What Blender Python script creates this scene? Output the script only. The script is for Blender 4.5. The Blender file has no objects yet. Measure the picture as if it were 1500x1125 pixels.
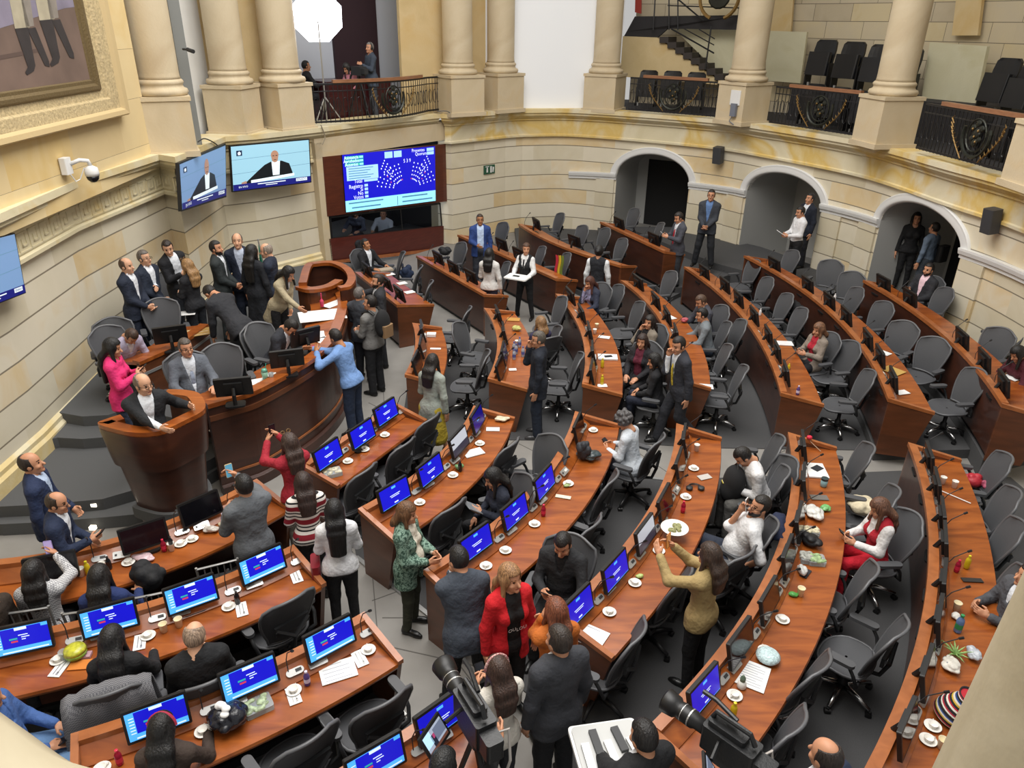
import bpy, bmesh, math, random
import numpy as np
from mathutils import Vector, Matrix
random.seed(7); RNG=np.random.RandomState(5)
SC=bpy.context.scene; COL=SC.collection
PI=math.pi
# ------------------------------------------------------------------ camera
F=1083.; HC=5.7
_n=np.array([717-750.,2787-562.5,F]); _n/=np.linalg.norm(_n)
_up=-_n; _fw=np.array([0,0,1.]); _f=_fw-_up*(_fw@_up); _f/=np.linalg.norm(_f)
_r=np.cross(_f,_up)
if _r[0]<0: _r=-_r
R=np.stack([_r,_f,_up])
def ray(px,py): return R@np.array([px-750.,py-562.5,F])
def P(px,py,z=0.):
    d=ray(px,py); t=(z-HC)/d[2]; return np.array([d[0]*t,d[1]*t,z])
def PL(px,py,a,b):
    d=ray(px,py); a=np.array(a,float)[:2]; b=np.array(b,float)[:2]; n=np.array([-(b-a)[1],(b-a)[0]])
    t=(n@a)/(n@d[:2]); return np.array([d[0]*t,d[1]*t,HC+d[2]*t])
cam=bpy.data.cameras.new('camera'); co=bpy.data.objects.new('camera',cam); COL.objects.link(co)
cam.sensor_width=36; cam.lens=F/1500*36; cam.clip_start=.05; cam.clip_end=200
_X=R@np.array([1,0,0.]); _Y=R@np.array([0,-1,0.]); _Z=R@np.array([0,0,-1.])
co.matrix_world=Matrix([[_X[0],_Y[0],_Z[0],0],[_X[1],_Y[1],_Z[1],0],[_X[2],_Y[2],_Z[2],HC],[0,0,0,1]])
SC.camera=co
# ------------------------------------------------------------------ materials
def lin(h):
    h=h.lstrip('#'); c=[int(h[i:i+2],16)/255 for i in (0,2,4)]
    return tuple(x/12.92 if x<=.04045 else ((x+.055)/1.055)**2.4 for x in c)+(1,)
MATS={}
def mat(name,col,rough=.6,metal=0,emit=0,noise=0,nscale=20,bump=0,bscale=60,bd=.01,spec=.5,alpha=None,trans=0,sheen=0,coat=0):
    key=(name,col,rough,metal,emit,noise,nscale,bump,bscale,trans)
    if key in MATS: return MATS[key]
    m=bpy.data.materials.new(name); m.use_nodes=True; nt=m.node_tree; N=nt.nodes; L=nt.links
    b=N['Principled BSDF']; c=lin(col)
    b.inputs['Base Color'].default_value=c; b.inputs['Roughness'].default_value=rough; b.inputs['Metallic'].default_value=metal
    b.inputs['Specular IOR Level'].default_value=spec; b.inputs['Coat Weight'].default_value=coat
    if trans: b.inputs['Transmission Weight'].default_value=trans; b.inputs['IOR'].default_value=1.2
    if emit: b.inputs['Emission Color'].default_value=c; b.inputs['Emission Strength'].default_value=emit
    if noise or bump:
        tc=N.new('ShaderNodeTexCoord')
    if noise:
        nz=N.new('ShaderNodeTexNoise'); nz.inputs['Scale'].default_value=nscale; nz.inputs['Detail'].default_value=4
        L.new(tc.outputs['Object'],nz.inputs['Vector'])
        rp=N.new('ShaderNodeValToRGB'); e=rp.color_ramp.elements
        e[0].position=.3; e[1].position=.7
        e[0].color=tuple(x*(1-noise) for x in c[:3])+(1,); e[1].color=tuple(min(1,x*(1+noise)) for x in c[:3])+(1,)
        L.new(nz.outputs['Fac'],rp.inputs['Fac']); L.new(rp.outputs['Color'],b.inputs['Base Color'])
    if bump:
        n2=N.new('ShaderNodeTexNoise'); n2.inputs['Scale'].default_value=bscale; n2.inputs['Detail'].default_value=3
        L.new(tc.outputs['Object'],n2.inputs['Vector'])
        bp=N.new('ShaderNodeBump'); bp.inputs['Strength'].default_value=bump; bp.inputs['Distance'].default_value=bd
        L.new(n2.outputs['Fac'],bp.inputs['Height']); L.new(bp.outputs['Normal'],b.inputs['Normal'])
    MATS[key]=m; return m
def hairmat(col):
    key=('hair',col)
    if key in MATS: return MATS[key]
    m=bpy.data.materials.new('hair_'+col[1:]); m.use_nodes=True; nt=m.node_tree; N=nt.nodes; L=nt.links; b=N['Principled BSDF']; c=lin(col)
    tc=N.new('ShaderNodeTexCoord'); mp=N.new('ShaderNodeMapping'); mp.inputs['Scale'].default_value=(85,85,7); L.new(tc.outputs['Object'],mp.inputs['Vector'])
    nz=N.new('ShaderNodeTexNoise'); nz.inputs['Scale'].default_value=1; nz.inputs['Detail'].default_value=3; L.new(mp.outputs['Vector'],nz.inputs['Vector'])
    rp=N.new('ShaderNodeValToRGB'); e=rp.color_ramp.elements; e[0].position=.35; e[1].position=.7; e[0].color=tuple(x*.6 for x in c[:3])+(1,); e[1].color=tuple(min(1,x*1.7+.004) for x in c[:3])+(1,)
    L.new(nz.outputs['Fac'],rp.inputs['Fac']); L.new(rp.outputs['Color'],b.inputs['Base Color'])
    bp=N.new('ShaderNodeBump'); bp.inputs['Strength'].default_value=.7; bp.inputs['Distance'].default_value=.012; L.new(nz.outputs['Fac'],bp.inputs['Height']); L.new(bp.outputs['Normal'],b.inputs['Normal'])
    b.inputs['Roughness'].default_value=.5; MATS[key]=m; return m
def wood(name,c1,c2,rough=.28,scale=(2,2,14),coat=.3):
    m=bpy.data.materials.new(name); m.use_nodes=True; nt=m.node_tree; N=nt.nodes; L=nt.links; b=N['Principled BSDF']
    tc=N.new('ShaderNodeTexCoord'); mp=N.new('ShaderNodeMapping'); mp.inputs['Scale'].default_value=scale
    L.new(tc.outputs['Object'],mp.inputs['Vector'])
    nz=N.new('ShaderNodeTexNoise'); nz.inputs['Scale'].default_value=1.6; nz.inputs['Detail'].default_value=6; nz.inputs['Distortion'].default_value=.8
    L.new(mp.outputs['Vector'],nz.inputs['Vector'])
    rp=N.new('ShaderNodeValToRGB'); e=rp.color_ramp.elements; e[0].position=.3; e[1].position=.72; e[0].color=lin(c1); e[1].color=lin(c2)
    L.new(nz.outputs['Fac'],rp.inputs['Fac']); L.new(rp.outputs['Color'],b.inputs['Base Color'])
    b.inputs['Roughness'].default_value=rough; b.inputs['Coat Weight'].default_value=coat; b.inputs['Coat Roughness'].default_value=.15
    return m
def stone(name,bw,bh,cols,groove=(.55,.5,.42),gw=.03,vg=.0,rough=.75):
    # blocks laid out in UV (u along the wall, v up, metres)
    m=bpy.data.materials.new(name); m.use_nodes=True; nt=m.node_tree; N=nt.nodes; L=nt.links; b=N['Principled BSDF']
    uv=N.new('ShaderNodeUVMap'); sp=N.new('ShaderNodeSeparateXYZ'); L.new(uv.outputs['UV'],sp.inputs[0])
    def M(op,a,bb=None):
        n=N.new('ShaderNodeMath'); n.operation=op
        for i,x in enumerate((a,bb)):
            if x is None: continue
            if isinstance(x,(int,float)): n.inputs[i].default_value=x
            else: L.new(x,n.inputs[i])
        return n.outputs[0]
    v=M('DIVIDE',sp.outputs[1],bh); row=M('FLOOR',v); fv=M('FRACT',v)
    off=M('MULTIPLY',M('FRACT',M('MULTIPLY',row,.37)),1.0)
    u=M('ADD',M('DIVIDE',sp.outputs[0],bw),off); cu=M('FLOOR',u); fu=M('FRACT',u)
    cv=N.new('ShaderNodeCombineXYZ'); L.new(cu,cv.inputs[0]); L.new(row,cv.inputs[1])
    wn=N.new('ShaderNodeTexWhiteNoise'); wn.noise_dimensions='2D'; L.new(cv.outputs[0],wn.inputs['Vector'])
    tc=N.new('ShaderNodeTexCoord')
    nz=N.new('ShaderNodeTexNoise'); nz.inputs['Scale'].default_value=1.3; nz.inputs['Detail'].default_value=7; nz.inputs['Distortion'].default_value=1.5
    L.new(tc.outputs['Object'],nz.inputs['Vector'])
    mix=M('ADD',M('MULTIPLY',wn.outputs['Value'],.62),M('MULTIPLY',nz.outputs['Fac'],.45))
    rp=N.new('ShaderNodeValToRGB'); els=rp.color_ramp.elements
    while len(els)<len(cols): els.new(.5)
    for i,(p,c) in enumerate(cols): els[i].position=p; els[i].color=lin(c)
    L.new(mix,rp.inputs['Fac'])
    g=M('LESS_THAN',M('ABSOLUTE',M('SUBTRACT',fv,.5)),.5-gw/bh/2)      # 1 inside the block
    if vg: g=M('MULTIPLY',g,M('LESS_THAN',M('ABSOLUTE',M('SUBTRACT',fu,.5)),.5-vg/bw/2))
    mx=N.new('ShaderNodeMix'); mx.data_type='RGBA'; mx.inputs['A'].default_value=(*[x*x*.6 for x in groove],1)
    L.new(g,mx.inputs['Factor']); L.new(rp.outputs['Color'],mx.inputs['B']); L.new(mx.outputs['Result'],b.inputs['Base Color'])
    bp=N.new('ShaderNodeBump'); bp.inputs['Strength'].default_value=.6; bp.inputs['Distance'].default_value=.02
    L.new(M('ADD',g,M('MULTIPLY',nz.outputs['Fac'],.12)),bp.inputs['Height']); L.new(bp.outputs['Normal'],b.inputs['Normal'])
    b.inputs['Roughness'].default_value=rough
    return m
WOODTOP=wood('polished_cherry_top','#783a15','#a45a24',.30,(1.2,6,5),.15)
WOODPAN=wood('dark_cherry_panel','#361d14','#4a281b',.38,(1,1,5))
WOODEND=wood('end_cherry_panel','#53301c','#6a3c23',.36,(1,1,5))
WOODRIM=wood('rim_cherry','#8c5029','#a86537',.35,(4,4,4))
STW=stone('sandstone_blocks',1.5,.42,[(.2,'#c9bea3'),(.42,'#d3cab3'),(.62,'#d9d0bb'),(.78,'#d5c19b'),(.95,'#cfb483')],groove=(.62,.57,.48),gw=.022)
STG=stone('gallery_blocks',1.1,.42,[(.2,'#b3a58a'),(.5,'#c3b69c'),(.8,'#cbbb96'),(.95,'#c2ae82')],gw=.015,vg=.012)
def stonep(name,cols,scale=1.2,bump=.3):
    m=bpy.data.materials.new(name); m.use_nodes=True; nt=m.node_tree; N=nt.nodes; L=nt.links; b=N['Principled BSDF']
    tc=N.new('ShaderNodeTexCoord'); nz=N.new('ShaderNodeTexNoise'); nz.inputs['Scale'].default_value=scale; nz.inputs['Detail'].default_value=8; nz.inputs['Distortion'].default_value=1.2
    L.new(tc.outputs['Object'],nz.inputs['Vector']); rp=N.new('ShaderNodeValToRGB'); els=rp.color_ramp.elements
    while len(els)<len(cols): els.new(.5)
    for i,(p,c) in enumerate(cols): els[i].position=p; els[i].color=lin(c)
    L.new(nz.outputs['Fac'],rp.inputs['Fac']); L.new(rp.outputs['Color'],b.inputs['Base Color'])
    n2=N.new('ShaderNodeTexNoise'); n2.inputs['Scale'].default_value=25; L.new(tc.outputs['Object'],n2.inputs['Vector'])
    bp=N.new('ShaderNodeBump'); bp.inputs['Strength'].default_value=bump; bp.inputs['Distance'].default_value=.01
    L.new(n2.outputs['Fac'],bp.inputs['Height']); L.new(bp.outputs['Normal'],b.inputs['Normal'])
    b.inputs['Roughness'].default_value=.7; return m
CORN=stonep('cornice_stone',[(.3,'#cfc4a0'),(.48,'#d8cdac'),(.62,'#d3bd86'),(.75,'#d9c89c')],.9)
COLM=stonep('column_stone',[(.3,'#b7a485'),(.5,'#c4b496'),(.7,'#cdbfa4')],.8)
PEDM=stonep('pedestal_stone',[(.3,'#bfae8e'),(.5,'#c9b99b'),(.75,'#c8ae80')],.8)
YELL=stonep('yellow_stone',[(.3,'#c4ac7c'),(.5,'#cfb88a'),(.7,'#c9aa70')],.7)
PLAST=mat('white_plaster','#d9d9d6',.7,noise=.03,nscale=2)
WHITE=mat('white_trim','#dcdcda',.45)
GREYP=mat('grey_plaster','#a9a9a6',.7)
CARPET=mat('dark_grey_carpet','#474748',.95,noise=.18,nscale=180,bump=.4,bscale=400)
TILE=mat('grey_floor_tile','#87847f',.55,noise=.08,nscale=3)
BLACK=mat('black_plastic','#141415',.45)
DARKG=mat('dark_grey_plastic','#2b2c2e',.5)
MESHG=mat('grey_mesh_fabric','#48494c',.7,noise=.12,nscale=300,bump=.3,bscale=500)
FRAMEG=mat('graphite_frame','#5a5b5e',.4)
ARMG=mat('soft_armrest','#4a4b4e',.55)
CHROME=mat('polished_aluminium','#c2c2c2',.25,metal=1)
SILVER=mat('brushed_silver','#b6b6b4',.4,metal=.7)
PAPER=mat('white_paper','#e8e8e6',.8)
CUPW=mat('white_cup','#e6e3dc',.5)
CREAM=mat('cream_paper_cup','#e2d7b6',.6)
IRON=mat('black_iron','#17171a',.45)
GOLD=mat('gilded','#86693a',.5,metal=.5)
# ------------------------------------------------------------------ mesh helpers
def link(name,me,mats=None,parent=None,smooth=False):
    o=bpy.data.objects.new(name,me); COL.objects.link(o)
    if mats is not None:
        for m in (mats if isinstance(mats,(list,tuple)) else [mats]): me.materials.append(m)
    if smooth:
        me.polygons.foreach_set('use_smooth',[True]*len(me.polygons))
    if parent: o.parent=parent
    return o
class MB:
    """collects verts / faces / material indices for ONE mesh"""
    def __init__(s): s.v=[]; s.f=[]; s.m=[]; s.uv=None
    def add(s,vs,fs,mi=0):
        n=len(s.v); s.v+= [tuple(map(float,q)) for q in vs]; s.f+=[tuple(i+n for i in f) for f in fs]; s.m+=[mi]*len(fs); return s
    def box(s,c,d,rz=0,mi=0,tilt=0,M=None):
        x,y,z=[q/2 for q in d]; vs=[Vector((a*x,b*y,e*z)) for a in(-1,1) for b in(-1,1) for e in(-1,1)]
        T=Matrix.Translation(Vector(tuple(map(float,c))))@Matrix.Rotation(rz,4,'Z')@Matrix.Rotation(tilt,4,'X')
        if M is not None: T=M@T
        vs=[T@q for q in vs]
        return s.add(vs,[(0,1,3,2),(4,6,7,5),(0,4,5,1),(2,3,7,6),(0,2,6,4),(1,5,7,3)],mi)
    def rbox(s,c,d,r=.02,rz=0,mi=0,tilt=0,n=3,M=None):
        # box with corners rounded in plan (local xy)
        x,y,z=[q/2 for q in d]; r=min(r,x*.98,y*.98); pts=[]
        for (cx,cy,a0) in ((x-r,y-r,0),(-x+r,y-r,PI/2),(-x+r,-y+r,PI),(x-r,-y+r,1.5*PI)):
            for k in range(n+1):
                a=a0+PI/2*k/n; pts.append((cx+r*math.cos(a),cy+r*math.sin(a)))
        T=Matrix.Translation(Vector(tuple(map(float,c))))@Matrix.Rotation(rz,4,'Z')@Matrix.Rotation(tilt,4,'X')
        if M is not None: T=M@T
        k=len(pts); vs=[T@Vector((p[0],p[1],-z)) for p in pts]+[T@Vector((p[0],p[1],z)) for p in pts]
        fs=[tuple(range(k))[::-1],tuple(range(k,2*k))]+[(i,(i+1)%k,k+(i+1)%k,k+i) for i in range(k)]
        return s.add(vs,fs,mi)
    def tube(s,pts,r,n=8,mi=0,cap=True,closed=False):
        pts=[Vector(tuple(map(float,p))) for p in pts]; m=len(pts); rr=r if isinstance(r,(list,tuple)) else [r]*m
        rings=[]; prev=None
        for i,p in enumerate(pts):
            a=pts[(i-1)%m] if (i>0 or closed) else p; b=pts[(i+1)%m] if (i<m-1 or closed) else p
            d=(b-a); d=d.normalized() if d.length>1e-9 else Vector((0,0,1))
            if prev is None:
                u=d.orthogonal().normalized()
            else:
                u=prev-d*prev.dot(d); u=u.normalized() if u.length>1e-6 else d.orthogonal().normalized()
            prev=u; w=d.cross(u)
            rings.append([p+(u*math.cos(2*PI*k/n)+w*math.sin(2*PI*k/n))*rr[i] for k in range(n)])
        vs=[q for ring in rings for q in ring]; fs=[]
        for i in range(m if closed else m-1):
            j=(i+1)%m
            for k in range(n):
                fs.append((i*n+k,i*n+(k+1)%n,j*n+(k+1)%n,j*n+k))
        if cap and not closed:
            fs.append(tuple(range(n))[::-1]); fs.append(tuple((m-1)*n+k for k in range(n)))
        return s.add(vs,fs,mi)
    def lathe(s,prof,c=(0,0,0),n=20,mi=0,M=None,cap=True):
        vs=[]; fs=[]; c=Vector(tuple(map(float,c)))
        for (r,z) in prof:
            for k in range(n):
                q=Vector((r*math.cos(2*PI*k/n),r*math.sin(2*PI*k/n),z))
                vs.append((M@q if M is not None else q)+c)
        for i in range(len(prof)-1):
            for k in range(n): fs.append((i*n+k,i*n+(k+1)%n,(i+1)*n+(k+1)%n,(i+1)*n+k))
        if cap:
            fs.append(tuple(range(n))[::-1]); fs.append(tuple((len(prof)-1)*n+k for k in range(n)))
        return s.add(vs,fs,mi)
    def grid(s,rows,mi=0,closed=False):
        # rows: list of equal-length point lists
        n=len(rows[0]); vs=[p for r in rows for p in r]; fs=[]
        for i in range(len(rows)-1):
            for k in range(n if closed else n-1):
                fs.append((i*n+k,i*n+(k+1)%n,(i+1)*n+(k+1)%n,(i+1)*n+k))
        return s.add(vs,fs,mi)
    def poly(s,pts,z0,z1,mi=0):
        # prism from plan outline
        k=len(pts); vs=[(p[0],p[1],z0) for p in pts]+[(p[0],p[1],z1) for p in pts]
        return s.add(vs,[tuple(range(k))[::-1],tuple(range(k,2*k))]+[(i,(i+1)%k,k+(i+1)%k,k+i) for i in range(k)],mi)
    def mesh(s,name):
        me=bpy.data.meshes.new(name); me.from_pydata(s.v,[],s.f)
        if any(s.m): me.polygons.foreach_set('material_index',s.m)
        me.update(); return me
    def build(s,name,mats,parent=None,smooth=False,fix=True,auto=False):
        me=s.mesh(name)
        if fix:
            bm=bmesh.new(); bm.from_mesh(me); bmesh.ops.recalc_face_normals(bm,faces=bm.faces); bm.to_mesh(me); bm.free()
        o=link(name,me,mats,parent,smooth or auto)
        if auto:
            me.set_sharp_from_angle(angle=math.radians(38))
        return o
def offset(path,d):
    """offset a plan polyline to its left by d (mitred)"""
    p=np.array(path,float)[:,:2]; t=np.diff(p,axis=0); t/=np.linalg.norm(t,axis=1)[:,None]
    n=np.c_[-t[:,1],t[:,0]]; out=[]
    for i in range(len(p)):
        if i==0: out.append(p[i]+n[0]*d)
        elif i==len(p)-1: out.append(p[i]+n[-1]*d)
        else:
            b=n[i-1]+n[i]; b/=max(1e-6,np.linalg.norm(b)); c=max(.35,b@n[i]); out.append(p[i]+b*d/c)
    return np.array(out)
def sweep(path,section,mi=0,mb=None,zs=None,cap=True):
    """section: list of (d,z), d = offset to the LEFT of path; closed outline"""
    mb=mb or MB(); m=len(path); k=len(section); cols=[offset(path,d) for d,z in section]; vs=[]
    for i in range(m):
        for j,(d,z) in enumerate(section): vs.append((cols[j][i][0],cols[j][i][1],z+(zs[i] if zs is not None else 0)))
    fs=[]
    for i in range(m-1):
        for j in range(k): fs.append((i*k+j,i*k+(j+1)%k,(i+1)*k+(j+1)%k,(i+1)*k+j))
    if cap: fs.append(tuple(range(k))); fs.append(tuple((m-1)*k+j for j in range(k))[::-1])
    return mb.add(vs,fs,mi)
def smoothp(pts,n=24,deg=2):
    p=np.array(pts,float); t=np.r_[0,np.cumsum(np.linalg.norm(np.diff(p,axis=0),axis=1))]; t/=t[-1]
    deg=min(deg,len(p)-1); u=np.linspace(0,1,n)
    return np.c_[np.polyval(np.polyfit(t,p[:,0],deg),u),np.polyval(np.polyfit(t,p[:,1],deg),u)]
def catmull(pts,per=6):
    p=[np.array(q,float) for q in pts]; p=[2*p[0]-p[1]]+p+[2*p[-1]-p[-2]]; out=[]
    for i in range(1,len(p)-2):
        for k in range(per):
            t=k/per; a,b,c,d=p[i-1:i+3]
            out.append(.5*((2*b)+(-a+c)*t+(2*a-5*b+4*c-d)*t*t+(-a+3*b-3*c+d)*t**3))
    out.append(p[-2]); return np.array(out)
def tag(o,label=None,cat=None,group=None,kind=None):
    if label: o['label']=label
    if cat: o['category']=cat
    if group: o['group']=group
    if kind: o['kind']=kind
    return o
def struct(o): o['kind']='structure'; return o
def thing(name,loc,rz=0,label=None,cat=None,group=None):
    o=bpy.data.objects.new(name,None); COL.objects.link(o); o.empty_display_size=.1
    o.location=tuple(map(float,loc)); o.rotation_euler=(0,0,rz); return tag(o,label,cat,group)
def kids(o): return [c for c in KIDS.get(o.name,[])]
KIDS={}
def dup(root,loc,rz,label=None,cat=None,group=None,skip=()):
    """copy of a thing with its parts and sub-parts"""
    r=root.copy(); COL.objects.link(r); r.location=tuple(map(float,loc)); r.rotation_euler=(0,0,rz)
    def rec(src,dst):
        for ch in src.children:
            if ch.name.split('.')[0] in skip: continue
            c=ch.copy(); COL.objects.link(c); c.parent=dst; rec(ch,c)
    rec(root,r)
    for k in ('label','group'):
        if k in r: del r[k]
    return tag(r,label,cat,group)
ORD=['first','second','third','fourth','fifth','sixth','seventh','eighth','ninth','tenth','eleventh','twelfth']
def compass(d): return math.atan2(-d[0],d[1])   # rotation about Z that turns +Y onto d
# ------------------------------------------------------------------ the hall
CT=3.55
CORNPX=[(0,313,3.60),(120,261,3.60),(232,226,3.57),(256,230,3.57),(330,200,CT),(375,197,CT),(467,187,CT),
        (550,177,CT),(645,167,CT),(662,168,CT),(750,161,CT),(772,160,CT)]
cl=[P(x,y,z) for x,y,z in CORNPX]
CZ=[3.60]+[q[2] for q in cl]
left=[np.array([-6.0,3.0])]+[q[:2] for q in cl]
# right-hand curve: smooth
rpts=[P(x,y,z)[:2] for x,y,z in [(772,160,CT),(837,160,CT),(937,166,CT),(1050,175,CT),(1125,185,CT),(1262,207,3.53),(1387,240,3.50),(1500,272,3.46)]]+[np.array([8.1,9.0]),np.array([7.6,6.5])]
right=catmull(rpts,8)
bal=catmull(left[7:10],7)       # the balcony swells outwards
edge=np.array(left[:7]+list(bal)+left[10:13]+list(right[1:]))
EZ=np.interp(np.arange(len(edge)),[0,1,2,3,4,5,len(edge)-40,len(edge)-16],[3.60,3.60,3.60,3.57,3.57,CT,CT,3.46])
# wall face lies .3 m behind the cornice edge. the path runs left->far->right, so the hall is on its right (negative offset)
OV=.30
face_all=offset(edge,OV)
iB0=7; iB1=7+len(bal)-1        # balcony span in edge
def hitpath(px,py,path):
    d=ray(px,py); best=None
    for i in range(len(path)-1):
        a=path[i]; b=path[i+1]; e=b-a; den=d[0]*e[1]-d[1]*e[0]
        if abs(den)<1e-9: continue
        t=(a[0]*e[1]-a[1]*e[0])/den; u=(a[0]*d[1]-a[1]*d[0])/den
        if t>1e-4 and -1e-6<=u<=1+1e-6 and (best is None or t<best[0]):
            best=(t,i,u)
    if best is None: return None
    t,i,u=best; tn=(path[i+1]-path[i]); tn/=np.linalg.norm(tn)
    return np.array([d[0]*t,d[1]*t,HC+d[2]*t]),tn,np.array([tn[1],-tn[0]])   # point, tangent, inward normal
def arclen(path): return np.r_[0,np.cumsum(np.linalg.norm(np.diff(path,axis=0),axis=1))]
def atlen(path,s):
    L=arclen(path); return np.array([np.interp(s,L,path[:,0]),np.interp(s,L,path[:,1])])
def wallstrip(name,path,zb,ztop,m,z0uv=0,kind=True):
    """vertical wall along path; zb(s) gives the lower edge"""
    L=arclen(path); mb=MB(); vs=[]; uv=[]
    for i,(p,s) in enumerate(zip(path,L)):
        zt=ztop(s) if callable(ztop) else ztop
        vs+=[(p[0],p[1],zb(s)),(p[0],p[1],zt)]; uv+=[(s,zb(s)),(s,zt)]
    fs=[(2*i,2*i+2,2*i+3,2*i+1) for i in range(len(path)-1)]
    me=bpy.data.meshes.new(name); me.from_pydata(vs,[],fs); ul=me.uv_layers.new(name='UVMap')
    for l in me.loops: ul.data[l.index].uv=uv[l.vertex_index]
    me.update(); o=link(name,me,m)
    return struct(o)
zt=lambda s:3.2
# --- left wall up to the board recess
wl=face_all[:iB0+1]
wallstrip('wall_left',np.vstack([np.array([[-6.3,-1.5]]),wl]),lambda s:0,zt,STW)
# --- right wall from the pier beside the board, with the arches cut out
wr0=face_all[iB1:]
L0=arclen(wr0); S=np.linspace(0,L0[-1],420); corner=[l for i,l in enumerate(L0) if i<4]
S=np.unique(np.r_[S,corner]); wr=np.array([atlen(wr0,s) for s in S]); LW=arclen(wr)
ARCH=[((903,257),(957,226),(1010,270)),((1093,282),(1150,254),(1204,302)),((1289,325),(1345,297),(1411,368))]
arches=[]
for a,b,c in ARCH:
    ss=[]; zz=[]
    for q in (a,b,c):
        p,tn,nn=hitpath(*q,wr); i=np.argmin(np.linalg.norm(wr-p[:2],axis=1)); ss.append(LW[i]); zz.append(p[2])
    arches.append(dict(s0=ss[0],s1=ss[2],top=zz[1],zl=zz[0],zr=zz[2],sp=min(zz[0],zz[2])))
for A in arches: A['sp']=(A['zl']+A['zr'])/2 if A['top']-max(A['zl'],A['zr'])>.25 else A['top']-.6
def archz(A,s,grow=0):
    c=(A['s0']+A['s1'])/2; h=(A['s1']-A['s0'])/2+grow; r=A['top']-A['sp']+grow
    x=(s-c)/h
    return A['sp']+r*math.sqrt(max(0,1-x*x))
# refine sampling at arch jambs
ex=[]
for A in arches: ex+=[A['s0']-1e-4,A['s0']+1e-4,A['s1']-1e-4,A['s1']+1e-4]+list(np.linspace(A['s0'],A['s1'],33))
S2=np.unique(np.r_[LW,ex]); wr=np.array([atlen(wr,s) for s in S2]); LW=arclen(wr)
def zb(s):
    for A in arches:
        if A['s0']<s<A['s1']: return archz(A,s)
    return 0
wallstrip('wall_right',wr,zb,zt,STW)
# white mouldings round the arches, reveals, dim passages behind
for k,A in enumerate(arches):
    ang=np.linspace(0,PI,29); c=(A['s0']+A['s1'])/2; h=(A['s1']-A['s0'])/2; r=A['top']-A['sp']
    mb=MB(); rows=[]
    def pt(s,z,d):
        p=atlen(wr,s); q=atlen(wr,min(s+.05,LW[-1])); t=(q-p)/max(1e-6,np.linalg.norm(q-p)); n=np.array([t[1],-t[0]])
        return (p[0]+n[0]*d,p[1]+n[1]*d,z)
    for a in ang:
        row=[]
        for g,d in ((0,-.10),(0,.05),(.05,.09),(.12,.05),(.17,.07),(.19,.07),(.19,-.02)):
            row.append(pt(c-(h+g)*math.cos(a),A['sp']+(r+g)*math.sin(a),d))
        rows.append(row)
    mb.grid(rows); o=mb.build('trim_%d'%(k+1),WHITE,None,smooth=True); struct(o); tag(o,'white moulded archivolt around the %s arched opening'%ORD[k])
    # reveal + passage
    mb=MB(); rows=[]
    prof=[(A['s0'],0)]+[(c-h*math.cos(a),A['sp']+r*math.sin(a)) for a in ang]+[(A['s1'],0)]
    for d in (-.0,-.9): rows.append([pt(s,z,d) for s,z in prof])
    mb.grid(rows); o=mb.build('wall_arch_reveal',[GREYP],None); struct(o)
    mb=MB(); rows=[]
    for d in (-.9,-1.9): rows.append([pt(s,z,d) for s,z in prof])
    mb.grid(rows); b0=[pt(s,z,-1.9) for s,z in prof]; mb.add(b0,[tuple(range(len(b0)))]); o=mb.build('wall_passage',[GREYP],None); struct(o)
    dk=((.14,.98),(.62,1.0),(.05,.42))[k]; mb=MB(); sa=A['s0']+(A['s1']-A['s0'])*dk[0]; sb=A['s0']+(A['s1']-A['s0'])*dk[1]; zt_=A['sp']+.25
    vs=[pt(sa,.02,-1.86),pt(sb,.02,-1.86),pt(sb,zt_,-1.86),pt(sa,zt_,-1.86)]; mb.add(vs+[pt(sa,.02,-1.9),pt(sb,.02,-1.9),pt(sb,zt_,-1.9),pt(sa,zt_,-1.9)],[(0,1,2,3),(4,7,6,5),(0,4,5,1),(1,5,6,2),(2,6,7,3),(3,7,4,0)]); o=mb.build('doorway_shade_%d'%(k+1),[mat('doorway_dark','#0a0a0c',.7)]); struct(o)  # black sheet standing in for the shade of an open doorway
    A['pt']=pt; A['c']=c; A['h']=h
    mb=MB(); mb.add([pt(A['s0'],.02,0),pt(A['s1'],.02,0),pt(A['s1'],.02,-2.6),pt(A['s0'],.02,-2.6)],[(0,1,2,3)]); struct(mb.build('floor_passage',[TILE]))
# white impost mouldings between arches
imp=[]
p,_,_=hitpath(833,255,wr); s_start=LW[np.argmin(np.linalg.norm(wr-p[:2],axis=1))]
spans=[(s_start,arches[0]['s0'],p[2]+.02,arches[0]['zl'])]+[(arches[i]['s1'],arches[i+1]['s0'],arches[i]['zr'],arches[i+1]['zl']) for i in (0,1)]+[(arches[2]['s1'],LW[-1]-1,arches[2]['zr'],arches[2]['zr']+.1)]
for k,(a,b,z0,z1) in enumerate(spans):
    ss=np.linspace(a,b,20); path=[atlen(wr,s) for s in ss]
    o=sweep(path,[(.02,-.12),(-.05,-.12),(-.05,-.06),(-.09,-.04),(-.11,.03),(-.11,.07),(.02,.07)],zs=np.linspace(z0,z1,20)).build('trim_%d'%(k+4),WHITE); struct(o); tag(o,'white impost moulding on the stone wall, %s from the left'%ORD[k])
# stone pilaster jambs beside each arch (projecting)
for A in arches:
    for (a,b) in ((A['s0']-.62,A['s0']-.06),(A['s1']+.06,A['s1']+.62)):
        ss=np.linspace(a,b,5); path=np.array([atlen(wr,s) for s in ss]); zz=A['zl'] if a<A['s0'] else A['zr']
        me=sweep(path,[(0,0),(-.05,0),(-.05,zz-.12),(0,zz-.12)]).mesh('wall_pilaster')
        ul=me.uv_layers.new(name='UVMap')
        for l in me.loops:
            v=me.vertices[l.vertex_index].co; ul.data[l.index].uv=(a+ (v.x+v.y)*.3, v.z)
        struct(link('wall_pilaster',me,STW))
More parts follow.
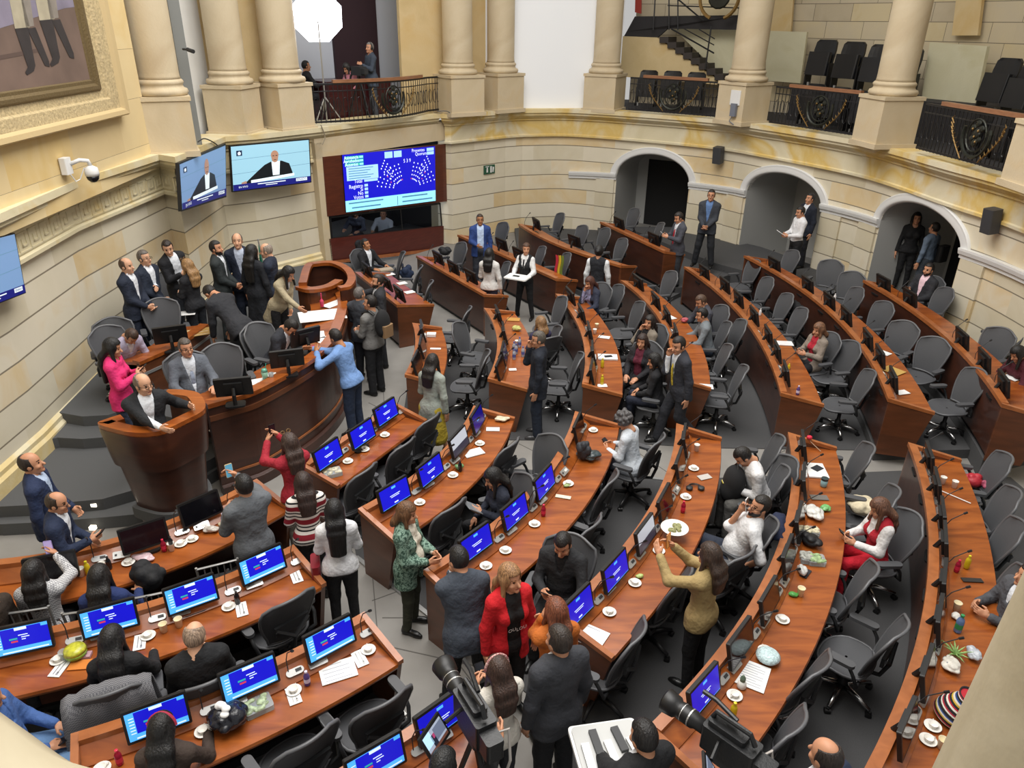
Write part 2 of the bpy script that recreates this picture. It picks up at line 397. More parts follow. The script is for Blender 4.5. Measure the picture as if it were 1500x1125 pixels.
# --- cornice
csec=[(.6,0),(0,0),(0,-.10),(.05,-.13),(.05,-.17),(.13,-.24),(.19,-.27),(.19,-.31),(.24,-.33),(.24,-.70),(.205,-.72),(.205,-.77),(.31,-.77),(.6,-.4)]
cornpath=edge
def corn(name,i0,i1,sec=csec,dz=0):
    p=edge[i0:i1+1]; return struct(sweep(p,sec,zs=EZ[i0:i1+1]+dz).build(name,CORN,auto=True))
corn('trim_8',0,iB0); 
csb=[(1.0,0),(0,0),(0,-.10),(.05,-.13),(.05,-.17),(.13,-.24),(.19,-.27),(.19,-.31),(.24,-.33),(.24,-.62),(.18,-.66),(.18,-.70),(1.0,-.70)]
corn('trim_9',iB0,iB1,csb); CORN2=stonep('marbled_cornice_stone',[(.3,'#cfc4a2'),(.47,'#d9cfb2'),(.58,'#d2b469'),(.68,'#dccb9c'),(.8,'#c9a85c')],.55)
struct(sweep(edge[iB1:],csec,zs=EZ[iB1:]).build('trim_10',CORN2,auto=True))
# carved key pattern on the frieze: raised strips
def keyband(name,path,zs,d,z0,h,step):
    L=arclen(path); mb=MB(); n=int(L[-1]/step); th=.022
    glyph=[((0,0),(0,1)),((0,1),(.75,1)),((.75,1),(.75,.3)),((.75,.3),(.35,.3)),((.35,.3),(.35,.65)),((0,0),(1,0))]
    for i in range(n):
        s=(i+.5)*step; p=atlen(path,s); q=atlen(path,s+.03); t=q-p; nn=np.linalg.norm(t)
        if nn<1e-6: continue
        t/=nn; nm=np.array([t[1],-t[0]]); zz=np.interp(s,L,zs)
        for (a,b) in glyph:
            x0,x1=sorted((a[0],b[0])); y0,y1=sorted((a[1],b[1])); w=step*.92
            cx=((x0+x1)/2-.5)*w; cz=z0+((y0+y1)/2)*h
            c=(p[0]+t[0]*cx+nm[0]*d,p[1]+t[1]*cx+nm[1]*d,zz+cz)
            mb.box(c,((x1-x0)*w+th,.02,(y1-y0)*h+th),rz=math.atan2(t[1],t[0]))
    return struct(mb.build(name,CORN))
fr=offset(edge,.24)
keyband('trim_11',fr[0:iB0+1],EZ[0:iB0+1],.004,-.66,.24,.30)
keyband('trim_12',fr[iB0:iB1+1],EZ[iB0:iB1+1],.004,-.58,.2,.30)
# left plinth
pl=face_all[:iB0+1]; struct(sweep(np.vstack([[[-6.3,-1.5]],pl]),[(0,0),(-.09,0),(-.09,.52),(-.05,.56),(-.05,.62),(0,.66)],zs=None).build('baseboard_left',STW if False else CORN))
# --- board recess wall, behind the balcony
BQ0,BQ1=offset([edge[iB0],edge[iB1]],.12)
BP0=PL(473,230,BQ0,BQ1)[:2]; BP1=PL(661,210,BQ0,BQ1)[:2]
bt=(BP1-BP0)/np.linalg.norm(BP1-BP0); bn=np.array([bt[1],-bt[0]]); BL=np.linalg.norm(BP1-BP0); BRZ=math.atan2(bt[1],bt[0])
def bpt(u,z,d=0): return (BP0[0]+bt[0]*u+bn[0]*d,BP0[1]+bt[1]*u+bn[1]*d,z)
def bhit(px,py,d=0):
    o=bn*d; q=PL(px,py,BP0+o,BP1+o); return (q[:2]-BP0-o)@bt,q[2]
mb=MB()
def bbox(mb,u0,u1,z0,z1,d0,d1,mi=0):
    return mb.box(bpt((u0+u1)/2,(z0+z1)/2,(d0+d1)/2),(u1-u0,d1-d0,z1-z0),rz=BRZ,mi=mi)
bbox(mb,-.2,0,0,3.2,-.5,-.0); bbox(mb,BL,BL+.6,0,3.2,-.5,-.0); bbox(mb,-.2,BL+.5,2.86,3.3,-.5,.0)
me=mb.mesh('wall_board'); struct(link('wall_board',me,PEDM))
# floor levels
FL=MB(); FL.add([(-9,-3,0),(9.5,-3,0),(11,12,0),(9,26,0),(-9,26,0)],[(0,1,2,3,4)])
o=FL.build('floor',TILE); struct(o)
# joints of the floor tiles
# carpet fields
def field(name,pts,z=.012,m=CARPET): 
    mb=MB(); mb.poly([tuple(map(float,p)) for p in pts],.0,z); return struct(mb.build(name,m))
cA=P(522,817)[:2]; cB=P(641,912)[:2]; dAB=(cB-cA)
field('floor_carpet_near_right',[cA,cA+dAB*2.2,(.3,2.2),(7.4,2.2),P(1480,700)[:2],P(1330,690)[:2],P(975,704)[:2],P(925,698)[:2],(-.2,8.95),(-1.2,9.0),(-1.6,8.7),(-2.0,7.6)])
cC=P(559,1013)[:2]; cD=P(580,1036)[:2]
field('floor_carpet_near_left',[(-6.2,6.6),(-4.6,6.3),(-3.5,6.75),(-2.9,6.6),(-2.0,5.9),cC,cC+(cD-cC)*6,(-.2,2.2),(-6.2,2.2)])
field('floor_carpet_middle',[(-1.7,9.75),(1.2,9.75),(3.0,9.6),(4.2,9.6),(6.0,9.6),(8,9.5),(8,15.2),(6.3,18.0),(5.0,19.0),(3.3,16.5),(1.9,15.0),(-.6,13.6),(-1.9,12.9)])
TIER={}
# metal nosings on the carpet edges
def nosing(a,b,name='trim_nosing'):
    a=np.array(a);b=np.array(b); d=b-a; mb=MB(); mb.box(((a+b)[0]/2,(a+b)[1]/2,.012),(np.linalg.norm(d),.05,.02),rz=math.atan2(d[1],d[0])); return struct(mb.build(name,SILVER))
nosing(cA,cB); nosing(P(925,698)[:2],P(975,704)[:2]); nosing(cC,cD+(cD-cC)*.6)
# tile joints, thin dark lines pressed in the floor
mb=MB(); JM=mat('floor_joint','#5d5a56',.8)
for (a,b) in [((545,835),(560,1010)),((560,905),(660,905)),((640,930),(700,1010)),((560,945),(760,990)),((655,985),(650,1030)),((600,860),(545,880)),((540,590),(640,640)),((560,540),(565,640)),((700,690),(760,640)),((760,650),(840,690)),((930,660),(990,700)),((1060,700),(1150,660)),((1240,690),(1330,720))]:
    p=P(*a)[:2]; q=P(*b)[:2]; d=q-p; mb.box(((p+q)[0]/2,(p+q)[1]/2,.0015),(np.linalg.norm(d),.012,.003),rz=math.atan2(d[1],d[0]))
struct(mb.build('trim_floor_joints',JM))
# --- dais: four carpeted risers between the rostrum and the left wall
rear=[(-2.6,13.6),(-2.4,16.2),(-4.4,16.6),(-6.0,15),(-6.4,12.5)]
front=[(-3.3,9.3),(-3.15,10.3),(-3.1,11.6),(-3.3,13)]
STEP=mat('dais_carpet','#525354',.95,noise=.15,nscale=200)
def arc(c,r,a0,a1,n=14): return [(c[0]+r*math.cos(a),c[1]+r*math.sin(a)) for a in np.linspace(a0,a1,n)]
def dais(z0,z1,pts): mb=MB(); mb.poly([tuple(map(float,p)) for p in pts],z0,z1); return struct(mb.build('floor_dais',STEP))
r1=[P(x,y,.17)[:2] for x,y in [(0,768),(60,765),(97,762),(150,758),(212,752),(240,748)]]
r2=[P(x,y,.33)[:2] for x,y in [(0,742),(60,739),(97,736),(150,731),(195,718),(215,705)]]
r3=[P(x,y,.49)[:2] for x,y in [(84,641),(120,643),(160,640),(185,630)]]
r4=[P(x,y,.65)[:2] for x,y in [(80,603),(120,610),(158,608),(190,598)]]
back=[(-3.7,9.2),(-3.3,9.9),(-3.1,11),(-3.0,12),(-2.9,13.2),(-2.7,16.4),(-4.4,16.8),(-6.2,15.4),(-6.6,12.5)]
dais(0,.17,list(r1)+[(-4.3,8.0)]+back+[(-6.7,7.3)])
dais(.17,.33,list(r2)+[(-4.35,8.1)]+back+[(-6.7,7.3)])
dais(.33,.49,list(r3)+[(-4.7,8.9),(-4.0,9.0)]+back+[(-6.7,8.5)])
dais(.49,.65,list(r4)+[(-4.7,9.1),(-4.0,9.0)]+back+[(-6.7,9.0)])
LAMP=mat('step_light','#fff6e0',.4,emit=3)
for i,(px,z) in enumerate([((136,773),.085),((138,739),.25),((140,646),.40),((144,614),.57)]):
    q=P(*px,z); mb=MB(); mb.box(q,(.07,.05,.045)); o=mb.build('step_light',LAMP)
    tag(o,'small square light set in the %s dais riser from the bottom'%ORD[i],'step light','lights in the dais steps')
# --- the gallery
gout=offset(edge,7.5); 
mb=MB(); e2=offset(edge,.5); k=len(edge)
GF=mat('dark_gallery_carpet','#2c2a2b',.9)
mb.add([(p[0],p[1],CT-.06) for p in e2]+[(p[0],p[1],CT-.06) for p in offset(edge,4.5)],[(i,i+1,k+i+1,k+i) for i in range(k-1)]); struct(mb.build('floor_gallery',GF))
# cornice top ledge stays stone (part of the section). wall of the painting, flush with the ledge
pw=[np.array([-6.2,1.0]),edge[1]+np.array([-.12,0]),edge[3]+np.array([-.14,.1])]
wallstrip('wall_left_upper',np.array(pw),lambda s:3.3,9.5,stone('smooth_ashlar',1.6,.75,[(.2,'#cdb688'),(.45,'#d6c092'),(.65,'#dcc798'),(.9,'#d3b67a')],gw=.004,vg=0))
# pier walls behind columns / windows
def vwall(name,a,b,z0,z1,m,th=.1):
    a=np.array(a,float)[:2]; b=np.array(b,float)[:2]; d=b-a; L=np.linalg.norm(d); mb=MB(); mb.box(((a+b)[0]/2,(a+b)[1]/2,(z0+z1)/2),(L,th,z1-z0),rz=math.atan2(d[1],d[0]))
    me=mb.mesh(name); ul=me.uv_layers.new(name='UVMap')
    t=d/L
    for l in me.loops:
        v=me.vertices[l.vertex_index].co; ul.data[l.index].uv=((v.x-a[0])*t[0]+(v.y-a[1])*t[1],v.z)
    return struct(link(name,me,m))
rad0=math.radians
# ------------- columns
def colm(px,zf,rz,seed,label,off=.5,w=.86,r=.35,hp=1.0):
    """px: where the pedestal's middle meets the ledge"""
    q,tn,nn=hitpath(px[0],px[1],edge) or (P(px[0],px[1],zf),None,None)
    p=P(px[0],px[1],zf)
    v=p[:2]/np.linalg.norm(p[:2]); c=np.array([p[0],p[1]])+v*off
    t=thing('column',(c[0],c[1],zf-.06),rz if rz is not None else math.atan2(nrm(p)[1],nrm(p)[0]),label,'column','stone columns of the gallery')
    mb=MB(); mb.box((0,0,.5*hp),(w,w,hp)); mb.box((0,0,.05),(w+.08,w+.08,.1)); mb.box((0,0,hp-.03),(w+.05,w+.05,.07)); mb.build('pedestal',PEDM,t)
    mb=MB(); mb.lathe([(r*1.18,0),(r*1.27,.02),(r*1.32,.06),(r*1.27,.11),(r*1.13,.13),(r*1.08,.17),(r*1.12,.19),(r*1.16,.22),(r*1.11,.25),(r*1.04,.27)],(0,0,hp),n=28); mb.build('column_base',COLM,t,smooth=True)
    mb=MB(); mb.lathe([(r*1.04,0),(r*1.01,.05),(r,.12),(r,1.5),(r*.93,4.5)],(0,0,hp+.27),n=28); mb.build('shaft',COLM,t,smooth=True)
    return t,c
def nrm(p):
    i=np.argmin(np.linalg.norm(edge-np.array(p[:2]),axis=1)); i=min(max(i,1),len(edge)-2)
    t=edge[i+1]-edge[i-1]; t/=np.linalg.norm(t); return np.array([t[1],-t[0]])
COLS=[((252,226),CT,'stone column at the corner beside the large framed painting'),
 ((348,197),CT,'stone column above the left wall screen, left one of a close pair'),
 ((422,191),CT,'stone column beside the bright studio light, right one of the close pair'),
 ((672,168),CT,'stone column right of the iron balcony above the voting board'),
 ((733,163),CT,'stone column left of the tall white blind'),
 ((884,163),CT,'stone column right of the tall white blind'),
 ((1084,182),CT,'stone column with a white socket box on its pedestal'),
 ((1290,216),CT,'stone column between the two right gallery bays with black seats'),
 ((1528,284),CT,'stone column cut by the right edge of the picture')]
colpos=[]
for i,(px,z,lb) in enumerate(COLS):
    n_=nrm(P(px[0],px[1],z)); a_=math.atan2(n_[1],n_[0])
    t,c=colm(px,z,a_+(rad0(38) if i==0 else 0),i,lb,w=(.84,.84,.86,1.0,.92,.92,.90,.86,.9)[i],r=(.35,.36,.38,.39,.37,.37,.40,.36,.38)[i],off=(.45,.5,.5,.6,.6,.62,.66,.70,.72)[i]); colpos.append(c)
# tall window with a white blind between columns 5 and 6, plaster strips elsewhere
BLIND=mat('white_roller_blind','#e4e6e8',.8,emit=.12)  # slight emission stands in for daylight coming through the blind
def back(i,j,d,name,z0,z1,m,e0=0,e1=0):
    a=colpos[i]-nrm(colpos[i])*d; b=colpos[j]-nrm(colpos[j])*d; t=(b-a)/np.linalg.norm(b-a); return vwall(name,a+t*e0,b-t*e1,z0,z1,m)
back(4,5,.35,'window_1',3.4,10,BLIND,-.2,-.3)
back(3,4,.55,'wall_back',3.4,10,YELL,-1.5,-.3)
back(0,1,.75,'wall_niche',3.4,10,PLAST,-.6,-.2)
vwall('wall_pier',colpos[0]+np.array([-.5,-.55]),colpos[0]+np.array([-.55,.55]),3.3,10,YELL)
back(1,2,.6,'wall_pair',3.4,10,YELL,-.55,-.5)
# grey pipe-like strip by the first column
vwall('trim_14',colpos[0]+np.array([.12,.62]),colpos[0]+np.array([.28,.72]),3.4,10,mat('grey_strip','#7d7f7c',.5))
# studio bay (between column 3 and column 4)
SA=colpos[2]; SB=colpos[3]; st=(SB-SA)/np.linalg.norm(SB-SA); sn=np.array([st[1],-st[0]]); SL=np.linalg.norm(SB-SA)
def sp(u,d,z=0): return (SA[0]+st[0]*u-sn[0]*d,SA[1]+st[1]*u-sn[1]*d,z)
SRZ=math.atan2(st[1],st[0])
def shit(px,py,d):
    o=-sn*d; q=PL(px,py,SA+o,SB+o); return (q[:2]-SA-o)@st,q[2]
u0,_=shit(488,60,2.4); u1,_=shit(552,60,2.4); u2,_=shit(598,60,2.4)
vwall('wall_studio_back',sp(-1.2,2.5),sp(SL+1.5,2.5),3.4,10,mat('pale_blue_plaster','#c3c8d2',.7))
vwall('wall_backdrop',sp(u0,2.4),sp(u1,2.4),3.4,10,mat('maroon_backdrop','#2f1b22',.8))
vwall('wall_studio_pier',sp(u2,1.7),sp(SL+.6,1.1),3.4,10,YELL,.15)
# right gallery backs: offset of the ledge
gr=offset(edge,3.6); i8=np.argmin(np.linalg.norm(edge-colpos[5],axis=1))
gb=gr[i8:]; wallstrip('wall_gallery',gb,lambda s:3.4,10,STG)
struct(vwall('wall_side',sp(SL+.5,.3),sp(SL+.5,3),3.4,10,YELL))
# ------------------------------------------------------------------ desks
CEN=np.array([-5.2,9.6])
def ptsz(px,z): return [P(x,y,z)[:2] for x,y in px]
DESK={}
RN={}
def desk(key,label,par,z=.90,width=.56,deg=2,n=26,extra=None,group='curved desks of the chamber',cen=CEN,zt=.74,ends=(1,1),flip=None,shelf=True,base=0):
    path=smoothp(ptsz(par,z+base) if not isinstance(par[0],np.ndarray) else par,n,deg)
    if extra: path=extra(path)
    mid=path[len(path)//2]; t=path[len(path)//2+1]-path[len(path)//2-1]; nl=np.array([-t[1],t[0]])
    side=1 if nl@(mid-cen)>0 else -1              # user side, away from the rostrum
    if flip: side*=-1
    if side<0: path=path[::-1]                    # now the user side is LEFT of the path
    c=path.mean(axis=0); org=(c[0],c[1],base); p=path-c
    t_=thing('curved_desk',org,0,label,'desk',group)
    W=width
    sweep(p,[(0,.08),(.05,.08),(.05,z-.05),(0,z-.05)]).build('front_panel',WOODPAN,t_)
    sweep(p,[(-.02,z-.055),(.075,z-.055),(.075,z),(-.02,z)]).build('rim',WOODRIM,t_)
    sweep(p,[(.04,0),(.09,0),(.09,.1),(.04,.1)]).build('plinth',BLACK,t_)
    if shelf: sweep(p,[(.05,zt-.02),(.20,zt-.02),(.20,zt+.015),(.05,z-.035)]).build('control_shelf',WOODTOP,t_)
    sweep(p,[(.05,zt-.05),(W,zt-.05),(W+.008,zt-.025),(W,zt),(.05,zt)]).build('desktop',WOODTOP,t_)
    for i,e in ((0,ends[0]),(len(p)-1,ends[1])):
        if not e: continue
        q=p[i]; tt=(p[1]-p[0]) if i==0 else (p[-1]-p[-2]); tt/=np.linalg.norm(tt); nn=np.array([-tt[1],tt[0]]); s=-1 if i==0 else 1
        a=np.array(q); mb=MB()
        def v(d,e,zz): u=a+nn*d+tt*s*e; return (u[0],u[1],zz)
        o=[(0,0),(W,0)]
        vs=[v(0.0,0,0.0),(v(W*.72,0,0.0)),v(W,0,zt-.02),v(0,0,z-.05),v(0,.045,0),v(W*.72,.045,0),v(W,.045,zt-.02),v(0,.045,z-.05)]
        mb.add(vs,[(0,1,2,3),(4,7,6,5),(0,4,5,1),(1,5,6,2),(2,6,7,3),(3,7,4,0)]); mb.build('end_panel',WOODEND,t_)
        mb=MB(); vs=[v(-.02,0,z-.055),v(W+.01,0,zt-.01),v(W+.01,0,zt+.035),v(-.02,0,z),v(-.02,.055,z-.055),v(W+.01,.055,zt-.01),v(W+.01,.055,zt+.035),v(-.02,.055,z)]
        mb.add(vs,[(0,1,2,3),(4,7,6,5),(0,4,5,1),(1,5,6,2),(2,6,7,3),(3,7,4,0)]); mb.build('end_rim',WOODRIM,t_)
    DESK[key]=dict(path=path,W=W,zt=zt,z=z,base=base); return t_
NR='curved wooden desk with '
G='curved desks of the chamber'
def ext(a,b):
    def f(p):
        q=p
        if a: d=q[0]-q[1]; d/=np.linalg.norm(d); q=np.vstack([q[0]+d*a,q])
        if b: d=q[-1]-q[-2]; d/=np.linalg.norm(d); q=np.vstack([q,q[-1]+d*b])
        return q
    return f
desk('R1','short curved desk with three blue screens, closest to the rostrum front',[(446,678),(500,644),(547,609),(577,592)],width=.52)
desk('R2','curved desk with five screens behind the short three-screen desk',[(530,742),(600,706),(637,669),(685,612),(696,597)],width=.56)
desk('R3','curved desk where the curly-haired person in white sits',[(630,833),(672,799),(709,780),(781,716),(813,668),(844,605)],width=.60)
desk('R4','curved desk where the man in the white T-shirt reclines',[(993,623),(983,675),(951,752),(900,816),(852,868)],width=.58,extra=ext(0,.35))
desk('R5','curved desk the woman in red trousers sits at',[(1157,636),(1160,725),(1135,821),(1094,895),(1045,968),(985,1030),(971,1048)],width=.60,extra=ext(0,.12))
desk('R6','long curved desk carrying a striped woven bag, outermost of the near right block',[(1334,651),(1355,722),(1364,787),(1361,843),(1345,950),(1321,1017),(1271,1124)],width=.62,extra=ext(0,.5))
desk('L1','curved desk below the podium with bottles, cups and a dark tilted screen',[(0,820),(112,804),(195,780),(272,754),(332,725)],width=.58,extra=ext(1.0,.35))
desk('L2','curved desk with four lit blue screens at the lower left',[(75,919),(128,908),(195,889),(240,877),(304,852),(355,835),(424,802)],width=.56,extra=ext(1.2,0))
desk('L3','curved desk with three lit blue screens and a dark plastic bag',[(120,1071),(188,1053),(266,1023),(331,998),(395,968),(450,943),(528,902)],width=.56,extra=ext(.02,0))
desk('L4','curved desk mostly hidden by the video camera at the bottom edge',[(523,1114),(575,1083),(663,1022)],width=.5,extra=ext(.3,0))
MC=np.array([-7.5,11.5])
desk('A','smallest curved desk, beside the woman in the mint grey coat',[(606,474),(609,505),(605,530),(595,546)],width=.50,cen=MC)
desk('B','curved desk crowded with bottles beside the man in the navy padded jacket',[(711,452),(729,492),(727,527),(717,552)],width=.58,cen=MC)
desk('C','curved desk with yellow bottles beside the three seated women in dark clothes',[(816,431),(847,473),(857,508),(855,560)],width=.58,cen=MC)
desk('D','curved desk behind the man in the dark suit with the yellow tie',[(912,411),(950,446),(978,486),(985,550)],width=.58,cen=MC,deg=2)
desk('E','curved desk in front of the woman with the red top and beige cardigan',[(1005,391),(1075,451),(1127,515),(1143,573)],width=.60,cen=MC)
desk('F','long curved desk with a brown envelope, second from the arched wall',[(1095,375),(1135,400),(1220,459),(1271,515),(1300,581)],width=.60,cen=MC,base=.15)
desk('G','long curved desk nearest the arched wall, under the third arch',[(1268,411),(1367,477),(1428,533),(1468,589)],width=.62,cen=MC,base=.30)
FC=np.array([-9,12])
desk('I','dark desk in front of the man in the blue suit',[(612,375),(671,409),(708,430)],width=.55,cen=FC)
desk('J','dark desk behind the waitress holding a tray',[(673,344),(740,375),(815,407)],width=.55,cen=FC,deg=1)
desk('K','dark desk behind the waiter in the black vest',[(761,328),(847,369),(908,388)],width=.55,cen=FC,base=.12)
desk('L','dark desk beside the man in grey reading his phone under the first arch',[(881,325),(925,345),(972,367)],width=.55,cen=FC,deg=1,base=.25)
desk('H','small secretary desk below the voting board',[(522,399),(552,421),(580,445)],width=.75,cen=FC,deg=1)
def nearest(key,xy):
    D=DESK[key]; p=D['path']; i=int(np.argmin(np.linalg.norm(p-np.array(xy)[:2],axis=1))); i=min(max(i,1),len(p)-2)
    t=p[i+1]-p[i-1]; t/=np.linalg.norm(t); return p[i],t,np.array([-t[1],t[0]])      # point on rim, tangent, normal to user side
# ------------------------------------------------------------------ rostrum (dais desk) and pulpits
RZT=1.38
rp=[P(x,y,RZT)[:2] for x,y in [(304,593),(340,583),(375,572),(425,546),(465,521),(490,497),(503,470),(509,443),(503,425)]]
rpath=catmull(rp,5)
# hall on the right of this path (it runs left->right round the front) so left is the users' side
c=rpath.mean(axis=0); p=rpath-c
ro=thing('rostrum_desk',(c[0],c[1],0),0,'big curved presidential desk of dark wood with an orange-brown top on the dais','desk')
sweep(p,[(.03,0),(.12,0),(.12,RZT-.05),(.03,RZT-.05)]).build('front_panel',WOODPAN,ro)
sweep(p,[(0,RZT-.06),(.62,RZT-.14),(.62,RZT-.10),(.16,RZT-.045),(.16,RZT),(0,RZT)]).build('desktop',WOODTOP,ro)
sweep(p,[(-.02,0),(.03,0),(.03,.16),(-.02,.14)]).build('plinth',WOODPAN,ro)
sweep(p,[(.015,.30),(.03,.30),(.03,.33),(.015,.33)]).build('lower_moulding',WOODRIM,ro)
sweep(p,[(.005,1.13),(.03,1.13),(.03,1.20),(.005,1.20)]).build('upper_moulding',WOODEND,ro)
sweep(p,[(.5,.65),(.55,.65),(.55,RZT-.14),(.5,RZT-.14)]).build('inner_panel',WOODPAN,ro)
# pulpit on the left
def pulpit(rimpx,z,center,rb,zb,label,open_a,tiers=True):
    rim=[P(x,y,z)[:2] for x,y in rimpx]; rim=catmull(rim,5); c=(rim.min(0)+rim.max(0))/2
    t=thing('pulpit',(c[0],c[1],0),0,label,'pulpit')
    r=rim-c
    rows=[]
    lev=[(1.0,z-.05),(1.0,z-.10),(.93,z-.45),(.90,z-.55),(.83,z-.56),(.72,.6),(.66,.12)] if tiers else [(1,z-.05),(1,z-.4),(.97,zb)]
    mb=MB(); mb.grid([[(q[0]*k*(1 if k>.95 else 1),q[1]*k,zz) for q in r] for k,zz in lev])
    mb.grid([[(q[0]*(k-.09),q[1]*(k-.09),zz) for q in r] for k,zz in lev])
    o=mb.build('body',WOODPAN,t,smooth=True,auto=True)
    off=offset(r,-.14) if np.linalg.norm(offset(r,-.14)).sum()<np.linalg.norm(r).sum() else offset(r,.14)
    mb=MB(); mb.grid([[(q[0],q[1],z-.06) for q in r],[(q[0],q[1],z) for q in r],[(q[0],q[1],z) for q in off],[(q[0],q[1],z-.06) for q in off],[(q[0],q[1],z-.06) for q in r]])
    k=len(r)
    for i in (0,k-1):
        a,b=r[i],off[i]; mb.add([(a[0],a[1],z-.06),(a[0],a[1],z),(b[0],b[1],z),(b[0],b[1],z-.06)],[(0,1,2,3)])
    mb.build('rim',WOODTOP,t)
    mb=MB(); q=[x*.62 for x in r]; mb.grid([[(x[0],x[1],0.02) for x in q],[(x[0],x[1],.12) for x in q]]); mb.build('plinth',WOODRIM,t)
    return t,rim
pl_,prim=pulpit([(176,607),(160,612),(143,620),(170,629),(200,634),(235,631),(270,616),(300,598),(293,577),(272,571),(246,570)],1.66,(-4.2,7.55),.5,0,'big rounded wooden pulpit with orange-brown rim where the bald speaker stands',None)
PC=np.array(pl_.location[:2]); mb=MB(); mb.poly([tuple(q) for q in (np.array(prim)-PC)*.8],.36,.50); mb.build('standing_floor',STEP,pl_)
mb=MB(); mb.rbox((.12,.02,1.35),(.62,.34,.03),.02,rz=.35,tilt=-.2); mb.build('reading_shelf',WOODPAN,pl_)
pr_,prim2=pulpit([(437,414),(446,388),(462,383),(490,382),(512,391),(521,405),(515,418),(499,422)],1.62,(-3.5,12.9),.5,.65,'round wooden pulpit ring on the right end of the dais',None,False)
mb=MB(); b2=[P(x,y,1.5)[:2] for x,y in [(438,423),(455,427),(480,423),(497,414)]]; b2=catmull(b2,5)-np.array(pr_.location[:2])
sweep(b2,[(-.03,.65),(.03,.65),(.03,1.5),(-.03,1.5)],mb=mb); mb.build('front_panel',WOODEND,pr_)
mb=MB(); sweep(b2,[(-.08,1.5),(.08,1.5),(.08,1.56),(-.08,1.56)],mb=mb); mb.build('front_rim',WOODTOP,pr_)
# second tier desk on the dais
q0=P(203,531,1.42)[:2]; q1=P(262,505,1.42)[:2]; q2=P(300,478,1.42)[:2]; d=q1-q0; q3=q1+(q2-q1)*1.1
t=thing('back_tier_desk',(q1[0],q1[1],0),0,'raised red-brown desk of the second row on the dais','desk')
pp=np.array([q0,q1,q3])-q1
sweep(pp,[(.0,.65),(.05,.65),(.05,1.40),(.0,1.40)]).build('front_panel',WOODEND,t)
sweep(pp,[(-.02,1.38),(.5,1.30),(.5,1.34),(.12,1.40),(.12,1.43),(-.02,1.43)]).build('desktop',WOODTOP,t)
sweep(pp,[(-.012,1.20),(.0,1.20),(.0,1.24),(-.012,1.24)]).build('inlay_strip',SILVER,t)
# ------------------------------------------------------------------ office chair
def make_chair():
    t=thing('office_chair',(0,0,0))
    # seat pan
    mb=MB(); n=20; top=[];
    def seatpt(a,k,z):
        x=math.cos(a); y=math.sin(a); e=2.6; r=(abs(x)**e+abs(y)**e)**(-1/e)
        px=x*r*.26*k*(1-.08*y); py=y*r*.235*k+.03; return (px,py,z-(.035*max(0,py-.1)/.16 if py>.1 else 0)-(0.02*max(0,-py-.1)))
    rows=[[seatpt(2*PI*i/n,k,z) for i in range(n)] for k,z in ((.86,.425),(1,.44),(1.02,.455),(.98,.472),(.90,.468),(.5,.455),(.05,.452))]
    mb.grid(rows,closed=True); seat_=mb.build('seat',MESHG,t,smooth=True)
    mb=MB(); mb.tube([seatpt(2*PI*i/24,1.0,.462) for i in range(24)],.014,6,closed=True); mb.build('seat_frame',FRAMEG,seat_,smooth=True)
    # back
    prof=[(.0,.19),(.12,.20),(.3,.235),(.55,.268),(.75,.275),(.9,.25),(1.0,.17)]
    def backpt(u,v,d=0):   # u -1..1, v 0..1
        w=np.interp(v,[a for a,b in prof],[b for a,b in prof]); x=u*w
        z=.50+.56*v-(.03*u*u if v>.9 else 0); y=-.20-.17*v-.035*math.sin(v*PI)*-1*.6+.055*u*u; return (x,y+d,z)
    mb=MB(); vs=np.linspace(0,1,9); us=np.linspace(-1,1,9)
    mb.grid([[backpt(u,v,.008) for u in us] for v in vs]); mb.grid([[backpt(u,v,-.008) for u in us] for v in vs])
    back_=mb.build('backrest',MESHG,t,smooth=True)
    loop=[backpt(-1,v) for v in vs]+[backpt(u,1) for u in us[1:-1]]+[backpt(1,v) for v in vs[::-1]]+[backpt(u,0) for u in us[::-1][1:-1]]
    mb=MB(); mb.tube(loop,.016,6,closed=True); mb.build('back_frame',FRAMEG,back_,smooth=True)
    mb=MB(); mb.box((0,-.285,.72),(.34,.03,.10)); mb.tube([(.0,-.13,.40),(0,-.27,.44),(0,-.32,.6),(-.16,-.30,.74)],.02,6); mb.tube([(0,-.32,.6),(.16,-.30,.74)],.02,6); mb.build('back_support',DARKG,back_)
    for s in (-1,1):
        mb=MB(); mb.rbox((s*.315,.02,.665),(.085,.27,.035),.04); o=mb.build('armrest',ARMG,t,auto=True)
        mb=MB(); mb.tube([(s*.2,-.16,.42),(s*.29,-.16,.44),(s*.315,-.12,.56),(s*.315,-.06,.65)],.018,6); mb.build('arm_post',DARKG,o,smooth=True)
    mb=MB(); mb.box((0,-.03,.40),(.22,.26,.07)); mb.build('mechanism',BLACK,t)
    mb=MB(); mb.lathe([(.045,.08),(.045,.2),(.028,.21),(.028,.38)],n=12); mb.build('gas_lift',DARKG,t,smooth=True)
    mb=MB()
    for k in range(5):
        a=PI/2+2*PI*k/5+.3; d=(math.cos(a),math.sin(a)); mb.tube([(d[0]*.03,d[1]*.03,.125),(d[0]*.18,d[1]*.18,.115),(d[0]*.31,d[1]*.31,.085)],[.034,.026,.018],8)
    star_=mb.build('star_base',BASEM,t,smooth=True)
    for k in range(5):
        a=PI/2+2*PI*k/5+.3; mb=MB(); c=(math.cos(a)*.31,math.sin(a)*.31,.03); Mx=Matrix.Rotation(a+.6,4,'Z')@Matrix.Rotation(PI/2,4,'X')
        mb.lathe([(.012,-.03),(.03,-.026),(.03,.026),(.012,.03)],c,n=10,M=Mx); mb.box((c[0],c[1],.062),(.03,.03,.025),rz=a); mb.build('caster',BLACK,star_)
    return t
BASEM=CHROME; chairL=make_chair(); 
BASEM=mat('black_base','#232325',.4); chairB=make_chair()
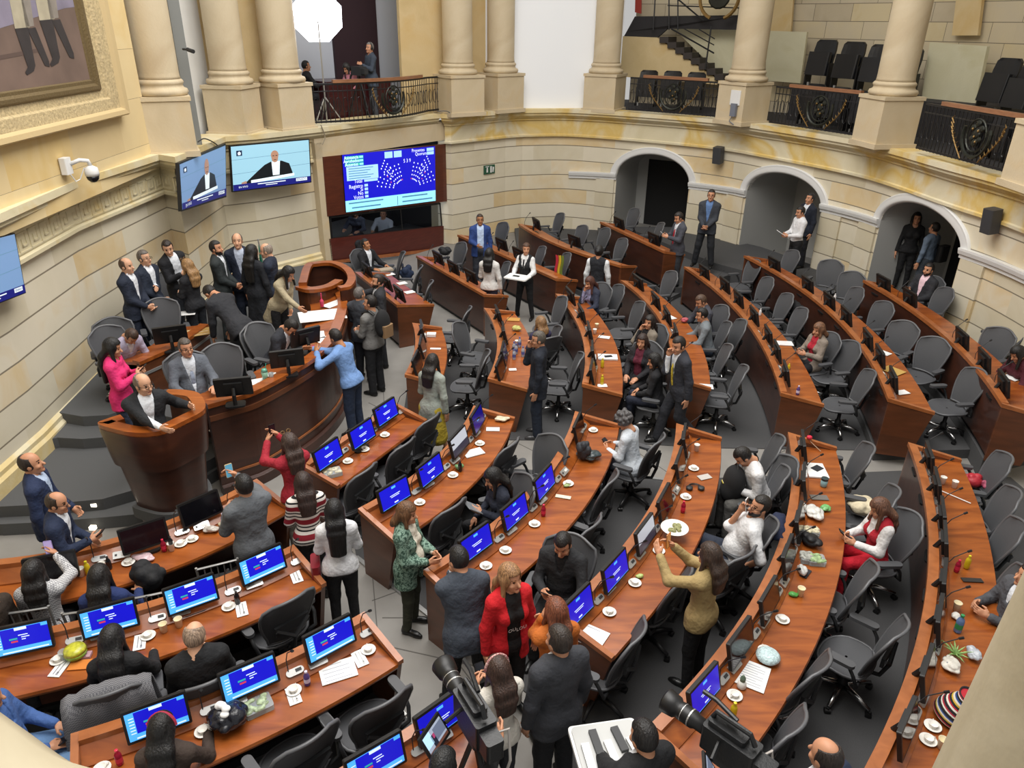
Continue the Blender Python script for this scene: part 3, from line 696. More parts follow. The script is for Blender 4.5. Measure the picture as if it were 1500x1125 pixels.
CUSED={'L':False,'B':False}
def chair(xy,face,label=None,kind='L',z=0,group=None):
    pr=chairL if kind=='L' else chairB
    if not CUSED[kind]:
        CUSED[kind]=True; pr.location=(xy[0],xy[1],z); pr.rotation_euler=(0,0,face); return tag(pr,label,'chair',group)
    return dup(pr,(xy[0],xy[1],z),face,label,'chair',group)
# ------------------------------------------------------------------ monitors
SCRB=mat('lit_screen_blue','#1414b4',.3,emit=.9); SCRL=mat('lit_screen_light','#4aa2ea',.3,emit=.9); SCRW=mat('lit_screen_white','#cfe0f4',.3,emit=.8)
SCRR=mat('lit_screen_red','#c03a50',.3,emit=.7); SCRG=mat('lit_screen_teal','#2fa0a0',.3,emit=.7)
SCRD=mat('dark_screen','#0b0b10',.12); SCRT=mat('screen_maroon_reflection','#221317',.1)
SCRK=mat('lit_screen_dim_blue','#10106e',.25,emit=.6)
def make_monitor(kind):
    """origin on the desk under the screen, screen faces +Y"""
    t=thing('monitor',(0,0,0)); W,H=.45,.275; tilt=Matrix.Translation((0,0,.235))@Matrix.Rotation(math.radians(14),4,'X')
    mb=MB(); mb.rbox((0,0,0),(W,H,.035),.012,M=tilt@Matrix.Rotation(PI/2,4,'X')); mb.box((0,-.03,0),(.22,.03,.16),M=tilt); cas_=mb.build('casing',BLACK,t)
    mb=MB(); y=.0182
    def q(x0,x1,z0,z1,mi,e=0): mb.add([tilt@Vector((x,y+e,z)) for x,z in((x0,z0),(x1,z0),(x1,z1),(x0,z1))],[(0,3,2,1)],mi)
    w,h=W-.04,H-.045
    if kind=='title':
        q(-w/2,w/2,-h/2,h/2,0); q(-.03,.03,h/2-.04,h/2-.015,1,.001)
        for k,(a,b) in enumerate(((-.075,.075),(-.06,.06))): q(a,b,-.002-.018*k,.006-.018*k,2,.001)
        q(-.025,.03,-h/2+.02,-h/2+.035,2,.001); q(-w/2,w/2,-h/2,-h/2+.004,1,.001)
        ms=[SCRB,SCRL,SCRW]
    elif kind=='vote':
        q(-w/2,w/2,-h/2,h/2,0); q(-w/2,w/2,-h/2,-h/2+.05,1,.001); q(-w/2,-w/2+.05,h/2-.03,h/2,1,.001); q(w/2-.06,w/2,-h/2,h/2,1,.0008); q(-.05,.04,h/2-.03,h/2-.005,2,.001)
        q(-w/2+.02,w/2-.05,-h/2+.008,-h/2+.02,2,.002)
        for k,(a,b) in enumerate(((-.05,.02),(-.06,.0),(-.03,.0))): q(a,b,.035-.02*k,.043-.02*k,2,.001)
        q(.03,.09,.005,.02,4,.001); q(.03,.08,-.02,-.004,3,.001); q(-w/2,w/2,h/2-.005,h/2,1,.001)
        for k in range(6): q(w/2-.055,w/2-.02,h/2-.05-.025*k,h/2-.042-.025*k,2,.002)
        ms=[SCRB,SCRL,SCRW,SCRR,SCRG]
    elif kind=='dark': q(-w/2,w/2,-h/2,h/2,0); ms=[SCRD]
    elif kind=='maroon': q(-w/2,w/2,-h/2,h/2,0); ms=[SCRT]
    elif kind=='dim': q(-w/2,w/2,-h/2,h/2,0); q(-.06,.06,-.01,.0,1,.001); ms=[SCRK,SCRL]
    elif kind=='grey': q(-w/2,w/2,-h/2,h/2,0); q(-w/2,w/2,-h/2,-.02,1,.001); ms=[mat('pale_screen','#b9c0cc',.3,emit=.45),mat('slate_screen','#30364a',.3,emit=.3)]
    mb.build('screen',ms,cas_,fix=False)
    mb=MB(); mb.rbox((0,-.06,.012),(.24,.17,.022),.04); mb.tube([(0,-.09,.02),(0,-.085,.15),(0,-.045,.235)],.025,8); mb.build('stand',BLACK,t)
    return t
MON={k:make_monitor(k) for k in ('title','vote','dark','maroon','dim','grey')}; MUSED=set()
def monitor(xy,face,kind,label,z=.74):
    if kind not in MUSED:
        MUSED.add(kind); t=MON[kind]; t.location=(xy[0],xy[1],z); t.rotation_euler=(0,0,face); return tag(t,label,'monitor','desk monitors')
    return dup(MON[kind],(xy[0],xy[1],z),face,label,'monitor','desk monitors')
# ------------------------------------------------------------------ microphone units
def make_mic():
    t=thing('gooseneck_microphone',(0,0,0))
    mb=MB(); mb.rbox((0,0,.008),(.15,.06,.024),.03,tilt=-.6); mb.build('base',SILVER,t)
    mb=MB(); mb.box((-.03,.004,.022),(.05,.025,.006),tilt=-.6); mb.build('button_strip',DARKG,t)
    mb=MB(); mb.tube([(.05,-.01,.03),(.05,-.02,.15),(.045,.03,.27),(.03,.12,.36)],.005,5); gn_=mb.build('gooseneck',DARKG,t)
    mb=MB(); mb.tube([(.03,.12,.36),(.026,.15,.385)],.012,6); mb.build('capsule',BLACK,gn_)
    return t
MIC=make_mic(); MICU=[False]
def make_panel():
    t=thing('voting_keypad',(0,0,0)); mb=MB(); mb.rbox((0,0,.004),(.16,.075,.014),.01,tilt=-.6); mb.build('plate',SILVER,t)
    mb=MB(); mb.box((.05,.005,.012),(.02,.02,.006),tilt=-.6); mb.build('button',DARKG,t); mb=MB(); mb.box((-.03,.005,.012),(.06,.03,.004),tilt=-.6); mb.build('display',mat('keypad_pale','#d8d6d0',.5),t); return t
PAN=make_panel(); PANU=[False]
def first(pr,flag,loc,rz,label,cat,group):
    if not flag[0]:
        flag[0]=True; pr.location=tuple(map(float,loc)); pr.rotation_euler=(0,0,rz); return tag(pr,label,cat,group)
    return dup(pr,loc,rz,label,cat,group)
DN={'R1':'the three-screen desk','R2':'the five-screen desk','R3':"the curly-haired person's desk",'R4':"the reclining man's desk",'R5':'the red-trousered person desk','R6':'the striped-bag desk',
'L1':'the desk below the podium','L2':'the four-screen desk','L3':'the dark-plastic-bag desk','L4':'the desk by the video camera','A':'the desk beside the mint coat','B':'the bottle-crowded desk','C':'the yellow-bottle desk','D':'the yellow-tie desk','E':'the beige-cardigan desk','F':'the brown-envelope desk','G':'the desk under the third arch','I':'the desk before the blue suit','J':'the desk behind the waitress','K':'the desk behind the waiter','L':'the desk under the first arch','H':'the secretary desk'}
LOOK={'title':'blue-title monitor','vote':'blue voting-page monitor','dark':'dark-screen monitor','maroon':'brownish-screen monitor','dim':'dim blue monitor','grey':'pale-picture monitor'}
# monitors: row -> list of (px,py of the screen centre, kind), listed from the far end of each desk
MONS={
'R1':[(565,604,'title'),(530,636,'title'),(480,666,'title')],
'R2':[(699,614,'dim'),(672,648,'grey'),(630,689,'title'),(577,724,'title')],
'R3':[(848,628,'dark'),(797,707,'title'),(752,749,'title'),(697,795,'title')],
'R4':[(1004,645,'dark'),(991,680,'dark'),(974,737,'maroon'),(945,783,'grey'),(901,836,'title'),(846,890,'title')],
'R5':[(1178,655,'dark'),(1178,705,'dark'),(1172,765,'dark'),(1152,815,'dark'),(1127,880,'maroon'),(1080,940,'maroon'),(1031,1012,'title')],
'R6':[(1362,672,'dark'),(1373,712,'dark'),(1380,757,'dark'),(1384,795,'dark'),(1374,850,'dark'),(1368,905,'dark'),(1357,985,'dark'),(1325,1065,'maroon')],
'L1':[(293,745,'dark'),(211,785,'maroon'),(75,832,'dark')],
'L2':[(384,827,'vote'),(280,871,'vote'),(160,906,'vote'),(33,935,'vote')],
'L3':[(483,936,'vote'),(365,993,'vote'),(230,1051,'vote')],
'L4':[(640,1045,'title'),(550,1115,'vote')],
'A':[(617,485,'dark'),(614,508,'dark'),(609,532,'dark')],
'B':[(727,462,'dark'),(738,488,'dark'),(737,518,'dark'),(733,540,'dark')],
'C':[(836,434,'dark'),(852,460,'dark'),(862,487,'dark'),(868,517,'dark'),(866,545,'dark')],
'D':[(935,414,'dark'),(958,441,'dark'),(977,463,'dark'),(987,490,'dark'),(998,530,'dark')],
'E':[(1031,399,'dark'),(1062,418,'dark'),(1082,438,'dark'),(1105,463,'dark'),(1126,492,'dark'),(1139,515,'dark'),(1152,547,'dark')],
'F':[(1126,388,'dark'),(1183,417,'dark'),(1211,441,'dark'),(1237,463,'dark'),(1263,497,'dark'),(1286,522,'dark'),(1304,556,'dark')],
'G':[(1293,415,'dark'),(1333,436,'dark'),(1405,496,'dark'),(1438,528,'dark'),(1470,562,'dark')],
'I':[(642,378,'dark'),(664,392,'dark'),(690,405,'dark')],
'J':[(735,358,'dark'),(760,372,'dark')],
'K':[(786,328,'dark'),(847,352,'dark')],
'L':[(907,327,'dark'),(958,350,'dark')],
'H':[(538,395,'dark'),(567,415,'dark'),(585,430,'dark')]}
for key,lst in MONS.items():
    for i,(px,py,kind) in enumerate(lst):
        D=DESK[key]; bz=D['base']; q=P(px,py,.97+bz); p0,t,nn=nearest(key,q); d=(q[:2]-p0)@nn; d=min(max(d,.12),.36)
        q2=p0+nn*d+t*((q[:2]-p0)@t)
        pos=(ORD[i]+' from the far end' if i<len(lst)-1 or len(lst)<3 else 'nearest the camera')
        if key in('L1','L2','L3'): pos=ORD[i]+' from the right'
        monitor(q2,compass(nn),kind,'%s on %s, %s'%(LOOK[kind],DN[key],pos),.74+bz)
        # seat fittings on the control shelf
        D=DESK[key]
        if key not in ('H','A'):
            s=t*(.36); m=p0+nn*.13+t*((q[:2]-p0)@t)-s
            if np.linalg.norm(m-nearest(key,m)[0])<.22:
                first(MIC,MICU,(m[0],m[1],.806+bz),compass(nn),'silver gooseneck microphone beside the %s monitor of %s'%(ORD[i],DN[key]),'microphone','desk microphones')
            m2=p0+nn*.13+t*((q[:2]-p0)@t)-s*1.55
            if key[0] in 'RLCDEFG' and key!='L' and np.linalg.norm(m2-nearest(key,m2)[0])<.2:
                first(PAN,PANU,(m2[0],m2[1],.808+bz),compass(nn),'flat silver voting keypad beside the %s monitor of %s'%(ORD[i],DN[key]),'keypad','voting keypads')
# ------------------------------------------------------------------ raised tiers of the floor behind the two outer desk rows and along the arches
def tier(path,z,beyond,name='floor_tier'):
    p=[tuple(q) for q in path]+beyond; mb=MB(); mb.poly(p,0,z); struct(mb.build(name,CARPET))
fp=DESK['F']['path']; fp=fp if fp[0][1]>fp[-1][1] else fp[::-1]
tier(fp,.15,[(9.2,9.6),(9.2,15),(7.5,18),(6.5,18.6)])
gp=DESK['G']['path']; gp=gp if gp[0][1]>gp[-1][1] else gp[::-1]
tier(np.vstack([[[6.9,16.4]],gp]),.30,[(9.2,9.9),(9.2,14),(8.0,17.3)])
lp_=DESK['L']['path']; lp_=lp_ if lp_[0][1]>lp_[-1][1] else lp_[::-1]
kp=DESK['K']['path']; kp=kp if kp[0][1]>kp[-1][1] else kp[::-1]
tier(kp,.12,[tuple(kp[-1]+np.array([1.3,.5])),(6,19),(4.5,22),(0,22.5)])
tier(lp_,.25,[tuple(lp_[-1]+np.array([.9,.2])),(5.4,17.6),(6.2,18.2),(5.2,20),(2.5,22)])
mb=MB(); mb.poly([(5.0,17.9),(5.9,16.9),(6.9,16.2),(7.9,13.2),(8.6,11),(9.4,11),(8.6,15.5),(6.6,19.5),(4.6,21.5),(3.2,21.5)],0,.42); struct(mb.build('floor_tier',CARPET))
# ------------------------------------------------------------------ people: implicit bodies meshed with surface nets
class Vol:
    def __init__(s,lo,hi,h):
        s.lo=np.array(lo,float)-2*h; s.h=h; s.n=np.ceil((np.array(hi)+2*h-s.lo)/h).astype(int)+1; s.D=np.full(s.n,.2)
    def sub(s,lo,hi):
        a=np.clip(np.floor((lo-s.lo)/s.h).astype(int),0,s.n); b=np.clip(np.ceil((hi-s.lo)/s.h).astype(int)+1,0,s.n)
        if (b<=a).any(): return None
        g=[s.lo[i]+s.h*np.arange(a[i],b[i]) for i in range(3)]
        return tuple(slice(a[i],b[i]) for i in range(3)),g[0][:,None,None],g[1][None,:,None],g[2][None,None,:]
    def put(s,sl,d,k,neg=False):
        A=s.D[sl]
        if neg:
            d=-d; h=np.maximum(k-np.abs(A-d),0)/k; s.D[sl]=np.maximum(A,d)+h*h*k*.25
        else:
            h=np.maximum(k-np.abs(A-d),0)/k; s.D[sl]=np.minimum(A,d)-h*h*k*.25
    def cone(s,a,b,ra,rb,k=.03,neg=False):
        a=np.array(a,float); b=np.array(b,float); m=max(ra,rb)+.06; r=s.sub(np.minimum(a,b)-m,np.maximum(a,b)+m)
        if r is None: return s
        sl,X,Y,Z=r; ba=b-a; L=max(ba@ba,1e-9); h=np.clip(((X-a[0])*ba[0]+(Y-a[1])*ba[1]+(Z-a[2])*ba[2])/L,0,1)
        d=np.sqrt((X-a[0]-ba[0]*h)**2+(Y-a[1]-ba[1]*h)**2+(Z-a[2]-ba[2]*h)**2)-(ra+(rb-ra)*h); s.put(sl,d,k,neg); return s
    def ell(s,c,r,M=None,k=.03,neg=False):
        c=np.array(c,float); r=np.array(r,float); m=r.max()+.06; q=s.sub(c-m,c+m)
        if q is None: return s
        sl,X,Y,Z=q; X=X-c[0];Y=Y-c[1];Z=Z-c[2]
        if M is None: x,y,z=X,Y,Z
        else: x=X*M[0,0]+Y*M[1,0]+Z*M[2,0]; y=X*M[0,1]+Y*M[1,1]+Z*M[2,1]; z=X*M[0,2]+Y*M[1,2]+Z*M[2,2]
        k0=np.sqrt((x/r[0])**2+(y/r[1])**2+(z/r[2])**2); k1=np.sqrt((x/r[0]**2)**2+(y/r[1]**2)**2+(z/r[2]**2)**2)+1e-6
        s.put(sl,k0*(k0-1)/k1,k,neg); return s
    def func(s,lo,hi,f,k=.01,neg=False):
        q=s.sub(np.array(lo,float),np.array(hi,float))
        if q is None: return s
        sl,X,Y,Z=q; s.put(sl,f(X,Y,Z)+0*X*Y*Z,k,neg); return s
    def mesh(s):
        D=s.D.copy(); D[0]=D[-1]=.2; D[:,0]=D[:,-1]=.2; D[:,:,0]=D[:,:,-1]=.2
        I=D<0; n=s.n
        c=np.zeros(n-1,np.int8)
        for dx in(0,1):
            for dy in(0,1):
                for dz in(0,1): c+=I[dx:n[0]-1+dx,dy:n[1]-1+dy,dz:n[2]-1+dz]
        act=np.argwhere((c>0)&(c<8))
        if len(act)==0: return np.zeros((0,3)),np.zeros((0,4),int)
        idx=np.full(n-1,-1); idx[tuple(act.T)]=np.arange(len(act))
        acc=np.zeros((len(act),3)); cnt=np.zeros(len(act))
        cor=[(0,0,0),(1,0,0),(0,1,0),(1,1,0),(0,0,1),(1,0,1),(0,1,1),(1,1,1)]
        for i in range(8):
            for ax in range(3):
                if cor[i][ax]: continue
                j=list(cor[i]); j[ax]=1
                A=D[tuple((act+cor[i]).T)]; B=D[tuple((act+j).T)]; m=(A<0)!=(B<0)
                t=np.where(m,A/np.where(m,A-B,1),0); p=np.tile(np.array(cor[i],float),(len(act),1)); p[:,ax]+=t
                acc[m]+=p[m]; cnt[m]+=1
        V=s.lo+s.h*(act+acc/cnt[:,None]); Fs=[]
        for ax in range(3):
            u,v=(ax+1)%3,(ax+2)%3
            a=[slice(None)]*3; b=[slice(None)]*3; a[ax]=slice(0,-1); b[ax]=slice(1,None)
            A=I[tuple(a)]; B=I[tuple(b)]; e=np.argwhere(A!=B); e=e[(e[:,u]>0)&(e[:,v]>0)]
            fl=A[tuple(e.T)]
            def cell(du,dv):
                q=e.copy(); q[:,u]-=du; q[:,v]-=dv; return idx[tuple(q.T)]
            q=np.stack([cell(1,1),cell(0,1),cell(0,0),cell(1,0)],1); q[~fl]=q[~fl][:,::-1]; Fs.append(q)
        Fq=np.concatenate(Fs); return V,Fq[(Fq>=0).all(1)]
def npmesh(name,parts):
    """parts: list of (V,F,matidx array or int)"""
    V=np.concatenate([p[0] for p in parts]); off=0; Fs=[]; ms=[]
    for v,f,m in parts:
        Fs.append(f+off); off+=len(v); ms.append(np.full(len(f),m) if np.isscalar(m) else m)
    Fq=np.concatenate(Fs); M_=np.concatenate(ms)
    me=bpy.data.meshes.new(name); me.vertices.add(len(V)); me.vertices.foreach_set('co',V.astype(np.float32).ravel())
    me.loops.add(len(Fq)*4); me.loops.foreach_set('vertex_index',Fq.astype(np.int32).ravel())
    me.polygons.add(len(Fq)); me.polygons.foreach_set('loop_start',np.arange(0,len(Fq)*4,4,dtype=np.int32))
    me.polygons.foreach_set('material_index',M_.astype(np.int32)); me.polygons.foreach_set('use_smooth',np.ones(len(Fq),bool))
    me.update(calc_edges=True); return me
def Rx(a): c,s=math.cos(a),math.sin(a); return np.array([[1,0,0],[0,c,-s],[0,s,c]])
def Ry(a): c,s=math.cos(a),math.sin(a); return np.array([[c,0,s],[0,1,0],[-s,0,c]])
def Rz(a): c,s=math.cos(a),math.sin(a); return np.array([[c,-s,0],[s,c,0],[0,0,1]])
rad=math.radians
ARMP={'down':(.255,.03,-.10),'front':(.05,.235,.06),'belly':(.09,.27,.16),'chest':(.07,.27,.31),'phone':(.10,.31,.27),'phoneup':(.10,.40,.58),'face':(.05,.155,.53),
 'ear':(.13,.08,.62),'fold':(-.08,.20,.24),'back':(.03,-.19,.06),'desk':(.19,.40,.24),'desk2':(.10,.45,.24),'lap':(.11,.30,.12),'hip':(.25,-.02,.06),'reach':(.16,.55,.10),'side':(.38,.22,.02),'tray':(.17,.30,.13),'pulpit':(.36,.36,.17)}
LEGP={'stand':((.095,.02,.50),(.105,-.01,.09),(.095,.02,.50),(.105,-.01,.09)),
 'wide':((.14,.03,.50),(.19,.0,.09),(.14,.03,.50),(.19,.0,.09)),
 'walk':((.09,.16,.52),(.09,.24,.10),(.10,.02,.50),(.10,-.28,.14)),
 'step':((.09,.10,.51),(.10,.12,.09),(.10,.0,.50),(.11,-.12,.09)),
 'sit':((.12,.42,.53),(.13,.42,.09),(.12,.42,.53),(.13,.42,.09)),
 'sitfwd':((.12,.42,.53),(.13,.62,.10),(.12,.42,.53),(.13,.66,.10)),
 'sitx':((.05,.44,.62),(-.12,.58,.30),(.12,.42,.53),(.12,.45,.09)),
 'recline':((.10,.40,.62),(.0,.68,.42),(.12,.42,.55),(.10,.62,.12)),
 'sitback':((.13,.40,.53),(.14,.22,.10),(.13,.40,.53),(.14,.20,.10))}
SKINS={'a':'#c08a6a','b':'#a9744f','c':'#cf9f80','d':'#8d5c3e'}
def clothm(col,rough=.85,n=.06): return mat('cloth_'+col[1:],col,rough,noise=n,nscale=40,bump=.75,bscale=11,bd=.035)
PEOPLE=[]
def person(label,px,face,pose='stand',z0=0,h=1.74,lean=0,side=0,twist=0,head=(0,0),armR='down',armL='down',legs=None,
           top='#1c2230',kind='suit',shirt='#d8dce2',tie=None,legc='#181b22',skin='a',hair='short',hairc='#1a1412',res=None,
           shoe='#121212',glasses=False,hem=None,beard=False,skirt=None,seat=.46,build=1.0,short=False,female=False,pattern=None,collar=True,shoulder=None,chairkind=None,chairface=None,group=None,noleg=False,at=None,chairlabel=None):
    s=h/1.755; F0=rad(face); RF=Rz(-F0)
    sit=pose=='sit'; hipz=(seat/s+.09) if sit else .93
    lg=LEGP[legs or ('sit' if sit else 'stand')]
    if sit: lg=tuple((a,b,c*1.0) for a,b,c in lg)
    RT=Rz(rad(-twist))@Ry(rad(side))@Rx(rad(-lean)); piv=np.array([0,0,hipz])
    T=lambda p: RT@np.array(p,float)+piv
    shw=(shoulder or (.152 if female else .176))
    bw=build*(.92 if female else 1)
    neck=T((0,-.01,.54)); RH=RT@Rz(rad(-head[0]))@Rx(rad(-head[1]))
    hc=neck+RT@np.array([0,.0,.046])+RH@np.array([0,.02,.095]); top_pt=hc+RH@np.array([0,0,.135])
    # position from the head pixel
    zt_=z0+s*top_pt[2]
    if at is None:
        w=P(px[0],px[1],zt_); o=RF@np.array([top_pt[0]*s,top_pt[1]*s,0]); pos=np.array([w[0]-o[0],w[1]-o[1],z0])
    else: pos=np.array([at[0],at[1],z0])
    dist=np.linalg.norm(pos-np.array([0,0,HC])); r0=res or (.0135 if dist<7.5 else .017 if dist<12 else .021)
    rh=(.0078 if dist<7.5 else .0095 if dist<12 else .012); rhand=(.0052 if dist<7.5 else .0062 if dist<12 else .0075)
    root=thing('person',pos,-F0,label,'person',group)
    root.scale=(s,s,s)
    SK=mat('skin_'+skin,SKINS[skin],.55,noise=.05,nscale=30); HM=hairmat(hairc)
    # ---- joints
    J={}
    for sd,arm in ((1,armR),(-1,armL)):
        S=T((sd*shw,-.005,.468)); 
        if isinstance(arm,str): x,y,z=ARMP[arm]; W=T((sd*x,y,z))
        elif arm[0]=='b': W=np.array(arm[1:4],float)            # body frame, metres of the scaled body
        elif arm[0]=='w': W=Rz(F0)@((P(arm[1],arm[2],arm[3])-pos)/s)   # picture point at a height
        else: W=T((sd*arm[0],arm[1],arm[2]))
        l1,l2=.285,.25; d=W-S; L=np.linalg.norm(d)
        if L>l1+l2-.005: W=S+d*(l1+l2-.005)/L; d=W-S; L=np.linalg.norm(d)
        if L<.12: d=d/L*.12; W=S+d; L=.12
        u=d/L; a=(l1*l1-l2*l2+L*L)/(2*L); hh=math.sqrt(max(0,l1*l1-a*a))
        pole=RT@np.array([sd*.55,-.55,-.75]); pole=pole-u*(pole@u); pole/=np.linalg.norm(pole)
        J[sd]=(S,S+u*a+pole*hh,W)
    hips={1:T((.09,0,-.02)),-1:T((-.09,0,-.02))}
    if sit: hips={1:np.array([.09,.02,hipz-.02]),-1:np.array([-.09,.02,hipz-.02])}
    K={1:np.array(lg[0]),-1:np.array([-lg[2][0],lg[2][1],lg[2][2]])}; A={1:np.array(lg[1]),-1:np.array([-lg[3][0],lg[3][1],lg[3][2]])}
    if sit:
        dz=hipz-.55
        for q in (1,-1): K[q]=K[q]+np.array([0,0,dz*.9])
    FD={q:(np.array([q*.15,1,0])/math.hypot(.15,1)) for q in (1,-1)}
    # ---- torso volumes
    def torso(v,g,hemz=None,k=.05):
        f=.9 if female else 1
        v.ell(T((0,.005,.37)),np.array([.165*f*bw,.105*bw,.20])+g,RT,k); v.ell(T((0,-.005,.46)),np.array([.165*f,.08,.10])+g,RT,k)
        v.ell(T((0,.012,.16)),np.array([.138*f*bw,.105*bw,.17])+g,RT,k); v.ell(T((0,-.0,.0)),np.array([.16*bw,.115*bw,.12])+g,RT,k)
        if build>1.05: v.ell(T((0,.06,.12)),np.array([.13,.11,.14])*build+g,RT,k)
        if female:
            for q in(1,-1): v.ell(T((q*.07,.095,.34)),np.array([.062,.05,.065])+g*.6,RT,.04)
        for q in(1,-1): v.cone(T((q*.045,-.015,.525)),J[q][0],.045+g*.7,.05+g*.7,.05)
    def arms(v,r1,r2,r3,cut=1.0):
        for q in(1,-1):
            S,E,W=J[q]; v.cone(S,E,r1,r2,.04)
            if cut>0: v.cone(E,E+(W-E)*cut,r2,r2+(r3-r2)*cut,.03)
    allp=[T((0,0,.6)),T((0,0,-.1))]+[x for q in(1,-1) for x in J[q]]+[hips[1],hips[-1]]
    lo0=np.min(allp,axis=0)-.26; hi0=np.max(allp,axis=0)+.26
    parts=[]
    # ---- body: slim core + head + hands, one mesh
    v=Vol(np.minimum(lo0,np.min([K[1],K[-1],A[1],A[-1]],axis=0)-.15),np.maximum(hi0,np.max([K[1],K[-1],A[1],A[-1]],axis=0)+.15),max(r0,.016))
    torso(v,-.012); arms(v,.043 if not short else .05,.038,.027); v.cone(neck-RT@np.array([0,0,.03]),hc-RH@np.array([0,.01,.05]),.058,.052,.03)
    for q in(1,-1): v.cone(hips[q],K[q],.075,.05,.03); v.cone(K[q],A[q],.048,.034,.03); v.cone(A[q]+np.array([0,-.02,-.04]),A[q]+FD[q]*.12+np.array([0,0,-.055]),.03,.024,.02)
    V,Fq=v.mesh(); parts.append((V,Fq,0))
    v=Vol(hc-.16,hc+.17,rh); H=lambda p:hc+RH@np.array(p,float)
    v.ell(H((0,-.008,.032)),(.075,.096,.103),RH,.02).ell(H((0,.03,-.045)),(.056,.064,.072),RH,.03)
    v.cone(H((0,-.02,-.04)),H((0,-.045,-.15)),.052,.054,.03)
    v.cone(H((0,.088,.018)),H((0,.112,-.018)),.008,.0145,.012); v.ell(H((0,.085,-.085)),(.022,.016,.016),RH,.02)
    for q in(1,-1):
        v.ell(H((q*.077,-.008,.0)),(.011,.022,.034),RH,.01); v.ell(H((q*.032,.1,.022)),(.018,.014,.012),RH,.015,True); v.ell(H((q*.045,.062,-.02)),(.02,.02,.018),RH,.02)
    V,Fq=v.mesh(); C=(V[Fq].mean(1)-hc)@RH; mi=np.zeros(len(Fq),int); x,y,z=np.abs(C[:,0]),C[:,1],C[:,2]
    mi[(np.hypot((x-.032)/1.3,z-.021)<.0095)&(y>.055)]=1
    mi[(x<.024)&(np.abs(z+.055)<.0062)&(y>.06)]=2
    mi[(np.abs(x-.034)<.018)&(np.abs(z-.043)<.0055)&(y>.055)]=3
    if beard: mi[(z<-.035)&(y>.0)&(C[:,2]>-.13)&~((x<.022)&(z>-.062)&(y>.07))&~(z>-.036)]=3
    parts.append((V,Fq,mi))
    for q in(1,-1):
        S,E,W=J[q]; d=(W-E)/np.linalg.norm(W-E); arm=armR if q>0 else armL
        pn=RT@(np.array([-q*.8,.1,-.5]) if arm in('desk','desk2','lap','pulpit','reach') else np.array([-q*.7,.0,.7]) if arm=='tray' else np.array([-q,.2,0]))
        if arm in('desk','desk2','lap','pulpit','reach'): pn=np.array([0,0,-1.])+RT@np.array([-q*.3,0,0])
        pn=pn-d*(pn@d); pn/=np.linalg.norm(pn); sx=np.cross(d,pn)*q
        v=Vol(W-.21,W+.21,rhand); RM=np.stack([sx,d,pn],1)
        v.ell(W+d*.055,(.040,.052,.016),RM,.012); v.cone(W-d*.03,W+d*.03,.027,.027,.02)
        curl={'down':.45,'front':.9,'phone':1.0,'phoneup':1.0,'face':.9,'pulpit':.8,'desk':.35,'fold':.5,'chest':.9}.get(arm if isinstance(arm,str) else '',.6)
        for i,(ox,L) in enumerate(((.029,.070),(.010,.080),(-.010,.076),(-.028,.060))):
            b=W+d*.095+sx*ox; c1=curl*(.8+.1*i); d1=d*math.cos(c1*.6)+pn*math.sin(c1*.6); d2=d*math.cos(c1*1.5)+pn*math.sin(c1*1.5)
            m_=b+d1*L*.5; v.cone(b-d*.02,m_,.0095,.0088,.004); v.cone(m_,m_+d2*L*.5,.0088,.0075,.004)
        tb=W+d*.03+sx*.034; t1=tb+(sx*.55+d*.75+pn*.35)*.042; v.cone(tb,t1,.013,.0105,.008); v.cone(t1,t1+(d*.9+pn*.4)*.03,.0105,.0085,.006)
        V,Fq=v.mesh(); parts.append((V,Fq,0))
    me=npmesh('body',parts); o=link('body',me,[SK,mat('eye_dark','#1d1512',.3),mat('lip','#9a5a50',.5),HM],root)
    # ---- trousers / skirt / shoes
    LM=clothm(legc)
    if not noleg:
        lp=[hips[1],hips[-1],K[1],K[-1],A[1],A[-1]]; v=Vol(np.min(lp,axis=0)-.2,np.max(lp,axis=0)+np.array([.2,.2,.26]),r0)
        v.ell(T((0,-.0,.0)),np.array([.168*bw,.125*bw,.13]),RT,.05)
        v.ell((hips[1]+hips[-1])/2,(.165,.12,.10),None,.05)
        if skirt:
            zk=skirt; 
            if sit:
                for q in(1,-1): v.cone(hips[q],K[q],.10,.085,.07)
                v.cone((K[1]+K[-1])/2,(K[1]+K[-1])/2+np.array([0,.03,zk-.55]),.12,.12,.06)
            else:
                for q in(1,-1): v.cone(hips[q],np.array([q*.085,.0,zk+.1]),.10,.165,.08)
                v.func((-.5,-.5,zk-.3),(.5,.5,zk+.05),lambda X,Y,Z:Z-zk,.01,True)
        else:
            for q in(1,-1):
                v.cone(hips[q],K[q],.10,.080 if not female else .068,.035); v.cone(K[q],A[q]+np.array([0,0,.0]),.078 if not female else .064,.068 if not female else .052,.03)
        V,Fq=v.mesh(); o=link('skirt' if skirt else 'trousers',npmesh('trousers',[(V,Fq,0)]),[LM if not skirt else clothm(legc)],root)
        for q in(1,-1):
            a=A[q]; f=FD[q]; v=Vol(a+np.array([-.2,-.2,-.13]),a+np.array([.2,.3,.08]),min(r0,.012))
            v.cone(a+np.array([0,0,.0])-f*.02,a-f*.03+np.array([0,0,-.05]),.045,.04,.03); v.cone(a-f*.03+np.array([0,0,-.05]),a+f*.13+np.array([0,0,-.058]),.04,.033,.03); v.cone(a+f*.1+np.array([0,0,-.06]),a+f*.17+np.array([0,0,-.066]),.036,.026,.02)
            zf=a[2]-.09; v.func(a+np.array([-.3,-.3,-.2]),a+np.array([.3,.4,.1]),lambda X,Y,Z:zf-Z,.005,True) if False else None
            V,Fq=v.mesh(); link('shoe',npmesh('shoe',[(V,Fq,0)]),[mat('shoe_'+shoe[1:],shoe,.35)],root)
    # ---- tops
    TM=clothm(top) if pattern is None else pattern
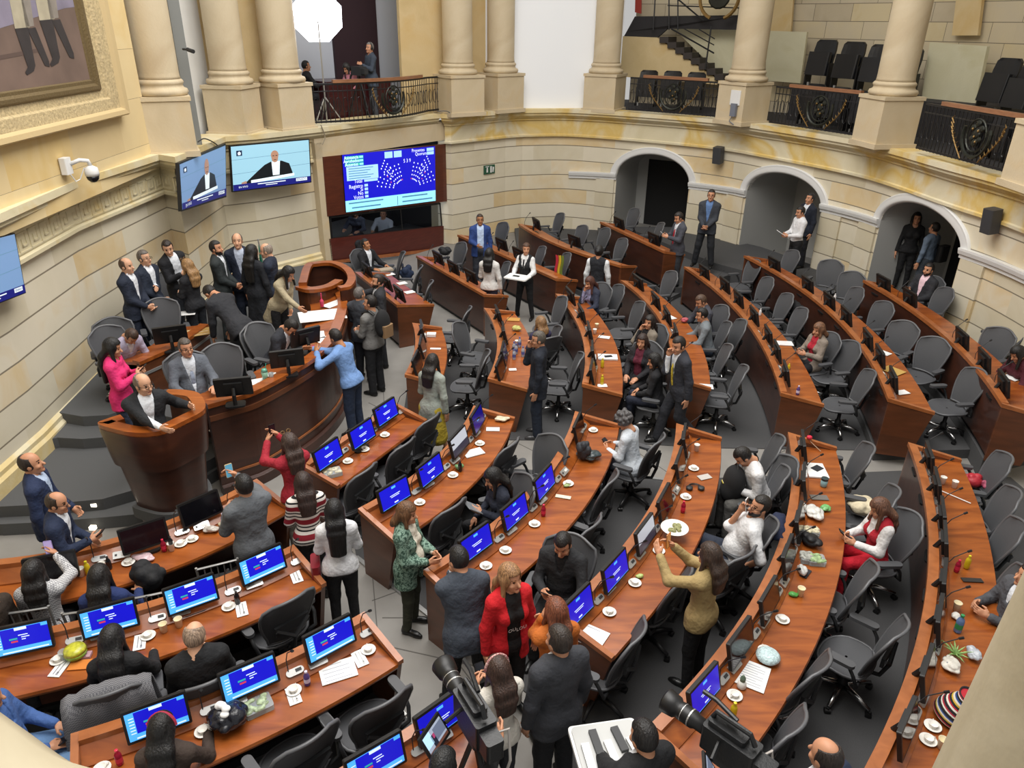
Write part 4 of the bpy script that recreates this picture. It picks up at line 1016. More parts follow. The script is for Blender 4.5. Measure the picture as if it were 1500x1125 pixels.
    hz=hem if hem is not None else {'suit':-.16,'open':-.16,'coat':-.5,'sweater':-.06,'shirt':-.04,'tee':-.06,'vest':-.05}.get(kind,-.08)
    def hemcut(v,z): 
        n=RT[:,2]; c=T((0,0,z)); v.func(lo0-.6,hi0+.3,lambda X,Y,Z:-((X-c[0])*n[0]+(Y-c[1])*n[1]+(Z-c[2])*n[2])*1.0,.012,True) if False else v.func(lo0-.6,hi0+.3,lambda X,Y,Z:((X-c[0])*n[0]+(Y-c[1])*n[1]+(Z-c[2])*n[2]),.012,True)
    def garment(name,g,r,cut,m,hz,wedge=None,sleeves=True):
        lo=lo0.copy(); 
        if hz<-.2: lo=lo-np.array([0,0,-hz])
        v=Vol(lo,hi0,r0); torso(v,g)
        if sleeves: arms(v,r[0],r[1],r[2],cut)
        else:
            for q in (1,-1): v.cone(J[q][0]+RT@np.array([q*.05,0,-.06]),J[q][1],.07,.06,.01,True)
        if hz<-.05:
            e=-hz; v.ell(T((0,0,-.01)),np.array([.182*bw,.142*bw,.14]),RT,.04)
            if sit:
                v.ell((hips[1]+hips[-1])/2,(.18*bw,.135,.11),None,.05)
                if e>.12:
                    for q in(1,-1): v.cone(hips[q],hips[q]+(K[q]-hips[q])*min(.9,e*1.6),.108,.10,.04)
            else:
                for q in(1,-1): v.cone(T((q*.07,0,0)),T((q*.085,0,hz-.03)),.118*bw,.13*bw+ .07*max(0,e-.1),.06)
        if not sit or hz>-.08: 
            n=RT[:,2]; c=T((0,0,hz)); v.func(lo-.3,c+np.array([.5,.5,.3]),lambda X,Y,Z:((X-c[0])*n[0]+(Y-c[1])*n[1]+(Z-c[2])*n[2])+0*X,.012,True) if hz>-.6 else None
        if wedge:
            w0,w1,zlow=wedge; c=T((0,0,0))
            def f(X,Y,Z):
                x=(X-c[0])*RT[0,0]+(Y-c[1])*RT[1,0]+(Z-c[2])*RT[2,0]; y=(X-c[0])*RT[0,1]+(Y-c[1])*RT[1,1]+(Z-c[2])*RT[2,1]; z=(X-c[0])*RT[0,2]+(Y-c[1])*RT[1,2]+(Z-c[2])*RT[2,2]
                wd=w1+(w0-w1)*np.clip((z-zlow)/(.52-zlow),0,1); return np.maximum(np.maximum(np.abs(x)-wd,-y+.02),zlow-z)
            v.func(lo-.1,hi0+.1,f,.008,True)
        # collar and neck hole
        if kind in('suit','open','coat'): v.cone(T((0,-.03,.50)),T((0,-.022,.555)),.085,.068,.03)
        v.cone(T((0,.035,.535)),T((0,.035,.75)),.055,.072,.015,True)
        V,Fq=v.mesh(); return link(name,npmesh(name,[(V,Fq,0)]),[m],root)
    SM=clothm(shirt)
    if kind in('suit','open'):
        vs=Vol(lo0,hi0,r0); torso(vs,.004); arms(vs,.05,.045,.035,.97)
        if collar: vs.cone(T((0,-.012,.52)),T((0,-.003,.588)),.066,.06,.015)
        vs.cone(T((0,-.0,.55)),T((0,.01,.70)),.050,.050,.01,True)
        V,Fq=vs.mesh(); so_=link('shirt',npmesh('shirt',[(V,Fq,0)]),[SM],root)
        garment('jacket',.022,(.068,.058,.046),.92,TM,hz,(.075,.004,.12) if kind=='suit' else (.075,.06,-.6))
        if tie:
            mb=MB(); rows=[]
            for k,z in enumerate(np.linspace(.515,.06,9)):
                wv=.014 if k==0 else .017+.002*k
                yv=.012+ np.interp(z,[.06,.2,.34,.45,.52],[.122*bw+.0,.118*bw+.008,.122*bw+(.03 if female else 0),.085,.06])
                rows.append([T((a*wv,yv+e,z)) for a,e in((-1,0),(0,.006),(1,0))])
            mb.grid(rows); mb.grid([[q-RT@np.array([0,.006,0]) for q in r] for r in rows]); mb.build('tie',clothm(tie,.6),so_,smooth=True)
    elif kind=='vest':
        vs=Vol(lo0,hi0,r0); torso(vs,.004); arms(vs,.062,.056,.045,.96); vs.cone(T((0,-.012,.52)),T((0,-.003,.588)),.066,.06,.015); vs.cone(T((0,-.0,.55)),T((0,.01,.70)),.050,.050,.01,True)
        V,Fq=vs.mesh(); so_=link('shirt',npmesh('shirt',[(V,Fq,0)]),[SM],root)
        garment('vest',.016,None,0,TM,hz,(.08,.0,.25),sleeves=False)
        if tie:
            mb=MB(); rows=[[T((a*(.014+.003*k),.02+y,z)) for a in(-1,1)] for k,(z,y) in enumerate(((.51,.065),(.42,.10),(.34,.115),(.27,.12)))]
            mb.grid(rows); mb.build('tie',clothm(tie,.6),so_)
    elif kind=='tee': garment('top',.008,(.066,.062,.05),0.0,TM,hz)
    else:
        o=garment('coat' if kind=='coat' else 'top',.016,(.062,.053,.043),.93 if not short else .3,TM,hz,(.055,.01,.36) if collar and kind!='sweater' else None)
        if collar and kind!='sweater' or kind=='sweater' and shirt!='#d8dce2':
            vs=Vol(T((0,0,.3))-.2,T((0,0,.6))+.2,r0); vs.ell(T((0,.005,.38)),np.array([.15*bw,.10*bw,.19])+.006,RT,.03); vs.cone(T((0,-.012,.52)),T((0,-.005,.57)),.064,.06,.015); vs.cone(T((0,0,.54)),T((0,.01,.7)),.05,.05,.01,True)
            if kind=='sweater': vs.D+=.012
            V,Fq=vs.mesh(); link('shirt_collar',npmesh('shirt_collar',[(V,Fq,0)]),[SM],root)
    # ---- hair
    if hair:
        lowv=np.array([.2,.2,.2]); L={'long':.34,'vlong':.48,'bob':.16,'pony':.30}.get(hair,0)
        v=Vol(hc-np.array([.22,.26,.19+L]),hc+np.array([.22,.22,.22]),rh); t=.011 if hair in('short','bald') else .02
        if hair=='curly':
            v.ell(H((0,-.025,.045)),(.115,.125,.115),RH,.02)
            rr=np.random.RandomState(3)
            for _ in range(46):
                a=rr.uniform(0,2*PI); b=rr.uniform(-.5,1.3); v.ell(H((.115*math.cos(a)*math.cos(b),-.03+.125*math.sin(a)*math.cos(b),.045+.115*math.sin(b))),(.028,)*3,None,.01)
        else: v.ell(H((0,-.013,.036)),np.array([.075,.096,.103])+t,RH,.02)
        if L:
            dn=np.array([0,0,-1.]); bk=RT@np.array([0,-1,0])
            for q in (-1,-.5,0,.5,1):
                a=H((q*.062,-.055+.02*abs(q),.03)); b=a+dn*.12+bk*.02; c=a+dn*(L+.02*(1-abs(q)))+bk*(.055 if L>.2 else .01); c=c*np.array([1,1,1]); 
                b_=b+dn*.10
                def push(p,m):
                    yb=(RT.T@(p-T((0,0,0))))[1]
                    return p+bk*(yb+m) if yb>-m else p
                b=push(b,.10); b_=push(b_,.125); c=push(c,.128)
                v.cone(a,b,.035,.04,.03)
                if L>.2: v.cone(b,b_,.04,.036,.03); v.cone(b_,c,.036,.024,.03)
                else: v.cone(b,c,.038,.026,.03)
            if hair in('bob','long','vlong'):
                for q in(1,-1): a=H((q*.075,-.01,.02)); v.cone(a,a+dn*(.13 if hair=='bob' else .22)+RT@np.array([q*.02,.03,0]),.026,.022,.03)
        if hair=='bun': v.ell(H((0,-.115,.04)),(.04,)*3,None,.02)
        # cut the face free
        fz={'short':.088,'bald':.088,'bob':.078,'long':.085,'vlong':.085,'curly':.085,'pony':.09,'bun':.09}.get(hair,.085)
        def cut(X,Y,Z):
            x=(X-hc[0])*RH[0,0]+(Y-hc[1])*RH[1,0]+(Z-hc[2])*RH[2,0]; y=(X-hc[0])*RH[0,1]+(Y-hc[1])*RH[1,1]+(Z-hc[2])*RH[2,1]; z=(X-hc[0])*RH[0,2]+(Y-hc[1])*RH[1,2]+(Z-hc[2])*RH[2,2]
            side_=.03 if hair in('short','bald','pony','bun') else .045
            d=np.maximum(z-fz,(side_ -.25*np.maximum(z,0))-y)
            if L and hair!='pony': d=np.maximum(d,np.abs(x)-.062)
            return d
        v.func(hc-.3,hc+.3,cut,.01,True)
        if hair in('short','bald'):
            def cut2(X,Y,Z):
                y=(X-hc[0])*RH[0,1]+(Y-hc[1])*RH[1,1]+(Z-hc[2])*RH[2,1]; z=(X-hc[0])*RH[0,2]+(Y-hc[1])*RH[1,2]+(Z-hc[2])*RH[2,2]
                return z+.05-np.maximum(0,y)*.9
            v.func(hc-.3,hc+.3,cut2,.01,True)
        if hair=='bald': v.ell(H((0,.02,.14)),(.078,.105,.075),RH,.01,True)
        V,Fq=v.mesh()
        if len(Fq): link('hair',npmesh('hair',[(V,Fq,0)]),[HM],root)
    if glasses:
        mb=MB()
        for q in(1,-1):
            mb.tube([H((q*.034+.021*math.cos(a),.108-.006*abs(math.cos(a)),.018+.017*math.sin(a))) for a in np.linspace(0,2*PI,13)[:-1]],.0028,4,closed=True)
            mb.tube([H((q*.055,.1,.022)),H((q*.078,.05,.022)),H((q*.08,-.01,.015))],.0025,4)
        mb.tube([H((-.013,.112,.02)),H((.013,.112,.02))],.0025,4); mb.build('glasses',BLACK,root)
    # world helpers
    def world(p): return RF@(np.array(p)*s)+pos
    info=dict(root=root,pos=pos,RF=RF,s=s,J={q:[world(x) for x in J[q]] for q in J},hc=world(hc),face=F0,world=world,T=lambda p:world(T(p)),RT=RF@RT,RH=RF@RH)
    if sit and chairkind:
        cf=F0 if chairface is None else rad(chairface); f=np.array([math.sin(cf),math.cos(cf)])
        chair(pos[:2]+f*.02,-cf,chairlabel or 'grey mesh swivel chair under the '+label.replace('person in','person in',1)[:0]+label.split(' seated')[0].split(' sitting')[0],chairkind,z0,'mesh swivel chairs')
    PEOPLE.append(info); return info
# ------------------------------------------------------------------ the people in the hall
def stripes(name,cols,scale,axis='Z'):
    m=bpy.data.materials.new(name); m.use_nodes=True; nt=m.node_tree; N=nt.nodes; L=nt.links; b=N['Principled BSDF']; b.inputs['Roughness'].default_value=.9
    tc=N.new('ShaderNodeTexCoord'); sx=N.new('ShaderNodeSeparateXYZ'); L.new(tc.outputs['Object'],sx.inputs[0])
    mu=N.new('ShaderNodeMath'); mu.operation='MULTIPLY'; mu.inputs[1].default_value=scale; L.new(sx.outputs[axis],mu.inputs[0])
    fr=N.new('ShaderNodeMath'); fr.operation='FRACT'; L.new(mu.outputs[0],fr.inputs[0])
    rp=N.new('ShaderNodeValToRGB'); rp.color_ramp.interpolation='CONSTANT'; e=rp.color_ramp.elements
    while len(e)<len(cols): e.new(.5)
    for i,(p,c) in enumerate(cols): e[i].position=p; e[i].color=lin(c)
    L.new(fr.outputs[0],rp.inputs['Fac']); L.new(rp.outputs['Color'],b.inputs['Base Color']); return m
def mottled(name,c1,c2,scale,thr=.5):
    m=bpy.data.materials.new(name); m.use_nodes=True; nt=m.node_tree; N=nt.nodes; L=nt.links; b=N['Principled BSDF']; b.inputs['Roughness'].default_value=.85
    tc=N.new('ShaderNodeTexCoord'); nz=N.new('ShaderNodeTexNoise'); nz.inputs['Scale'].default_value=scale; nz.inputs['Detail'].default_value=3; nz.inputs['Distortion'].default_value=2; L.new(tc.outputs['Object'],nz.inputs['Vector'])
    rp=N.new('ShaderNodeValToRGB'); e=rp.color_ramp.elements; e[0].position=thr-.06; e[1].position=thr+.06; e[0].color=lin(c1); e[1].color=lin(c2)
    L.new(nz.outputs['Fac'],rp.inputs['Fac']); L.new(rp.outputs['Color'],b.inputs['Base Color']); return m
def checker(name,c1,c2,scale):
    m=bpy.data.materials.new(name); m.use_nodes=True; nt=m.node_tree; N=nt.nodes; L=nt.links; b=N['Principled BSDF']; b.inputs['Roughness'].default_value=.9
    tc=N.new('ShaderNodeTexCoord'); k=N.new('ShaderNodeTexChecker'); k.inputs['Scale'].default_value=scale; k.inputs['Color1'].default_value=lin(c1); k.inputs['Color2'].default_value=lin(c2)
    L.new(tc.outputs['Object'],k.inputs['Vector']); L.new(k.outputs['Color'],b.inputs['Base Color']); return m
CAST={}
def cast(key,*a,**k): CAST[key]=person(*a,**k)
DZ=.65
BRN='#3a2a20'; BLK_='#15110f'; GRY='#6f6a66'; NVY='#1a2233'; CHA='#2a2c32'
# --- dais, standing group
cast('d1','person in a navy suit with thinning brown hair, leftmost of those standing on the dais',(184,378),95,z0=DZ,h=1.76,armR='front',armL='front',top=NVY,legc=NVY,hair='bald',hairc='#4a382c',head=(0,5),skin='c')
cast('d2','person in a navy suit with grey hair and glasses, second from left on the dais',(209,367),105,z0=DZ,h=1.76,armR='front',armL='fold',top='#1b2434',legc=NVY,hairc='#5c554f',glasses=True,skin='c')
cast('d3','person in a black jacket leaning sideways with a raised fist on the dais',(243,354),120,z0=DZ,h=1.8,side=10,lean=6,armR='chest',armL='front',top='#17181d',kind='open',hairc='#241a15',head=(30,8),skin='c')
cast('d4','person with long blond hair and black top touching their face',(272,380),300,z0=DZ,h=1.62,female=True,kind='sweater',top='#191a1f',hair='long',hairc='#8c6b45',armR='face',armL='belly',head=(-10,5),skin='c')
cast('d5','bearded person in a dark green-grey suit with hands clasped on the dais',(315,353),85,z0=DZ,h=1.76,armR='front',armL='front',top='#23292a',legc='#23292a',hairc=BLK_,beard=True,head=(10,0))
cast('d6','person in a navy suit and pale shirt facing the hall on the dais',(346,342),165,z0=DZ,h=1.8,armR='down',armL='down',top=NVY,legc=NVY,shirt='#aab3c4',hair='bald',hairc='#4e463f',skin='c')
cast('d7','person with long black hair in a long dark navy outfit seen from behind',(368,359),20,z0=DZ,h=1.74,female=True,kind='coat',hem=-.6,top='#15181f',hair='vlong',hairc='#0f0d0d',armR='down',armL='down',legc='#15181f',head=(10,0))
cast('d8','balding person in a navy suit with crossed arms on the dais',(386,357),265,z0=DZ,h=1.74,armR='fold',armL='fold',top='#1a2233',legc=NVY,hair='bald',hairc='#85796d',head=(0,12),skin='c')
cast('d9','person in a beige coat with long black hair leaning over the rostrum papers',(426,393),120,z0=DZ,h=1.66,lean=28,female=True,kind='coat',hem=-.32,top='#a3977c',hair='vlong',hairc='#0e0c0c',armR=('w',452,466,1.5),armL='front',legc='#1a1a1c',head=(-10,5))
cast('d10','person in a charcoal suit bending over the raised desk, seen from behind',(300,424),300,z0=DZ,h=1.76,lean=48,armR='reach',armL='reach',top='#25262b',legc='#1a1b1f',hairc=BLK_,head=(0,25))
cast('d11','seated person in a grey suit and glasses at the rostrum',(270,497),145,pose='sit',z0=DZ,h=1.74,armR='desk',armL='desk',top='#5a5f68',legc='#5a5f68',shirt='#c9ced6',tie='#8a94a8',hairc='#4d453e',glasses=True,chairkind='L',head=(-12,3),chairlabel='grey mesh swivel chair under the seated person in a grey suit at the rostrum',build=1.1)
cast('d12','person in a bright pink jacket with long black hair behind the pulpit',(166,497),80,z0=DZ,h=1.62,female=True,kind='sweater',hem=-.16,top='#d42a6c',hair='vlong',hairc='#0d0b0b',armR='chest',armL='chest',legc='#2b3446',head=(0,15))
cast('d13','person in a lilac shirt with bowed brown hair at the raised desk',(198,489),120,pose='sit',z0=DZ,h=1.66,lean=30,kind='shirt',top='#a79fb4',hairc='#3c2a20',hair='short',armR='desk',armL='desk',legc='#2b2c33',head=(0,30),chairkind='L',chairlabel='grey mesh swivel chair of the lilac-shirted person on the dais')
cast('d14','bald speaker in a black suit and open white shirt in the pulpit',(208,549),140,z0=.50,h=1.72,lean=6,armR=('w',237,627,1.72),armL=('w',277,594,1.72),kind='suit',top='#191b1f',shirt='#dfe3e8',legc='#24324a',hair='bald',hairc='#6b5d52',glasses=True,head=(-25,5),build=1.1,skin='c')
cast('d15','seated person in a dark suit reading papers at the rostrum',(434,474),110,pose='sit',z0=DZ,h=1.74,lean=28,armR='desk',armL='desk',top='#24262d',legc='#24262d',hairc='#17120f',head=(0,28),chairkind='L',chairlabel='grey mesh swivel chair of the person reading papers at the rostrum')
cast('d16','person in a light blue sweater leaning on the rostrum front',(486,483),292,h=1.74,lean=16,kind='sweater',shirt='#c05a72',top='#6d8fc2',armR=('w',458,511,1.40),armL=('w',464,516,1.40),legc='#1e2b42',hairc='#1a1512',head=(10,12),skin='b')
cast('d17','person in a grey jacket carrying a black and tan backpack',(541,433),300,h=1.76,kind='sweater',shirt='#b25a66',top='#6c6b69',armR='belly',armL='belly',legc='#17181c',hairc='#1a1411',head=(-20,0))
cast('d18','bearded person in a dark suit stretching an arm toward the rostrum',(552,402),255,h=1.76,armR=(.24,.52,.40),armL='down',top='#26272c',legc='#1c1d22',shirt='#c9cdd2',hairc='#2a211c',beard=True,head=(-10,0),kind='open')
cast('d19','grey-haired person in a slate suit between the backpack and the rostrum',(526,421),20,h=1.72,armR='belly',armL='belly',top='#3c4048',legc='#23252b',hairc='#5a5552',head=(15,0))
cast('d20','young person in a black suit seated at the secretary desk',(534,350),125,pose='sit',h=1.74,armR='desk',armL='desk',top='#15161a',legc='#15161a',hairc='#100d0c',chairkind='L',chairlabel='dark swivel chair of the young person in black at the secretary desk',head=(-15,-8),skin='b')
# --- lower left
cast('l1','person in a navy blazer standing by the dais steps at the left edge',(40,664),70,h=1.74,armR='down',armL='front',top='#1d2a49',legc='#1a2236',shirt='#aebfd8',hair='bald',hairc='#241b16',head=(0,-3))
cast('l2','balding person in a navy suit and glasses holding a phone at the left edge',(84,722),75,h=1.62,lean=8,armR='phone',armL='belly',top='#19253f',legc='#1a2236',hair='bald',hairc='#33281f',glasses=True,head=(5,5))
cast('l3','person in a red sweater and long dark hair raising a phone with both arms',(422,636),320,h=1.64,female=True,kind='sweater',top='#9c1f30',hair='long',hairc='#3b2c26',armR=(.02,.40,.62),armL=(.12,.40,.58),legc='#6d675d',head=(-5,0))
cast('l4','person in a red, white and black striped sweater seen from behind',(442,693),335,h=1.6,female=True,kind='sweater',pattern=stripes('striped_knit',[(0,'#8e1d2c'),(.25,'#e6dfd8'),(.42,'#1d1a1c'),(.52,'#e6dfd8'),(.68,'#1d1a1c'),(.78,'#e6dfd8'),(.9,'#8e1d2c')],5.2),hair='long',hairc='#2b1c17',armR='belly',armL='belly',legc='#1b1a1d',head=(0,5))
cast('l5','person in a white blouse with very long black hair and a red bag',(488,733),345,h=1.60,female=True,kind='sweater',top='#d9d9dc',hair='vlong',hairc='#0e0c0d',armR='belly',armL='belly',legc='#121215',head=(0,5),build=1.05)
cast('l6','person in a light grey suit seen from behind photographing with a phone',(354,696),325,h=1.74,armR='phoneup',armL='phone',top='#5d6166',legc='#22304a',hairc='#0f0d0d',head=(-5,0),twist=-10,build=1.05)
cast('l7','person in a pale checked jacket with long black hair holding up a phone',(45,823),340,pose='sit',h=1.64,female=True,kind='sweater',pattern=checker('houndstooth_pale','#c9c9ca','#8d8d90',60),hair='long',hairc='#120f0f',armR='phoneup',armL='phone',legc='#1b1b20',head=(10,0),chairkind=None)
cast('l8','person in a royal blue jacket with dark wavy hair seated on a silver chair',(143,828),345,pose='sit',h=1.66,female=True,kind='sweater',top='#1b2c5c',hair='long',hairc='#120f0f',armR='desk',armL='desk',legc='#1b1b20',head=(0,8),lean=6)
cast('l9','person with long black hair in a black jacket at the four-screen desk',(163,917),345,pose='sit',h=1.68,female=True,kind='sweater',top='#141416',hair='long',hairc='#0f0d0d',armR='desk',armL='desk',legc='#17171a',head=(15,10),lean=8,chairkind=None)
cast('l10','bald person in a black suit looking at a phone at the four-screen desk',(284,911),330,pose='sit',h=1.74,armR='phone',armL='lap',top='#17181b',shirt='#c9ccd0',legc='#141417',hair='bald',hairc='#8d7866',head=(25,18),chairkind='B',chairlabel='black swivel chair under the bald person at the four-screen desk',skin='c',build=1.08)
cast('l11','person with black hair tied back, red headband and brown top at the bottom edge',(236,1046),350,pose='sit',h=1.66,female=True,kind='sweater',top='#3b2f28',hair='pony',hairc='#0e0c0c',armR='desk',armL='desk',legc='#1b1b20',head=(5,10),lean=6)
cast('l12','person in a blue shirt and jeans holding a phone, cut by the left edge',(-20,1000),75,pose='sit',h=1.74,kind='shirt',shirt='#3d5c94',top='#3d5c94',armR='lap',armL='lap',legc='#6f93bd',hairc='#2a201a',lean=-6,head=(0,20))
cast('l13','person in a brown jacket reaching out an arm at the left edge',(-22,858),100,pose='sit',h=1.7,kind='sweater',top='#33281f',armR=(.2,.48,.2),armL='lap',legc='#1b1b1f',hairc='#1b1512',lean=12)
# --- middle of the near blocks
GJ=mottled('green_velvet_print','#2f4a3e','#7e9a8a',22,.5)
cast('c1','person in a green patterned jacket and cream top with short auburn hair',(598,738),105,h=1.58,female=True,kind='open',hem=-.22,pattern=GJ,shirt='#d8d2c2',hair='bob',hairc='#5d3f26',armR='belly',armL='belly',legc='#343629',head=(-5,8),build=1.1,collar=True)
cast('c2','person in a dark slate suit seen from behind holding a phone to their face',(668,800),340,h=1.72,lean=14,armR='phone',armL='face',top='#3a414c',legc='#131316',hairc='#0f0d0d',legs='wide',head=(-20,8),build=1.12)
cast('c3','person in a bright red blazer over black with long light brown hair',(748,830),150,h=1.68,female=True,kind='open',hem=-.2,top='#c3141f',shirt='#101012',hair='long',hairc='#8a6644',armR='down',armL='down',legc='#121214',head=(-15,0),collar=False)
cast('c4','person in a black jacket seated looking down at a phone in one hand',(822,789),200,pose='sit',h=1.76,kind='shirt',shirt='#151518',top='#1f2023',legc='#17181b',armR='phone',armL='desk',hairc='#15110f',head=(0,28),chairkind='B',chairlabel='black swivel chair of the person in a black jacket looking down at a phone')
cast('c5','person in a rust orange top with reddish brown hair seen from behind',(814,878),340,h=1.64,female=True,kind='sweater',hem=-.3,top='#b5611f',hair='bob',hairc='#6a3a24',armR='chest',armL='face',legc='#6b3a18',head=(0,6))
cast('c6','person in a charcoal suit seen from behind at the bottom of the aisle',(818,918),330,h=1.78,armR='down',armL='down',top='#34363c',legc='#15161a',hairc='#2b221c',head=(-10,4),build=1.05)
cast('c7','person in a white knit with a headband filming at the bottom edge',(727,963),330,h=1.60,female=True,kind='sweater',top='#cfcac0',hair='long',hairc='#3a2820',armR='chest',armL='chest',legc='#2a2b30',head=(0,10))
cast('c8','camera operator in black bending behind the large video camera',(652,1098),20,h=1.74,kind='sweater',top='#141517',hair='short',hairc='#101011',armR=('w',740,1065,1.35),armL='chest',legc='#17181b',lean=12)
cast('c9','person with black hair and white collar holding a white equipment tray',(941,1056),330,h=1.72,top='#16171a',legc='#17181b',hairc='#131010',armR='belly',armL=('w',873,1098,1.05),head=(0,12))
cast('c10','person with thinning dark hair in a navy suit cut by the bottom edge',(1212,1085),330,h=1.74,top='#1c2740',legc='#1b1f2c',hair='bald',hairc='#231b17',head=(0,6),armR='front',armL='front')
cast('c11','person in a tan jacket and black trousers raising a phone toward the left',(1040,797),315,h=1.66,female=True,kind='sweater',hem=-.12,top='#a08a5c',hair='long',hairc='#33241b',armR=(.0,.40,.58),armL=(.18,.43,.55),legc='#111113',head=(0,5))
cast('c12','bearded person in a white T-shirt and glasses reclining with a phone',(1118,728),285,pose='sit',h=1.78,lean=-12,legs='recline',kind='tee',top='#d5d6d8',legc='#232a39',short=True,armR='face',armL='hip',hairc='#18130f',beard=True,glasses=True,head=(-30,5),chairkind='B',chairface=290,build=1.12,chairlabel='black swivel chair under the reclining person in the white T-shirt')
cast('c13','person in a white shirt bent over a black backpack on the lap',(1078,661),265,pose='sit',h=1.74,lean=24,kind='shirt',shirt='#dcdcdc',top='#d9d9da',legc='#5f5e5b',armR='chest',armL='chest',hairc='#15110f',head=(0,28),chairkind='B',chairlabel='black swivel chair under the person in the white shirt with a backpack')
cast('c14','person with grey curly hair in a white jacket seated from behind',(908,605),300,pose='sit',h=1.64,female=True,kind='sweater',hem=-.14,top='#c9d0d8',hair='curly',hairc='#4c4a4b',armR='phone',armL='phone',legc='#4a4d57',head=(0,20),lean=14,chairkind='B',chairlabel='black swivel chair under the curly-haired person in white')
cast('c15','person with long black hair in a navy top holding a grey tablet',(716,690),245,pose='sit',h=1.64,female=True,kind='sweater',top='#1c2130',hair='long',hairc='#0f0d0d',armR='lap',armL='chest',legc='#15161a',head=(0,18),lean=8,chairkind='B',chairlabel='black swivel chair of the person holding a grey tablet')
cast('c16','person in a red vest, white sleeves and red trousers looking at a phone',(1284,733),268,pose='sit',h=1.62,female=True,kind='vest',top='#a31626',shirt='#d5d3d2',legc='#c3142a',hair='long',hairc='#5b3c2c',armR='phone',armL='phone',head=(0,22),lean=6,chairkind='L',chairlabel='grey swivel chair under the person in the red vest')
cast('c17','person in grey seated at the right edge, mostly behind the stone column',(1512,828),270,pose='sit',h=1.7,kind='shirt',top='#4a4b50',legc='#26272b',armR='phone',armL='phone',hairc='#1d1714')
# --- middle blocks
cast('m1','person in a mint grey coat and yellow skirt with black boots',(634,519),25,h=1.64,female=True,kind='coat',hem=-.20,top='#8f968e',skirt=.34,legc='#b09a2e',hair='long',hairc='#17120f',armR='down',armL='belly',legs='walk',head=(-20,10),collar=False,lean=6)
cast('m2','person in a navy padded jacket standing with a hand on the face',(787,486),275,h=1.74,kind='coat',hem=-.22,top='#161c28',legc='#1c2535',hairc='#4e4841',glasses=True,armR='face',armL='down',head=(-10,8),shoe='#3a3a3c',collar=False)
cast('m3','person with blond-brown hair in purple behind the navy padded jacket',(792,464),330,pose='sit',h=1.64,female=True,kind='sweater',top='#2c2644',hair='bob',hairc='#7d5e3e',armR='lap',armL='lap',legc='#1d1d22',chairkind='L',chairlabel='grey swivel chair hidden behind the person in the navy padded jacket')
cast('m4','person in a dark suit and yellow tie striding with a hand at the mouth',(992,495),255,h=1.78,armR='face',armL='down',top='#2b2d35',legc='#1f2128',tie='#c9b23c',hairc='#1b1512',legs='walk',head=(-15,10),lean=8)
cast('m5','person with long dark hair and maroon scarf smiling, middle of three seated',(941,491),215,pose='sit',h=1.62,female=True,kind='open',top='#1b1a1f',shirt='#5e1c30',hair='long',hairc='#2a1c18',armR='lap',armL='lap',legc='#17171b',chairkind='L',head=(-5,8),collar=False,chairlabel='grey swivel chair of the smiling person with the maroon scarf')
cast('m6','person in a beige cardigan with a hand on the face and legs stretched out',(952,463),240,pose='sit',legs='sitfwd',h=1.62,female=True,kind='open',top='#7d7468',shirt='#1d1c20',hair='long',hairc='#1b1412',armR='face',armL='lap',legc='#131316',chairkind='L',head=(-20,8),collar=False,lean=-4,chairlabel='grey swivel chair of the person in a beige cardigan with stretched legs')
cast('m7','person in a black padded jacket with long black hair, nearest of three seated',(956,519),290,pose='sit',h=1.64,female=True,kind='sweater',top='#18181c',hair='long',hairc='#0f0d0d',armR='lap',armL='lap',legc='#1b2030',chairkind='L',head=(-20,12),lean=6,chairlabel='grey swivel chair of the person in the black padded jacket')
cast('m8','person with short black hair in a pale grey shirt, back to the camera',(1026,452),275,pose='sit',h=1.7,kind='shirt',shirt='#6c7378',top='#70777c',legc='#27303f',hairc='#0f0d0d',armR='desk',armL='desk',lean=14,chairkind='L',head=(0,5),chairlabel='grey swivel chair of the person in the pale grey shirt')
cast('m9','person with brown hair in a dark grey suit beside the pale grey shirt',(1023,434),255,pose='sit',h=1.74,top='#3a3b44',legc='#2c2d34',hairc='#4c382b',armR='desk',armL='desk',lean=14,chairkind='L',head=(0,18),chairlabel='grey swivel chair of the brown-haired person in a dark grey suit')
cast('m10','person in a navy blazer with reddish hair resting a hand on the cheek',(862,407),225,pose='sit',h=1.64,female=True,kind='open',top='#252a3c',shirt='#8d8cab',hair='long',hairc='#4a2a20',armR='face',armL='desk',legc='#1d1e26',chairkind='L',head=(5,12),lean=10,collar=False,chairlabel='grey swivel chair of the person in the navy blazer')
cast('m11','waiter with black hair in a dark vest and white sleeves seen from behind',(878,360),20,h=1.7,kind='vest',top='#1d1f25',shirt='#d2d5d8',legc='#17181c',hairc='#0f0d0d',hair='bun',armR='down',armL='down')
cast('m12','waitress in a black vest and tie carrying a white tray',(771,357),205,h=1.64,female=True,kind='vest',top='#18191d',shirt='#dadada',tie='#111113',legc='#131417',hair='bun',hairc='#4a3224',armR='tray',armL='tray',head=(-25,0),legs='wide')
cast('m13','person in a white blouse and navy trousers with long black hair from behind',(717,364),15,h=1.68,female=True,kind='sweater',top='#cfcdca',hair='long',hairc='#100e0e',armR='down',armL='belly',legc='#1a2238')
cast('m14','person in a bright blue suit and light shirt with glasses',(703,314),172,h=1.76,kind='open',top='#27407a',shirt='#b9cdea',legc='#2c2f38',hairc='#33271f',glasses=True,armR='belly',armL='down',skin='b')
cast('m15','person in a grey suit and red tie looking down at a phone',(992,312),255,h=1.74,top='#41434c',legc='#2c2e33',tie='#a5182a',hairc='#1d1613',armR='phone',armL='phone',head=(0,25),z0=.25)
